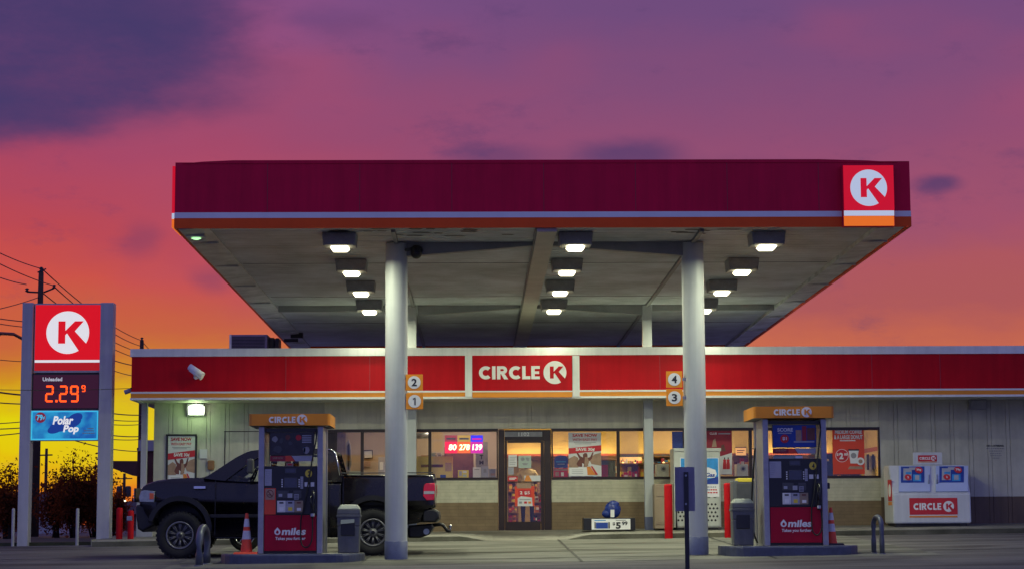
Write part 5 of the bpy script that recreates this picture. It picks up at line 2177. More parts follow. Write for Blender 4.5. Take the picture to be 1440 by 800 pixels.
# ------------------------------------------------------------------ pump islands and pumps
def island(px0, px1, py_t, py_b, Y0_, Y1_, label):
    x0, x1 = P(px0, py_b, Y0_).x, P(px1, py_b, Y0_).x
    g = G((x0 + x1) / 2, Y0_)
    zt_ = P((px0 + px1) / 2, py_t, Y0_).z
    t = thing('pump_island', label, 'kerb island', ((x0 + x1) / 2, (Y0_ + Y1_) / 2, g))
    ym = (Y0_ + Y1_) / 2
    rr = (Y1_ - Y0_) / 2
    out = []
    for k in range(13):
        a = R(-90 + 180 * k / 12)
        out.append((x1 - rr * .55 + rr * .55 * math.cos(a), ym + rr * math.sin(a)))
    for k in range(13):
        a = R(90 + 180 * k / 12)
        out.append((x0 + rr * .55 + rr * .55 * math.cos(a), ym + rr * math.sin(a)))
    mb = MB()
    i = mb.mi('island')
    n = len(out)
    lay = []
    for z, s in ((g - .12, 1), (zt_ - .03, 1), (zt_, .985), (zt_, .96)):
        lay.append([mb.bm.verts.new(((x0 + x1) / 2 + (x - (x0 + x1) / 2) * (1 - (1 - s) * .25), ym + (y - ym) * s, z)) for x, y in out])
    for a_, b_ in zip(lay, lay[1:]):
        for k in range(n):
            f = mb.bm.faces.new((a_[k], a_[(k + 1) % n], b_[(k + 1) % n], b_[k]))
            f.material_index = i
    f = mb.bm.faces.new(lay[-1])
    f.material_index = mb.mi('islandtop')
    mb.build('kerb_rim', t)
    return zt_


IZL = island(303, 509.5, 778.5, 791.5, 33.55, 35.15, 'dark steel edged island under the left pump')
IZR = island(1018.5, 1217, 767.0, 779.5, 33.55, 35.15, 'dark steel edged island under the right pump')

PY = 33.85      # pump front plane
PD = 1.05       # pump depth


def pump(px_off, zbase, kind, label):
    """Photo-pixel layout of the left pump; px_off shifts it along the row."""
    t = thing('fuel_pump', label, 'fuel pump', (P(408 + px_off, 779, PY).x, PY + PD / 2, zbase))
    k = PY / F
    xc = P(408 + px_off, 779, PY).x

    def X(px):
        return xc + (px - 408) * k

    def Z(py):
        return zbase + (778.5 - py) * k

    def bx(mb, x0, y0, x1, y1, dy, d, m, bev=0):
        mb.box((X(x0), PY + dy, Z(y1)), (X(x1), PY + dy + d, Z(y0)), m, bev)

    def poly(mb, pts, dy, d, m):
        mb.prism([(X(a), Z(b)) for a, b in pts], PY + dy, PY + dy + d, m)

    def tx(mb, s, x0, y0, x1, y1, dy, m, **kw):
        letters(mb, s, X(x0), X(x1), Z(y1), Z(y0), PY + dy, m, **kw)

    mb = MB()
    bx(mb, 371, 774.5, 445, 778.5, .03, PD - .06, 'black')
    mb.build('plinth', t)
    mb = MB()
    bx(mb, 371.3, 658, 444.7, 774.4, .05, PD - .1, 'dgrey')
    mb.build('cabinet', t)
    for a, b in ((363, 371), (445, 453)):
        mb = MB()
        bx(mb, a, 601.3, b, 778.4, -.03, .16, 'steel', .012)
        bx(mb, a, 601.3, b, 778.4, PD - .13, .16, 'steel', .012)
        bx(mb, a + 1.2, 601.4, b - 1.2, 778.3, .131, PD - .262, 'steel')
        mb.build('upright', t)
    mb = MB()   # orange valance with a rounded plan
    i = mb.mi('orange')
    x0, x1 = X(350), X(463)
    out = []
    rr = .05
    y0, y1 = PY - .14, PY + PD + .14
    for cx, cy, a0 in ((x1 - rr, y0 + rr, -90), (x1 - rr, y1 - rr, 0), (x0 + rr, y1 - rr, 90), (x0 + rr, y0 + rr, 180)):
        for q in range(7):
            a = R(a0 + 15 * q)
            out.append((cx + rr * math.cos(a), cy + rr * math.sin(a)))
    lay = [[mb.bm.verts.new((x, y, z)) for x, y in out] for z in (Z(600.8), Z(584.5))]
    n = len(out)
    for q in range(n):
        f = mb.bm.faces.new((lay[0][q], lay[0][(q + 1) % n], lay[1][(q + 1) % n], lay[1][q]))
        f.material_index = i
    mb.bm.faces.new(lay[0][::-1]).material_index = mb.mi('black')
    mb.bm.faces.new(lay[1]).material_index = i
    va = mb.build('valance', t)
    mb = MB()
    h = 8.6 * k
    xs_ = X(378)
    r = 7.2 * k
    sxk = (X(415) - xs_) / (WM_W * h)
    wordmark(mb, xs_, Z(592.8) - h / 2, h, PY - .141, M['pwhite'], .004, sxk)
    logo(mb, X(424.2), Z(592.6), r, PY - .141, M['pwhite'], M['orange'], .004)
    mb.build('lettering', va)
    # upper advert panel and its shelf strip
    mb = MB()
    bx(mb, 372, 604, 444, 609, .04, PD - .08, 'black')
    bx(mb, 378, 609.5, 440, 641.5, .06, .05, 'pumpad')
    up = mb.build('advert_panel', t)
    mb = MB()
    rr_ = random.Random(3 + len(kind))
    if kind == 'dark':
        for (a, b, c_, d_, m) in ((380, 614, 390, 624, 'pgrey'), (391, 617, 397, 626, 'dgrey'), (382, 627, 396, 639, 'dgrey'), (399, 612, 407, 621, 'pbrown'), (403, 622, 410, 628, 'dgrey'), (424, 629, 434, 640, 'pgrey'), (425, 630, 428, 639, 'plblue')):
            pts = []
            for q in range(9):
                a_ = 2 * math.pi * q / 9
                f_ = rr_.uniform(.75, 1.05)
                pts.append(((a + c_) / 2 + (c_ - a) / 2 * math.cos(a_) * f_, (b + d_) / 2 + (d_ - b) / 2 * math.sin(a_) * f_))
            poly(mb, pts, .054, .005, m)
        for q in range(4):
            bx(mb, 423, 613.5 + q * 3, 436, 615.2 + q * 3, .056, .003, 'paperg')
        poly(mb, [(418 + 4 * math.cos(R(a_)), 617 + 4 * math.sin(R(a_))) for a_ in range(0, 360, 24)], .055, .004, 'pred')
    else:
        bx(mb, 378.4, 610, 439.5, 641, .056, .003, 'pblue')
        tx(mb, 'SCORE', 385, 614, 407, 619, .050, 'pwhite', bold=.03)
        bx(mb, 386, 620.5, 405, 622, .052, .003, 'paperg')
        poly(mb, [(395 + 6 * math.cos(R(a_)), 629 + 6 * math.sin(R(a_))) for a_ in range(0, 360, 18)], .051, .004, 'pred')
        tx(mb, '$1', 392, 626.5, 398, 631.5, .047, 'pwhite', bold=.03)
        bx(mb, 411, 617, 419, 632, .050, .005, 'pskin')
        bx(mb, 420, 611.5, 426, 632, .050, .005, 'pdred')
        bx(mb, 427, 614, 438, 631, .048, .006, 'pbrown')
        bx(mb, 408, 632.3, 437, 634.5, .050, .004, 'paperg')
    mb.build('artwork', up)
    mb = MB()
    bx(mb, 378.5, 642.5, 439, 650, .05, .04, 'pdred')
    poly(mb, [(400, 650), (400, 642.5), (407, 642.5), (413, 650)], .044, .005, 'pred_l')
    poly(mb, [(414, 650), (408.5, 642.5), (439, 642.5), (438, 650)], .046, .003, 'paperg')
    tx(mb, 'SAVE NOW', 382, 644, 397, 647, .046, 'pskin', bold=.02)
    mb.build('shelf_strip', t)
    mb = MB()
    if kind == 'dark':
        bx(mb, 401, 652.5, 411, 657.5, .06, .02, 'pskin')
        bx(mb, 403, 653.5, 409, 655.5, .056, .003, 'pred')
    else:
        bx(mb, 379, 651.5, 418, 657.5, .10, .02, 'pgreen')
        bx(mb, 410, 653.5, 420, 656.5, .06, .02, 'pwhite')
        bx(mb, 429, 651, 437.5, 656.5, .06, .02, 'pskin')
        bx(mb, 430, 652.5, 436, 654, .056, .003, 'porange')
    mb.build('shelf_label', t)
    # electronics head
    mb = MB()
    bx(mb, 371.5, 657, 444.5, 724.5, -.01, .06, 'black', .006)
    hd = mb.build('control_panel', t)
    mb = MB()
    bx(mb, 400, 660, 415.5, 667, -.018, .007, 'dgrey')
    bx(mb, 401, 661, 414.5, 666, -.021, .003, 'screen')
    bx(mb, 398.5, 673, 417.5, 687.5, -.022, .011, 'dgrey', .003)
    bx(mb, 399.5, 674, 416.5, 686.5, -.025, .003, 'screen')
    for s in (395.2, 419):
        for q in range(4):
            bx(mb, s, 675 + q * 3.1, s + 1.9, 676.9 + q * 3.1, -.018, .007, 'paper')
    bx(mb, 421.7, 671.5, 425.5, 688.5, -.017, .006, 'paperg')
    for q in range(6):
        bx(mb, 422.2, 672.5 + q * 2.6, 425, 673.6 + q * 2.6, -.019, .002, 'pgrey')
    mb.build('display', hd)
    mb = MB()
    bx(mb, 389.5, 691, 423, 701.5, -.020, .009, 'dgrey', .004)
    bx(mb, 391.5, 695.5, 396.5, 699.5, -.026, .006, 'paperg')
    bx(mb, 404, 695, 410.5, 701, -.028, .008, 'paperg', .002)
    bx(mb, 405.5, 690, 412, 694, -.030, .012, 'black', .003)
    bx(mb, 413, 696, 419.5, 703.5, -.026, .010, 'steel', .002)
    for q in range(3):
        for w in range(3):
            bx(mb, 413.8 + q * 1.9, 697 + w * 2.1, 415.0 + q * 1.9, 698.3 + w * 2.1, -.028, .002, 'pdark')
    mb.build('card_reader', hd)
    for a, m, m2 in ((389.5, 'paper', 'pdark'), (401.7, 'paperg', 'pdark'), (413.8, 'tan', 'pbrown')):
        mb = MB()
        bx(mb, a, 705, a + 11.8, 721, -.020, .010, m, .003)
        bx(mb, a + 3, 706.8, a + 8.8, 709, -.022, .002, m2)
        bx(mb, a + 3.2, 715 if m2 == 'pbrown' else 714, a + 9, 719, -.023, .003, 'pwhite' if m != 'paperg' else 'pyellow')
        mb.build('grade_button', hd)
    mb = MB()
    poly(mb, [(433 + 4.9 * math.cos(R(a_)), 667.3 + 5.5 * math.sin(R(a_))) for a_ in range(0, 360, 15)], -.014, .004, 'pyellow')
    tx(mb, '2' if kind == 'dark' else '4', 432, 664, 435.6, 671, -.017, 'pdark', bold=.04)
    mb.build('number_sticker', hd)
    mb = MB()
    bx(mb, 427.5, 679.5, 433.5, 685.5, -.014, .004, 'paper')
    bx(mb, 436, 679.5, 441, 685.5, -.014, .004, 'paper')
    bx(mb, 436.5, 692, 440, 694, -.014, .004, 'paperg')
    mb.build('small_stickers', hd)
    mb = MB()
    bx(mb, 371.8, 661, 381.5 if kind == 'dark' else 388.5, 684, -.016, .005, 'paperg')
    for q in range(6):
        bx(mb, 373, 664 + q * 3, 380 - (q % 3), 664.5 + q * 3, -.0175, .0015, 'pgrey')
    mb.build('paper_notice', hd)
    if kind == 'dark':
        mb = MB()
        bx(mb, 371.6, 687.5, 387.5, 724, -.016, .005, 'pred_l')
        bx(mb, 373, 688.5, 386, 703.5, -.019, .003, 'pskin')
        ring_ = [(379.5 + 5 * math.cos(R(a_)), 695.2 + 5.5 * math.sin(R(a_))) for a_ in range(0, 361, 20)]
        for q in range(18):
            (xa, ya), (xb, yb) = ring_[q], ring_[q + 1]
            poly(mb, [(xa, ya), (xb, yb), (379.5 + (xb - 379.5) * .78, 695.2 + (yb - 695.2) * .78), (379.5 + (xa - 379.5) * .78, 695.2 + (ya - 695.2) * .78)], -.021, .002, 'pbrown')
        poly(mb, [(376, 692), (377, 691), (383, 698.5), (382, 699.5)], -.0225, .001, 'pbrown')
        bx(mb, 376.5, 696.3, 381, 697.2, -.0212, .0012, 'pdark')
        mb.build('no_smoking_sign', hd)
    # lower door
    mb = MB()
    bx(mb, 371.8, 725.2, 444.2, 774.3, -.02, .065, 'pumpred', .005)
    dr_ = mb.build('lower_door', t)
    mb = MB()
    dl = [(386 + 0, 746.5)]
    drop_ = []
    cx, cy = 390.2, 748.2
    drop_ = [(cx, cy - 6.5)] + [(cx + 4.3 * math.cos(R(a_)), cy + 4.3 * math.sin(R(a_))) for a_ in range(-30, 211, 20)]
    inner = [(cx, cy - 2.6)] + [(cx + 1.9 * math.cos(R(a_)), cy + .4 + 1.9 * math.sin(R(a_))) for a_ in range(-30, 211, 20)]
    poly(mb, drop_, -.024, .004, 'pwhite')
    poly(mb, inner, -.027, .003, 'pumpred')
    tx(mb, 'miles', 396, 742.5, 429, 752.6, -.024, 'pwhite', bold=.035, shear=.16)
    tx(mb, 'Takes you further', 387, 755, 429, 760.5, -.024, 'pwhite', bold=.025, shear=.10)
    mb.build('lettering', dr_)
    # nozzle and hose
    mb = MB()
    bx(mb, 436, 690, 444.5, 723, -.05, .04, 'black', .012)
    nb = mb.build('nozzle_boot', t)
    mb = MB()
    mb.tube([(X(440), PY - .09, Z(692)), (X(440.5), PY - .12, Z(700)), (X(440.5), PY - .12, Z(712)), (X(439), PY - .10, Z(722)), (X(439), PY - .10, Z(729))], .028, 'black', 10)
    mb.tube([(X(438), PY - .15, Z(698)), (X(437), PY - .18, Z(706)), (X(438.5), PY - .15, Z(716))], .010, 'black', 8)
    mb.lathe((X(439.3), PY - .10, Z(727)), [(.034, 0), (.034, .05)], 'paperg', seg=12)
    mb.build('nozzle', t)
    mb = MB()
    pts = [(439, 729), (439.5, 745), (438.5, 760), (434, 768.5), (428, 769), (424, 764), (422.8, 752), (423, 735), (424, 727), (426, 721), (430, 700), (440, 640), (444, 618), (443, 606)]
    if kind != 'dark':
        pts = [(442, 729), (443, 745), (442, 756), (438, 763), (433, 763), (429.5, 756), (429, 744), (429, 732), (430, 722), (434, 700), (441, 640), (444, 618), (443, 606)]
    sm = []
    for q in range(len(pts) - 1):
        p0, p1, p2, p3 = pts[max(q - 1, 0)], pts[q], pts[q + 1], pts[min(q + 2, len(pts) - 1)]
        for s in range(4):
            u = s / 4
            c_ = []
            for d in (0, 1):
                c_.append(.5 * (2 * p1[d] + (p2[d] - p0[d]) * u + (2 * p0[d] - 5 * p1[d] + 4 * p2[d] - p3[d]) * u * u + (3 * p1[d] - p0[d] - 3 * p2[d] + p3[d]) * u ** 3))
            sm.append(c_)
    sm.append(pts[-1])
    mb.tube([(X(a), PY - .085 - .02 * math.sin(q * .2), Z(b)) for q, (a, b) in enumerate(sm)], .0125, 'rubber', 8)
    mb.build('hose', t)
    if kind != 'dark':   # hose from the far side, hanging in view on the left; lever box on the right upright
        mb = MB()
        mb.tube([(X(361), PY + .75, Z(640)), (X(357), PY + .8, Z(690)), (X(354.5), PY + .8, Z(735)), (X(356), PY + .8, Z(758)), (X(362), PY + .75, Z(775))], .016, 'rubber', 8)
        mb.build('rear_hose', t)
        mb = MB()
        bx(mb, 453.3, 691, 457, 699.5, .02, .10, 'black', .01)
        mb.build('side_switch', t)
    return t


pump(0, IZL, 'dark', 'left fuel pump with orange top and dark advert in front of the black pickup')
pump(712.5, IZR, 'blue', 'right fuel pump with orange top and blue score advert')


# ------------------------------------------------------------------ bins, service box
def bin_(px0, px1, py_t, py_b, Y, zb, flap, label):
    x0, x1 = P(px0, py_b, Y).x, P(px1, py_b, Y).x
    zt_ = zb + (py_b - py_t) * Y / F
    h = zt_ - zb
    w = x1 - x0
    xm = (x0 + x1) / 2
    t = thing('litter_bin', label, 'litter bin', (xm, Y + w / 2, zb))
    mb = MB()
    y0, y1 = Y, Y + w

    def lay(z0, z1, s0, s1, m, bev=.015):
        a, b = w / 2 * s0, w / 2 * s1
        ym = (y0 + y1) / 2
        mb.hexa([(xm - a, ym - a, z0), (xm + a, ym - a, z0), (xm - a, ym + a, z0), (xm + a, ym + a, z0),
                 (xm - b, ym - b, z1), (xm + b, ym - b, z1), (xm - b, ym + b, z1), (xm + b, ym + b, z1)], m, bev)
    lay(zb, zb + h * .56, .90, .97, 'bin', .025)
    mb.build('body', t)
    mb = MB()
    lay(zb + h * .562, zb + h * .80, .97, .99, 'bin', .01)
    lay(zb + h * .74, zb + h * .79, 1.05, 1.05, 'bin', .008)
    mb.build('hood', t)
    mb = MB()
    lay(zb + h * .80, zb + h * .90, 1.0, .98, 'bin', .012)
    lay(zb + h * .90, zb + h * 1.0, 1.0, .70, 'binlid', .02)
    mb.build('lid', t)
    mb = MB()
    mb.box((x0 + w * .17, Y - .012, zb + h * .36), (x1 - w * .22, Y + .02, zb + h * .66), 'black', .01)
    mb.build('opening', t)
    if flap:
        mb = MB()
        mb.hexa([(x0 + w * .17, Y - .05, zb + h * .60), (x1 - w * .24, Y - .05, zb + h * .625), (x0 + w * .17, Y - .02, zb + h * .60), (x1 - w * .24, Y - .02, zb + h * .625),
                 (x0 + w * .17, Y - .03, zb + h * .685), (x1 - w * .24, Y - .03, zb + h * .70), (x0 + w * .17, Y - .013, zb + h * .685), (x1 - w * .24, Y - .013, zb + h * .70)], 'binlid')
        mb.build('paper_tray', t)
    return t


bin_(473.5, 506, 710, 777.5, 34.1, IZL, True, 'grey litter bin with a pale flap on the left pump island')
bin_(1031, 1062, 703, 768.5, 34.1, IZR, False, 'grey litter bin on the right pump island in front of the yellow topped kiosk')
YK = 41.2
t = thing('service_kiosk', 'grey squeegee and towel kiosk with a yellow top behind the right island bin', 'kiosk', P(1047, 755, YK))
gk = G(P(1047, 755, YK).x, YK)
mb = MB()
a, b = P(1031.5, 755, YK), P(1061, 675, YK)
mb.box((a.x, YK, gk), (b.x, YK + .45, b.z), 'bin', .03)
mb.build('body', t)
mb = MB()
mb.pbox(1036, 679, 1058, 701, YK - .012, .011, 'dgrey', .004)
mb.build('door_panel', t)
mb = MB()
c0, c1 = P(1037.5, 675, YK), P(1057.5, 671.5, YK)
mb.box((c0.x, YK - .01, c0.z - .03), (c1.x, YK + .40, c1.z), 'pyellow', .012)
mb.build('yellow_top', t)


# ------------------------------------------------------------------ traffic cones
def cone(px, py_t, py_b, Y, zb, tilt, label):
    a = P(px, py_b, Y)
    h = (py_b - py_t) * Y / F
    t = thing('traffic_cone', label, 'cone', (a.x, Y, zb), 'traffic cones')
    base_r, top_r = h * .155, h * .035

    def rad(u):
        return base_r + (top_r - base_r) * u
    mb = MB()
    w = h * .30
    mb.hexa([(a.x - w, Y - w, zb), (a.x + w, Y - w, zb), (a.x - w, Y + w, zb), (a.x + w, Y + w, zb),
             (a.x - w * .9, Y - w * .9, zb + .035), (a.x + w * .9, Y - w * .9, zb + .035), (a.x - w * .9, Y + w * .9, zb + .035), (a.x + w * .9, Y + w * .9, zb + .035)], 'conered' if tilt < 1 else 'black', .006)
    mb.build('base', t)
    mb = MB()
    for u0, u1, m in ((.03, .36, 'conered'), (.36, .57, 'conew'), (.57, .665, 'conered'), (.665, .86, 'conew'), (.86, 1.0, 'conered')):
        e = .0012 if m == 'conew' else 0
        mb.lathe((a.x, Y, zb), [(rad(u0) + e, h * u0), (rad(u1) + e, h * u1)], m, seg=24, caps=(u1 == 1.0))
    mb.build('cone_body', t)


cone(346.5, 725, 781.5, 33.95, IZL, 0, 'clean orange traffic cone on the left pump island by the truck')
cone(1169.5, 715, 767.5, 34.3, IZR, 1, 'worn brownish traffic cone on the right pump island beside the pump')

# ------------------------------------------------------------------ street sign in the foreground, seen from behind
YS_ = 29.3
t = thing('street_sign', 'blue grey back of a sign on a dark post in front of the right column', 'sign', (P(964.5, 800, YS_).x, YS_, G(3.3, YS_)))
mb = MB()
a = P(964.5, 663, YS_)
mb.box((a.x - .032, YS_ - .03, G(a.x, YS_) - .1), (a.x + .032, YS_ + .012, a.z), 'black', .004)
for k in range(18):
    mb.lathe((a.x, YS_ - .032, a.z - .05 - k * .08), [(.009, 0), (.009, .004)], 'hvd', 'Y', 8)
mb.build('post', t)
mb = MB()
mb.pbox(949.3, 656, 977, 718, YS_ + .014, .006, 'signback', .0)
mb.build('sign_plate', t)
mb = MB()
for py in (668, 708):
    c = P(964.5, py, YS_ - .03)
    mb.lathe((c.x, YS_ - .04, c.z), [(.016, 0), (.016, .012)], 'steel2', 'Y', 8)
mb.build('bolts', t)

# ------------------------------------------------------------------ black pickup
TY0, TY1 = 36.0, 37.95
TYM = (TY0 + TY1) / 2


def TP(px, py):
    p = P(px, py, TY0)
    return p.x, p.z


truck = thing('pickup_truck', 'lifted black pickup truck parked behind the left pump, facing left', 'pickup truck', (P(400, 780, TY0).x, TYM, G(P(400, 780, TY0).x, 37)))
PXM = TY0 / F


def tprism(mb, pts, y0, y1, m, bevel=0.0, seg=2):
    mb.prism([TP(a, b) for a, b in pts], y0, y1, m, bevel, seg=seg)


def parc(cx, cy, r, a0, a1, n=14):
    return [(cx + r * math.cos(R(a0 + (a1 - a0) * k / n)), cy - r * math.sin(R(a0 + (a1 - a0) * k / n))) for k in range(n + 1)]


def barrel(mb, zc, hh, amt):
    """Bows the flat body sides out in a barrel curve so the paint reflects sky above and ground below."""
    bm = mb.bm
    zs_ = [v.co.z for v in bm.verts]
    z0, z1 = min(zs_), max(zs_)
    for k in range(1, 14):
        z = z0 + (z1 - z0) * k / 14
        bmesh.ops.bisect_plane(bm, geom=bm.verts[:] + bm.edges[:] + bm.faces[:], plane_co=(0, 0, z), plane_no=(0, 0, 1), dist=.0005)
    for v in bm.verts:
        d = amt * ((v.co.z - zc) / hh) ** 2
        v.co.y += d if v.co.y < TYM else -d
    bm.normal_update()
    for f in bm.faces:
        if abs(f.normal.y) > .8:
            f.smooth = True


FW, RW = (253.0, 753.0), (524.5, 748.5)
AR = 39.0
mb = MB()
tprism(mb, [(196, 712), (195.5, 700), (196.5, 690), (200, 683.5), (207, 678.8), (220, 674.6), (240, 672.4), (262, 671.3), (287, 671), (312, 674.5), (345, 676.5), (405, 677), (480.5, 676.5), (480.5, 754), (300, 757.5)]
       + parc(FW[0], 742, AR, -15, 172) + [(214, 728), (205, 712)], TY0, TY1, 'paint_black', .06, 4)
barrel(mb, TP(0, 715)[1], .55, .085)
body = mb.build('body', truck)
mb = MB()   # engine bay and floor, behind the wheel arches
a, b = TP(218, 728), TP(600, 690)
mb.box((a[0], TY0 + .38, TP(0, 735)[1]), (b[0], TY1 - .38, TP(0, 700)[1]), 'paint_trim')
mb.box((TP(300, 0)[0], TY0 + .5, TP(0, 758)[1]), (TP(590, 0)[0], TY0 + .6, TP(0, 745)[1]), 'paint_trim')
mb.box((TP(230, 0)[0], TY1 - .6, TP(0, 758)[1]), (TP(590, 0)[0], TY1 - .5, TP(0, 745)[1]), 'paint_trim')
for w in (FW, RW):
    c = TP(*w)
    mb.tube([(c[0], TY0 + .3, c[1]), (c[0], TY1 - .3, c[1])], .06, 'paint_trim', 10)
    mb.ball((c[0], TYM, c[1]), .15, 'paint_trim', 2)
mb.build('chassis', truck)
# cargo bed: two side walls, floor, tailgate
bed_out = [(481.2, 667.6), (609.5, 667.6), (611, 676), (610, 712), (594.5, 715.5), (592, 733), (568, 738)] + parc(RW[0], 741, AR, 5, 190) + [(481.2, 752)]
mb = MB()
tprism(mb, bed_out, TY0, TY0 + .14, 'paint_black', .03)
tprism(mb, bed_out, TY1 - .14, TY1, 'paint_black', .03)
barrel(mb, TP(0, 715)[1], .62, .085)
mb.box((TP(481.5, 0)[0], TY0 + .142, TP(0, 712)[1]), (TP(606, 0)[0], TY1 - .142, TP(0, 706)[1]), 'paint_trim')
mb.box((TP(481.5, 0)[0], TY0 + .142, TP(0, 706)[1]), (TP(484.5, 0)[0], TY1 - .142, TP(0, 669)[1]), 'paint_black')
bed = mb.build('cargo_bed', truck)
mb = MB()
mb.box((TP(482, 0)[0], TY0 + .005, TP(0, 667.4)[1]), (TP(609, 0)[0], TY0 + .12, TP(0, 666)[1]), 'dgrey', .004)
mb.box((TP(482, 0)[0], TY1 - .12, TP(0, 667.4)[1]), (TP(609, 0)[0], TY1 - .005, TP(0, 666)[1]), 'dgrey', .004)
mb.build('bed_rail', bed)
mb = MB()
mb.box((TP(606.3, 0)[0], TY0 + .145, TP(0, 712)[1]), (TP(610.8, 0)[0], TY1 - .145, TP(0, 668)[1]), 'paint_black', .01)
mb.box((TP(610.8, 0)[0], TYM - .15, TP(0, 680)[1]), (TP(611.5, 0)[0], TYM + .15, TP(0, 675)[1]), 'paint_trim')
mb.build('tailgate', truck)
# wheel arch flares
for w, cy, s0, s1 in ((FW, 742, -8, 168), (RW, 741, 5, 178)):
    o1, o2 = parc(w[0], cy, AR + 6.5, s0, s1, 18), parc(w[0], cy, AR - .5, s0, s1, 18)
    for ya, yb in ((TY0 - .075, TY0 + .06), (TY1 - .06, TY1 + .075)):
        mb = MB()
        tprism(mb, o1 + o2[::-1], ya, yb, 'paint_trim', .015)
        mb.build('arch_flare', truck)


# cab
def inset(py):
    return .03 + max(0, 677 - py) / 46 * .17


def plate(mb, outer, holes, near, th, m):
    loops = [outer] + holes
    flat = [p for l in loops for p in l]

    def v3(p, off):
        x, z = TP(*p)
        y = TY0 + inset(p[1]) + off if near else TY1 - inset(p[1]) - off
        return Vector((x, y, z))
    tris = geometry.tessellate_polygon([[Vector((*TP(*p), 0)) for p in l] for l in loops])
    i = mb.mi(m)
    A = [mb.bm.verts.new(v3(p, 0)) for p in flat]
    B = [mb.bm.verts.new(v3(p, th)) for p in flat]
    for t in tris:
        for V in (A, B):
            try:
                f = mb.bm.faces.new([V[k] for k in t])
                f.material_index = i
            except ValueError:
                pass
    k0 = 0
    for l in loops:
        n = len(l)
        for k in range(n):
            a_, b_ = k0 + k, k0 + (k + 1) % n
            f = mb.bm.faces.new((A[a_], A[b_], B[b_], B[a_]))
            f.material_index = i
        k0 += n


CAB = [(286, 672), (330, 642.5), (343, 635.5), (352, 632.5), (368, 630.8), (454, 629.5), (466, 630.5), (471.5, 634), (480, 667), (480.5, 677), (405, 677.5), (345, 677), (312, 675)]
WIN1 = [(316, 675.5), (350, 649), (362, 641.5), (372, 639), (399, 638), (401, 676.5)]
WIN2 = [(409, 676.5), (408, 638), (452, 637), (459, 641), (466, 668), (466.5, 676)]
mb = MB()
plate(mb, CAB, [WIN1, WIN2], True, .07, 'paint_black')
plate(mb, CAB, [WIN1, WIN2], False, .07, 'paint_black')
rf = [TP(a, b) for a, b in ((341, 637.5), (352, 632.5), (368, 630.8), (454, 629.5), (466, 630.5), (471.5, 634), (470, 636.5), (366, 635.5))]
mb.prism(rf, TY0 + inset(632) + .071, TY1 - inset(632) - .071, 'paint_black')
cab = mb.build('cab', truck)
for nm, wn in (('side_window', WIN1), ('side_window', WIN2)):
    for near in (True, False):
        mb = MB()

        def v3(p, off):
            x, z = TP(*p)
            return Vector((x, (TY0 + inset(p[1]) + off) if near else (TY1 - inset(p[1]) - off), z))
        mb.face([v3(p, .035) for p in wn], 'carglass')
        mb.build(nm, cab)
mb = MB()
for (pa, pb) in (((287, 671.5), (344, 636.2)),):
    (xa_, za_), (xb_, zb_) = TP(*pa), TP(*pb)
    mb.face([(xa_, TY0 + inset(pa[1]) + .075, za_), (xa_, TY1 - inset(pa[1]) - .075, za_), (xb_, TY1 - inset(pb[1]) - .075, zb_), (xb_, TY0 + inset(pb[1]) + .075, zb_)], 'carglass')
mb.build('windscreen', cab)
mb = MB()
(xa_, za_), (xb_, zb_) = TP(479, 667), TP(471, 635)
mb.face([(xa_, TY0 + inset(667) + .075, za_), (xa_, TY1 - inset(667) - .075, za_), (xb_, TY1 - inset(635) - .075, zb_), (xb_, TY0 + inset(635) + .075, zb_)], 'carglass')
mb.build('rear_window', cab)
mb = MB()   # bright rear window edge trim as seen behind the pump
(xa_, za_), (xb_, zb_) = TP(477.5, 668), TP(471, 636)
mb.tube([(TP(456, 630.3)[0], TY0 + inset(631) - .004, TP(456, 630.3)[1]), (TP(466, 631.5)[0], TY0 + inset(632) - .004, TP(466, 631.5)[1]), (xb_, TY0 + inset(636) - .004, zb_), (xa_, TY0 + inset(668) - .004, za_)], .016, 'chrome', 8)
mb.build('window_trim', cab)
# cabin fittings
mb = MB()
x0 = TP(318, 676)[0]
mb.box((x0, TY0 + .25, TP(0, 682)[1]), (TP(340, 0)[0], TY1 - .25, TP(0, 669)[1]), 'seatfab', .04)
mb.build('dashboard', cab)
mb = MB()
c = TP(345, 668)
n_ = 20
mb.tube([(c[0] + .07 * math.cos(R(18 * k)), TY1 - .62 + .19 * math.sin(R(18 * k)), c[1] + .17 * math.cos(R(18 * k))) for k in range(21)], .018, 'seatfab', 8)
mb.tube([(c[0], TY1 - .62, c[1]), (c[0] - .25, TY1 - .62, c[1] - .1)], .03, 'seatfab', 8)
mb.build('steering_wheel', cab)
for yy in (TY0 + .35, TY1 - .85):
    mb = MB()
    mb.box((TP(377, 0)[0], yy, TP(0, 690)[1]), (TP(386, 0)[0], yy + .5, TP(0, 652)[1]), 'seatfab', .05)
    mb.box((TP(379, 0)[0], yy + .13, TP(0, 651.5)[1]), (TP(385, 0)[0], yy + .37, TP(0, 643)[1]), 'seatfab', .04)
    mb.build('seat', cab)
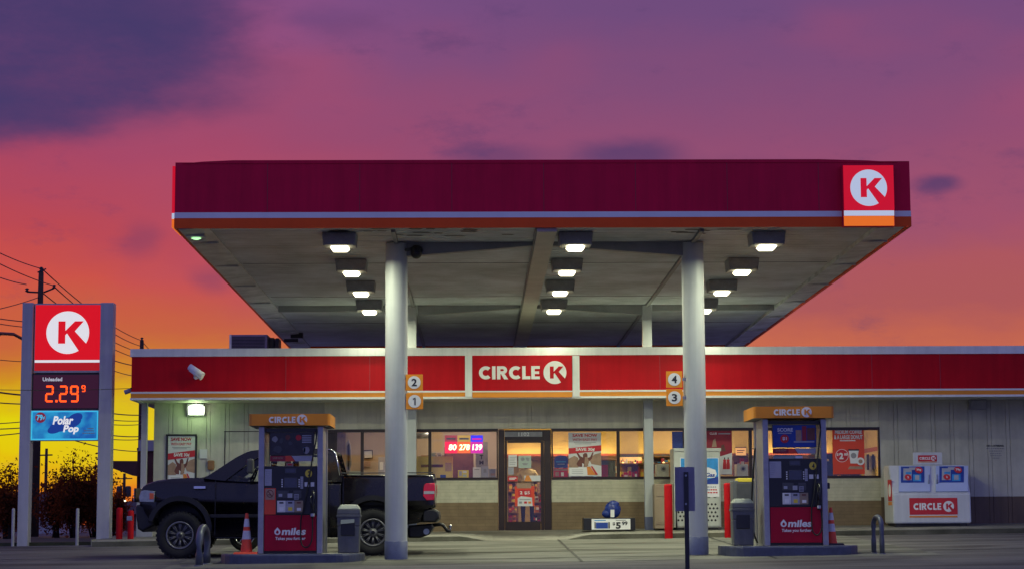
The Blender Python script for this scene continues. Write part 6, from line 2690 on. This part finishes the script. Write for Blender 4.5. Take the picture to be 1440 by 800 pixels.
# door shut lines, handle, mirror, badge
mb = MB()
for (pa, pb) in (((303, 675), (303, 752)), ((405, 678), (405, 754)), ((463, 677), (463, 754)), ((303, 752.5), (463, 754.5))):
    (x0, z0), (x1, z1) = TP(*pa), TP(*pb)
    if abs(x0 - x1) < .05:
        mb.box((x0 - .006, TY0 - .003, z1), (x0 + .006, TY0 + .001, z0), 'black')
    else:
        mb.box((x0, TY0 - .003, z1 - .006), (x1, TY0 + .001, z1 + .006), 'black')
mb.box((TP(304, 0)[0], TY0 - .03, TP(0, 729)[1]), (TP(461, 0)[0], TY0 + .001, TP(0, 724)[1]), 'paint_trim', .008)
mb.build('door_shut_lines', body)
mb = MB()
mb.box((TP(391, 0)[0], TY0 - .035, TP(0, 689)[1]), (TP(401, 0)[0], TY0 + .0, TP(0, 685.5)[1]), 'paint_trim', .01)
mb.build('door_handle', body)
for s in (0, 1):
    mb = MB()
    y0, y1 = (TY0 - .26, TY0 - .06) if s == 0 else (TY1 + .06, TY1 + .26)
    mb.box((TP(357.5, 0)[0] - .02, y0, TP(0, 667)[1]), (TP(365, 0)[0], y1, TP(0, 647)[1]), 'dgrey', .03)
    mb.tube([(TP(360, 0)[0], TYM + (-.95 if s == 0 else .95), TP(0, 665)[1]), (TP(361, 0)[0], (y0 + y1) / 2, TP(0, 660)[1])], .03, 'paint_trim', 8)
    mb.build('mirror', cab)
mb = MB()
mb.box((TP(282, 0)[0], TY0 - .016, TP(0, 688.2)[1]), (TP(298, 0)[0], TY0, TP(0, 684.3)[1]), 'chrome', .006)
mb.build('fender_badge', body)
mb = MB()
mb.tube([(TP(281, 671.6)[0], TY0 + .35, TP(281, 671.6)[1] + .01), (TP(288, 668)[0], TY0 + .5, TP(288, 668)[1]), (TP(300, 661.5)[0], TY0 + .75, TP(300, 661.5)[1] + .02)], .010, 'black', 6)
mb.build('wiper', body)
# lights
for s in (0, 1):
    mb = MB()
    y0, y1 = (TY0 - .012, TY0 + .42) if s == 0 else (TY1 - .42, TY1 + .012)
    mb.prism([TP(a, b) for a, b in ((196.4, 705), (195.4, 698), (198.5, 690), (203.5, 688.5), (217.5, 690), (217, 705.5))], y0, y1, 'lampglass', .008)
    hl = mb.build('headlight', truck)
    mb = MB()
    ya, yb = (TY0 - .018, TY0 - .010) if s == 0 else (TY1 + .010, TY1 + .018)
    mb.prism([TP(a, b) for a, b in ((210.5, 692.5), (216.5, 693), (216.2, 701), (210.5, 701.5))], ya, yb, 'amber')
    mb.build('indicator', hl)
    mb = MB()
    y0, y1 = (TY0 - .012, TY0 + .14) if s == 0 else (TY1 - .14, TY1 + .012)
    mb.prism([TP(a, b) for a, b in ((596, 682), (599, 679), (611.6, 678.5), (612, 689), (610.5, 702.5), (600, 703), (595, 697))], y0, y1, 'taillens', .008)
    tl = mb.build('tail_light', truck)
    mb = MB()
    ya, yb = (TY0 - .018, TY0 - .011) if s == 0 else (TY1 + .011, TY1 + .018)
    mb.prism([TP(a, b) for a, b in ((596, 690), (611, 690), (611, 693.8), (596, 694))], ya, yb, 'paperg')
    mb.build('reverse_lens', tl)
mb = MB()
tprism(mb, [(189.5, 713), (192, 709.5), (214, 707), (219, 716), (216, 738), (200, 747.5), (193, 743)], TY0 + .02, TY1 - .02, 'paint_trim', .04)
fb = mb.build('front_bumper', truck)
mb = MB()
for ya in (TY0 - .002, TY1 - .10):
    mb.box((TP(191, 0)[0], ya, TP(0, 732.5)[1]), (TP(198, 0)[0], ya + .10, TP(0, 726)[1]), 'lampglass', .01)
mb.build('fog_light', fb)
mb = MB()
mb.box((TP(194.5, 0)[0], TY0 + .45, TP(0, 706)[1]), (TP(197, 0)[0], TY1 - .45, TP(0, 686)[1]), 'paint_trim', .01)
for k in range(4):
    z = TP(0, 689 + 4.5 * k)[1]
    mb.box((TP(193.8, 0)[0], TY0 + .47, z - .015), (TP(195, 0)[0], TY1 - .47, z + .012), 'chrome')
mb.build('grille', truck)
mb = MB()
tprism(mb, [(594.5, 716), (610, 714.5), (616.5, 718), (617.5, 728), (612, 734), (594, 734)], TY0 + .02, TY1 - .02, 'paint_trim', .035)
mb.build('rear_bumper', truck)
mb = MB()
tprism(mb, [(573, 738), (606, 735.5), (609, 741), (603, 751), (590, 756), (574, 756)], TY0 + .35, TY1 - .35, 'paint_trim', .03)
c = TP(599, 747)
mb.tube([(c[0], TY0 + .30, c[1]), (c[0], TY0 + .36, c[1])], .055, 'steel2', 14)
mb.build('rear_underbody', truck)
mb = MB()
pts = [TP(606, 738), TP(618, 736.5), TP(622, 738), TP(628, 746), TP(633, 746)]
mb.tube([(x, TYM, z) for x, z in pts], .034, 'paint_trim', 8)
c = TP(632, 745)
mb.tube([(c[0], TYM, c[1]), (c[0], TYM, c[1] + .05)], .018, 'chrome', 8)
mb.ball((c[0], TYM, c[1] + .07), .034, 'chrome', 2)
mb.build('tow_hitch', truck)
# side bulge and seat belt highlights left out; wheels
RT, RR = .42, .25


def wheel(parent, w, near):
    cx, cz0 = TP(*w)
    yc = TY0 + .04 if near else TY1 - .04
    cz = G(cx, TY0 if near else TY1) + RT - .006
    s = 1 if near else -1
    e = bpy.data.objects.new('wheel', None)
    COL.objects.link(e)
    e.parent = parent
    ORG[e.name] = org(parent)
    mb = MB()
    yo, yi = yc - s * .05, yc + s * .26
    prof = [(RR, 0), (RR + .015, -.02), (.34, -.035), (RT - .03, -.022), (RT - .004, .01), (RT, .05), (RT, .25), (RT - .02, .30), (.33, .33), (RR, .30)]
    mb.lathe((cx, yo, cz), [(r, s * h) for r, h in prof], 'rubber', 'Y', 48, caps=False)
    for k in range(34):
        a = 2 * math.pi * k / 34
        u = Vector((math.cos(a), 0, math.sin(a)))
        tt = Vector((-math.sin(a), 0, math.cos(a)))
        for (h0, h1) in ((-.012, .09), (.10, .19), (.20, .30)):
            c0 = Vector((cx, yo, cz)) + tt * (.02 if h0 == .10 else 0)
            r0, r1 = RT - .05, RT + .010
            q = []
            for rr_ in (r0, r1):
                for hh in (h0, h1):
                    for sg_ in (-1, 1):
                        q.append(c0 + u * rr_ + tt * (sg_ * .022) + Vector((0, s * hh, 0)))
            mb.hexa(q, 'rubber')
    mb.build('tyre', e)
    mb = MB()
    mb.lathe((cx, yo, cz), [(RR, s * -.005), (RR - .004, s * -.02), (RR - .028, s * -.016), (RR - .034, s * .03), (RR - .05, s * .14)], 'rim', 'Y', 40, caps=False)
    mb.lathe((cx, yo, cz), [(RR - .02, s * .15), (.05, s * .13)], 'black', 'Y', 32)
    for k in range(10):
        a = 2 * math.pi * (k + .5) / 10
        for da in (-.085, .085):
            u0 = Vector((math.cos(a + da * .6), 0, math.sin(a + da * .6)))
            u1 = Vector((math.cos(a + da), 0, math.sin(a + da)))
            mb.tube([Vector((cx, yo + s * .045, cz)) + u0 * .065, Vector((cx, yo + s * .012, cz)) + u1 * (RR - .03)], .0105, 'rim', 6, taper=.0085)
    mb.lathe((cx, yo, cz), [(.078, s * .06), (.078, s * .035), (.05, s * .015), (.03, s * .0)], 'rim', 'Y', 24)
    mb.lathe((cx, yo, cz), [(.034, s * .005), (.034, s * -.006)], 'black', 'Y', 20)
    mb.build('rim', e)


for w in (FW, RW):
    for near in (True, False):
        wheel(truck, w, near)

# chrome rimmed wheel standing behind the pickup, seen under its sill
wx = P(344, 760, 38.7).x
t = thing('loose_wheel', 'loose chrome rimmed wheel seen under the pickup sill behind the clean traffic cone', 'wheel', (wx, 38.7, G(wx, 38.7)))
c = Vector((wx, 38.7, G(wx, 38.7) + .31))
mb = MB()
mb.lathe(c, [(.205, 0), (.25, -.03), (.30, -.01), (.31, .05), (.31, .15), (.28, .2), (.2, .2)], 'rubber', 'Y', 36, caps=False)
mb.build('tyre', t)
mb = MB()
mb.lathe(c, [(.206, -.008), (.20, -.022), (.175, -.014), (.165, .06)], 'chrome', 'Y', 36, caps=False)
mb.lathe(c, [(.17, .07), (.05, .05)], 'black', 'Y', 24)
for k in range(5):
    a = R(72 * k + 20)
    mb.tube([c + Vector((0, .03, 0)), c + Vector((.18 * math.cos(a), .0, .18 * math.sin(a)))], .018, 'chrome', 6)
mb.build('rim', t)

# ------------------------------------------------------------------ price pylon
YQ = 43.6
pyl = thing('price_pylon', 'tall grey two legged gas price pylon with lit red K panel at the left', 'price sign', (P(92, 757, YQ).x, YQ, G(P(92, 757, YQ).x, YQ)))
for (tx0, tx1, bx0, bx1) in ((33.5, 48, 26.5, 42), (141.5, 160.5, 139, 156.5)):
    mb = MB()
    gz = G(P(bx0, 757, YQ).x, YQ) - .03
    xl_, xr_ = (P(tx0, 430, YQ).x + P(bx0, 757, YQ).x) / 2, (P(tx1, 430, YQ).x + P(bx1, 757, YQ).x) / 2
    mb.box((xl_, YQ - .16, gz), (xr_, YQ + .16, P(tx0, 426.5, YQ).z), 'pylon', .012)
    mb.build('leg', pyl)
mb = MB()
mb.pbox(48.3, 426.5, 141.2, 523.5, YQ - .08, .22, 'pylon', .005)
mb.pbox(44.3, 524.5, 139.2, 575.5, YQ - .08, .22, 'pdark', .005)
mb.pbox(42.3, 576, 138.8, 619, YQ - .08, .22, 'pylon', .005)
mb.build('sign_box', pyl)
Yf_ = YQ - .085
mb = MB()
mb.pbox(49.5, 428.5, 140.8, 505.5, Yf_, .005, 'e_red')
kf = mb.build('logo_face', pyl)
mb = MB()
c = P(95.3, 467.2, Yf_)
logo(mb, c.x, c.z, 30 * Yf_ / F, Yf_, M['e_white'], M['e_red'], .006)
mb.build('logo_disc', kf)
mb = MB()
mb.pbox(48.8, 505.8, 140.3, 509.2, Yf_, .005, 'e_white')
mb.build('white_band', kf)
mb = MB()
mb.pbox(48.5, 509.5, 140.2, 520.5, Yf_, .005, 'e_dred')
mb.build('lower_band', kf)
mb = MB()
mb.pbox(46.5, 526.5, 138.5, 573.5, Yf_, .005, 'e_price')
pf = mb.build('price_face', pyl)
mb = MB()
pletters(mb, 'Unleaded', 60, 530, 87.5, 535.5, Yf_ - .004, 'e_grey', bold=.03)
mb.build('fuel_grade_text', pf)


def seg_digit(mb, d, x0, x1, y0, y1, Y, m, th):
    segs = {'2': 'abged', '9': 'abcdfg', '5': 'afgcd'}[d]
    ym = (y0 + y1) / 2
    sl = 0
    R_ = {'a': (x0 + th * .6, y0, x1 - th * .6, y0 + th), 'g': (x0 + th * .6, ym - th / 2, x1 - th * .6, ym + th / 2), 'd': (x0 + th * .6, y1 - th, x1 - th * .6, y1),
          'b': (x1 - th, y0 + th * .6, x1, ym - th * .3), 'c': (x1 - th, ym + th * .3, x1, y1 - th * .6), 'f': (x0, y0 + th * .6, x0 + th, ym - th * .3), 'e': (x0, ym + th * .3, x0 + th, y1 - th * .6)}
    for s in segs:
        a = R_[s]
        mb.pbox(*a, Y - .004, .004, m)


mb = MB()
seg_digit(mb, '2', 63.5, 75.5, 541.5, 565, Yf_, 'e_led', 2.6)
seg_digit(mb, '2', 83, 95, 541.5, 565, Yf_, 'e_led', 2.6)
seg_digit(mb, '9', 98.5, 110.5, 541.5, 565, Yf_, 'e_led', 2.6)
seg_digit(mb, '9', 114.5, 120.2, 541, 550.5, Yf_, 'e_led', 1.5)
mb.pbox(77.8, 561.8, 80.8, 565, Yf_ - .004, .004, 'e_led')
mb.build('price_digits', pf)
mb = MB()
mb.pbox(43.5, 577, 137.8, 618, Yf_, .005, 'e_popl')
ad = mb.build('drink_advert', pyl)
mb = MB()
mb.pbox(45.5, 578.8, 136, 616, Yf_ - .004, .004, 'e_pop')
for (cx, cy, rx, ry) in ((106, 587.5, 10, 7), (78, 602.5, 11, 6), (92, 596, 22, 9)):
    c = P(cx, cy, Yf_)
    mb.prism([(c.x + rx * Yf_ / F * math.cos(R(a_)), c.z + (ry * math.sin(R(a_)) + .25 * rx * math.cos(R(a_))) * Yf_ / F) for a_ in range(0, 360, 15)], Yf_ - .006 - .001 * (cx == 92) - .0006 * (cx == 78), Yf_ - .004, 'e_popd')
mb.build('advert_art', ad)
mb = MB()
pletters(mb, 'Polar', 74, 584.5, 102, 596.5, Yf_ - .010, 'e_white', bold=.035, shear=.18)
pletters(mb, 'Pop', 88, 597, 109.5, 610, Yf_ - .010, 'e_white', bold=.04, shear=.18)
mb.build('lettering', ad)
mb = MB()
c = P(57, 586.5, Yf_)
mb.prism(arc(c.x, c.z, 7.4 * Yf_ / F, 0, 360, 28)[:-1], Yf_ - .007, Yf_ - .004, 'e_maroon')
pletters(mb, '79', 51.5, 582.5, 60, 590.5, Yf_ - .011, 'e_popl', bold=.03)
pletters(mb, '\u00a2', 60.6, 584.5, 63, 589.5, Yf_ - .011, 'e_popl', bold=.02)
mb.build('price_disc', ad)
mb = MB()
for (y, a, b) in ((602, 123, 132), (605, 118, 132), (608.5, 116, 133)):
    x = a
    while x < b:
        w = random.uniform(1.5, 3)
        mb.pbox(x, y - .7, min(b, x + w), y + .7, Yf_ - .006, .002, 'paperg')
        x += w + .7
mb.build('small_print', ad)


# ------------------------------------------------------------------ utility poles and wires
def catenary(a, b, sag, n=14):
    return [Vector(a).lerp(Vector(b), k / n) + Vector((0, 0, -sag * 4 * (k / n) * (1 - k / n))) for k in range(n + 1)]


YA, YBp = 66.0, 112.0
pa_t = P(58, 379, YA)
ga = G(pa_t.x, YA)
t = thing('utility_pole', 'tall wooden power pole with insulator arms rising behind the price pylon', 'utility pole', (pa_t.x, YA, ga))
mb = MB()
mb.tube([(pa_t.x - .05, YA, ga - .3), (pa_t.x - .02, YA, (ga + pa_t.z) / 2), (pa_t.x, YA, pa_t.z - .1)], .17, 'pole', 12, taper=.085)
mb.build('trunk', t)
tips = [P(38, 408, YA), P(76, 403, YA), P(59, 380, YA)]
for i, tip in enumerate(tips[:2]):
    mb = MB()
    root_ = P(54 if i == 0 else 61.5, 411, YA)
    mb.tube([root_, root_.lerp(tip, .55) + Vector((0, 0, -.03)), tip + Vector((0, 0, -.05))], .03, 'hvd', 8)
    mb.lathe(tip + Vector((0, 0, -.06)), [(.03, 0), (.075, .03), (.03, .06), (.075, .10), (.03, .13)], 'hvd', seg=10)
    mb.build('insulator_arm', t)
mb = MB()
mb.lathe(pa_t + Vector((0, 0, -.12)), [(.05, 0), (.085, .06), (.04, .1), (.085, .15), (.03, .2)], 'hvd', seg=10)
mb.tube([pa_t + Vector((-.12, 0, -.1)), pa_t + Vector((.16, 0, .02))], .025, 'hvd', 6)
mb.build('top_insulator', t)
mb = MB()
mb.tube([P(56, 484, YA), P(34, 477.5, YA - 2), P(19, 469.5, YA - 4), P(0, 468.5, YA - 6), P(-14, 470, YA - 7)], .05, 'hvd', 8)
mb.ball(P(-18, 471, YA - 7.3), .25, 'hvd', 2, 0, (1.6, 1, .5))
mb.build('lamp_arm', t)
NEARX = -90
for i, (sx_, sy_, ex, ey, sg_, r) in enumerate(((NEARX, 304, 58, 378, .15, .016), (NEARX, 319, 76, 402, .15, .016), (NEARX, 345, 37, 400, .15, .016), (NEARX, 448, 54, 418, .10, .014),
                                            (NEARX, 428, 58, 453, .1, .016), (NEARX, 434, 58, 461, .1, .014), (NEARX, 490, 58, 508, .1, .012), (NEARX, 532, 58, 556, .1, .026), (NEARX, 552, 58, 567, .1, .018), (NEARX, 594, 58, 589, .08, .014), (NEARX, 600, 58, 598, .08, .016), (NEARX, 613, 58, 604, .08, .016))):
    mb = MB()
    mb.tube(catenary(P(sx_, sy_, 48), P(ex, ey, YA), sg_), r, 'wire', 5)
    mb.build('power_line', t)
for i, (sy_, ey, sg_, r) in enumerate(((379, 479, .3, .02), (403, 487, .3, .02), (411, 496, .3, .02), (432, 506, .2, .02), (455, 515, .3, .026), (468, 530, .3, .020), (556, 583, .2, .028), (568, 591, .2, .02), (578, 596, .2, .02), (589, 613, .2, .026), (598, 617, .2, .020), (604, 634, .2, .022))):
    mb = MB()
    sxp = {379: 60, 403: 76}.get(sy_, 59)
    mb.tube(catenary(P(sxp, sy_, YA), P(200, ey, YBp), sg_), r, 'wire', 5)
    mb.build('power_line', t)
pb = P(199.5, 479, YBp)
gb = G(pb.x, YBp)
t = thing('utility_pole', 'thin distant power pole sticking up past the left end of the shop fascia', 'utility pole', (pb.x, YBp, gb))
mb = MB()
mb.tube([(pb.x + .05, YBp, gb - .3), (pb.x, YBp, pb.z)], .17, 'pole', 10, taper=.11)
mb.lathe(pb + Vector((0, 0, -.05)), [(.05, 0), (.11, .08), (.04, .14), (.1, .2), (.03, .25)], 'hvd', seg=8)
mb.build('trunk', t)
for i, (sy_, ey, sg_) in enumerate(((480, 520, .3), (488, 528, .3), (497, 536, .3), (516, 552, .3))):
    mb = MB()
    mb.tube(catenary(P(200, sy_, YBp), P(250, ey, 180), sg_), .022, 'wire', 5)
    mb.build('power_line', t)
for (px, py, Y, r, lab, tr) in ((65.5, 630, 150, .14, 'small far pole seen between the pylon legs above the bushes', 0), (175, 665, 190, .17, 'small far pole with transformers right of the pylon', 1), (157.5, 668, 150, .10, 'thin far post close to the right leg of the pylon', 0)):
    p = P(px, py, Y)
    g = G(p.x, Y)
    t = thing('utility_pole', lab, 'utility pole', (p.x, Y, g))
    mb = MB()
    mb.tube([(p.x, Y, g - .2), (p.x, Y, p.z)], r, 'pole', 8, taper=r * .75)
    mb.build('trunk', t)
    mb = MB()
    z = p.z - .5
    mb.tube([(p.x - .45 - .3 * tr, Y, z), (p.x + .45 + .3 * tr, Y, z + .02)], .06, 'pole', 6)
    mb.build('cross_arm', t)
    if tr:
        for s in (-1, 1):
            mb = MB()
            mb.lathe((p.x + s * .42, Y - .2, z - 1.7), [(.26, 0), (.28, .1), (.28, .85), (.2, 1.0)], 'hvd', seg=12)
            mb.build('transformer', t)
        mb = MB()
        mb.ball((p.x + .25, Y - .8, z - 2.2), .16, 'e_street', 2)
        mb.build('lamp', t)
# drop wire to the shop corner, passing in front of the pylon
t = thing('service_wire', 'single thin wire crossing in front of the price panel to the shop corner', 'wire', P(182, 546, 42.9))
mb = MB()
mb.tube(catenary(P(NEARX, 545, 36), P(186, 545.5, 43.0), .04, 20), .007, 'wire', 6)
mb.build('cable', t)
mb = MB()
mb.tube([P(184, 545.5, 43.0), P(187, 545.5, 43.05)], .02, 'hvd', 6)
mb.build('anchor', t)

# ------------------------------------------------------------------ neighbour building, far houses, trees
YN = 58.0
t = thing('neighbour_building', 'red brown neighbouring building with a flat awning behind the left end of the shop', 'building', (P(200, 757, YN).x, YN, G(-9, YN)))
gz = G(-9, YN)
mb = MB()
a, b = P(192, 700, YN), P(330, 633.5, YN)
mb.box((a.x, YN, gz - .1), (b.x, YN + 6, P(200, 634, YN).z), 'neigh')
mb.build('wall', t)
mb = MB()
mb.ppoly([(150, 647.3), (192, 647.5), (191.9, 669), (186, 668), (150, 655)], YN - .8, 3.5, 'neigh')
mb.build('awning', t)
mb = MB()
mb.pbox(194.8, 618, 330, 633, YN - .1, 6.2, 'neighw')
mb.pbox(192.5, 629, 194.5, 633, YN - .1, 6.2, 'neigh')
mb.build('parapet', t)
mb = MB()
mb.pbox(196, 670, 206, 690, YN - .012, .01, 'pdark')
mb.build('window', t)
for (x0, x1, yt, yb_, Y, lab, m) in ((50, 86, 716, 748, 118, 'pale low house far behind the bushes between the pylon legs', 'neighw'), (-12, 24, 722, 748, 150, 'dim low house at the far left edge behind the bushes', 'neigh'), (160, 240, 722, 748, 170, 'dark low shed in the distance right of the pylon', 'neigh')):
    t = thing('far_house', lab, 'house', (P((x0 + x1) / 2, yb_, Y).x, Y, G(-13, Y)))
    g = G(-13, Y) - .1
    a, b = P(x0, yb_, Y), P(x1, yt, Y)
    mb = MB()
    mb.box((a.x, Y, g), (b.x, Y + 6, b.z), m)
    mb.build('wall', t)
    mb = MB()
    mb.prism_x([(Y - .5, b.z), (Y + 3, b.z + 1.1), (Y + 6.5, b.z)], a.x - .4, b.x + .4, 'hvd')
    mb.build('roof', t)
    mb = MB()
    w = (b.x - a.x)
    for u in (.18, .55, .8):
        mb.box((a.x + w * u, Y - .03, g + (b.z - g) * .4), (a.x + w * (u + .12), Y + .0, g + (b.z - g) * .78), 'pdark')
    mb.build('window', t)


def bush(px, py_top, py_base, half_px, Y, label, n, seed, m='leaf', name='bush', cat='bush', spikes=7):
    rr = random.Random(seed)
    base = P(px, py_base, Y)
    base.z = G(base.x, Y) + .05
    H = P(px, py_top, Y).z - base.z
    Wd = half_px * Y / F
    t = thing(name, label, cat, base)
    mb = MB()
    tips_ = []
    for k in range(spikes):
        a = 2 * math.pi * k / spikes + rr.uniform(-.4, .4)
        rad = Wd * rr.uniform(.25, .85)
        h = H * rr.uniform(.62, 1.0) * (1 - .35 * (rad / Wd) ** 2)
        p0 = base + Vector((rr.uniform(-.1, .1), rr.uniform(-.1, .1), -.05))
        p3 = base + Vector((rad * math.cos(a), rad * math.sin(a) * .8, h))
        p1 = p0.lerp(p3, .35) + Vector((rr.uniform(-.1, .1), 0, H * .06))
        p2 = p0.lerp(p3, .7) + Vector((rr.uniform(-.1, .1), 0, H * .04))
        mb.tube([p0, p1, p2, p3], .035, 'bark', 6, taper=.008)
        tips_.append((p1, p2, p3))
        for q in range(5):
            s = rr.uniform(.3, .95)
            c = p0.lerp(p3, s)
            d = Vector((rr.uniform(-1, 1), rr.uniform(-1, 1), rr.uniform(.1, 1))).normalized() * H * rr.uniform(.10, .22)
            mb.tube([c, c + d * .5 + Vector((0, 0, .02)), c + d], .012, 'bark', 5, taper=.004)
            tips_.append((c, c + d * .6, c + d))
    mb.build('trunk', t)
    mb = MB()
    i = mb.mi(m)
    for k in range(int(n * 1.25)):
        br = rr.choice(tips_)
        s = rr.random()
        c = (br[0].lerp(br[1], s * 2) if s < .5 else br[1].lerp(br[2], s * 2 - 1))
        sp_ = H * .09
        c = c + Vector((rr.gauss(0, sp_), rr.gauss(0, sp_), rr.gauss(0, sp_ * .9)))
        if c.z < base.z + .03:
            c.z = base.z + rr.uniform(.03, .3)
        L = rr.uniform(.022, .072)
        d = Vector((rr.gauss(0, 1), rr.gauss(0, 1), rr.gauss(.3, .8))).normalized()
        e = d.cross(Vector((rr.gauss(0, 1), rr.gauss(0, 1), rr.gauss(0, 1)))).normalized() * L * .45
        vs = [mb.bm.verts.new(p) for p in (c - d * L, c + e, c + d * L, c - e)]
        f = mb.bm.faces.new(vs)
        f.material_index = i
    o_ = org(t)
    mb.build('crown', t)
    return t


bush(104, 637, 757, 36, 58, 'large dark bushy shrub behind the pylon, centred between its legs', 6000, 11, spikes=16)
bush(78, 664, 757, 18, 60, 'smaller shrub at the foot of the wooden pole beside the left pylon leg', 3200, 12, 'leafd', spikes=9)
bush(134, 652, 757, 16, 60, 'shrub tucked behind the right pylon leg with ragged shoots', 3400, 13, spikes=10)
bush(10, 652, 757, 20, 57, 'shrub with tall thin shoots at the left edge of the picture', 4200, 14, spikes=11)
bush(-26, 662, 757, 24, 60, 'shrub half cut off by the left edge of the picture', 3000, 15, 'leafd', spikes=9)
bush(164, 688, 757, 14, 64, 'low dark shrub between the pylon and the red bollards', 2600, 16, 'leafd', spikes=9)
bush(30, 690, 757, 18, 66, 'low shrub behind the left pylon leg', 2600, 17, 'leafd', spikes=9)
# far tree line on the horizon
mb = MB()
rr = random.Random(5)
i = mb.mi('leafd')
for k in range(5200):
    x = rr.uniform(-150, 120)
    h = 2.2 + 1.6 * math.sin(x * .21) + 1.2 * math.sin(x * .57 + 1) + rr.uniform(0, 1.2)
    c = Vector((x, 260 + rr.uniform(-8, 8), .3 + max(.2, h) * rr.random() ** .7))
    L = rr.uniform(.25, .6)
    d = Vector((rr.gauss(0, 1), rr.gauss(0, .4), rr.gauss(0, 1))).normalized() * L
    e = d.cross(Vector((0, 1, 0))).normalized() * L * .6
    f = mb.bm.faces.new([mb.bm.verts.new(p) for p in (c - d, c + e, c + d, c - e)])
    f.material_index = i
tag(mb.build('far_treeline'), 'low dark line of distant trees on the horizon', 'trees', kind='stuff')
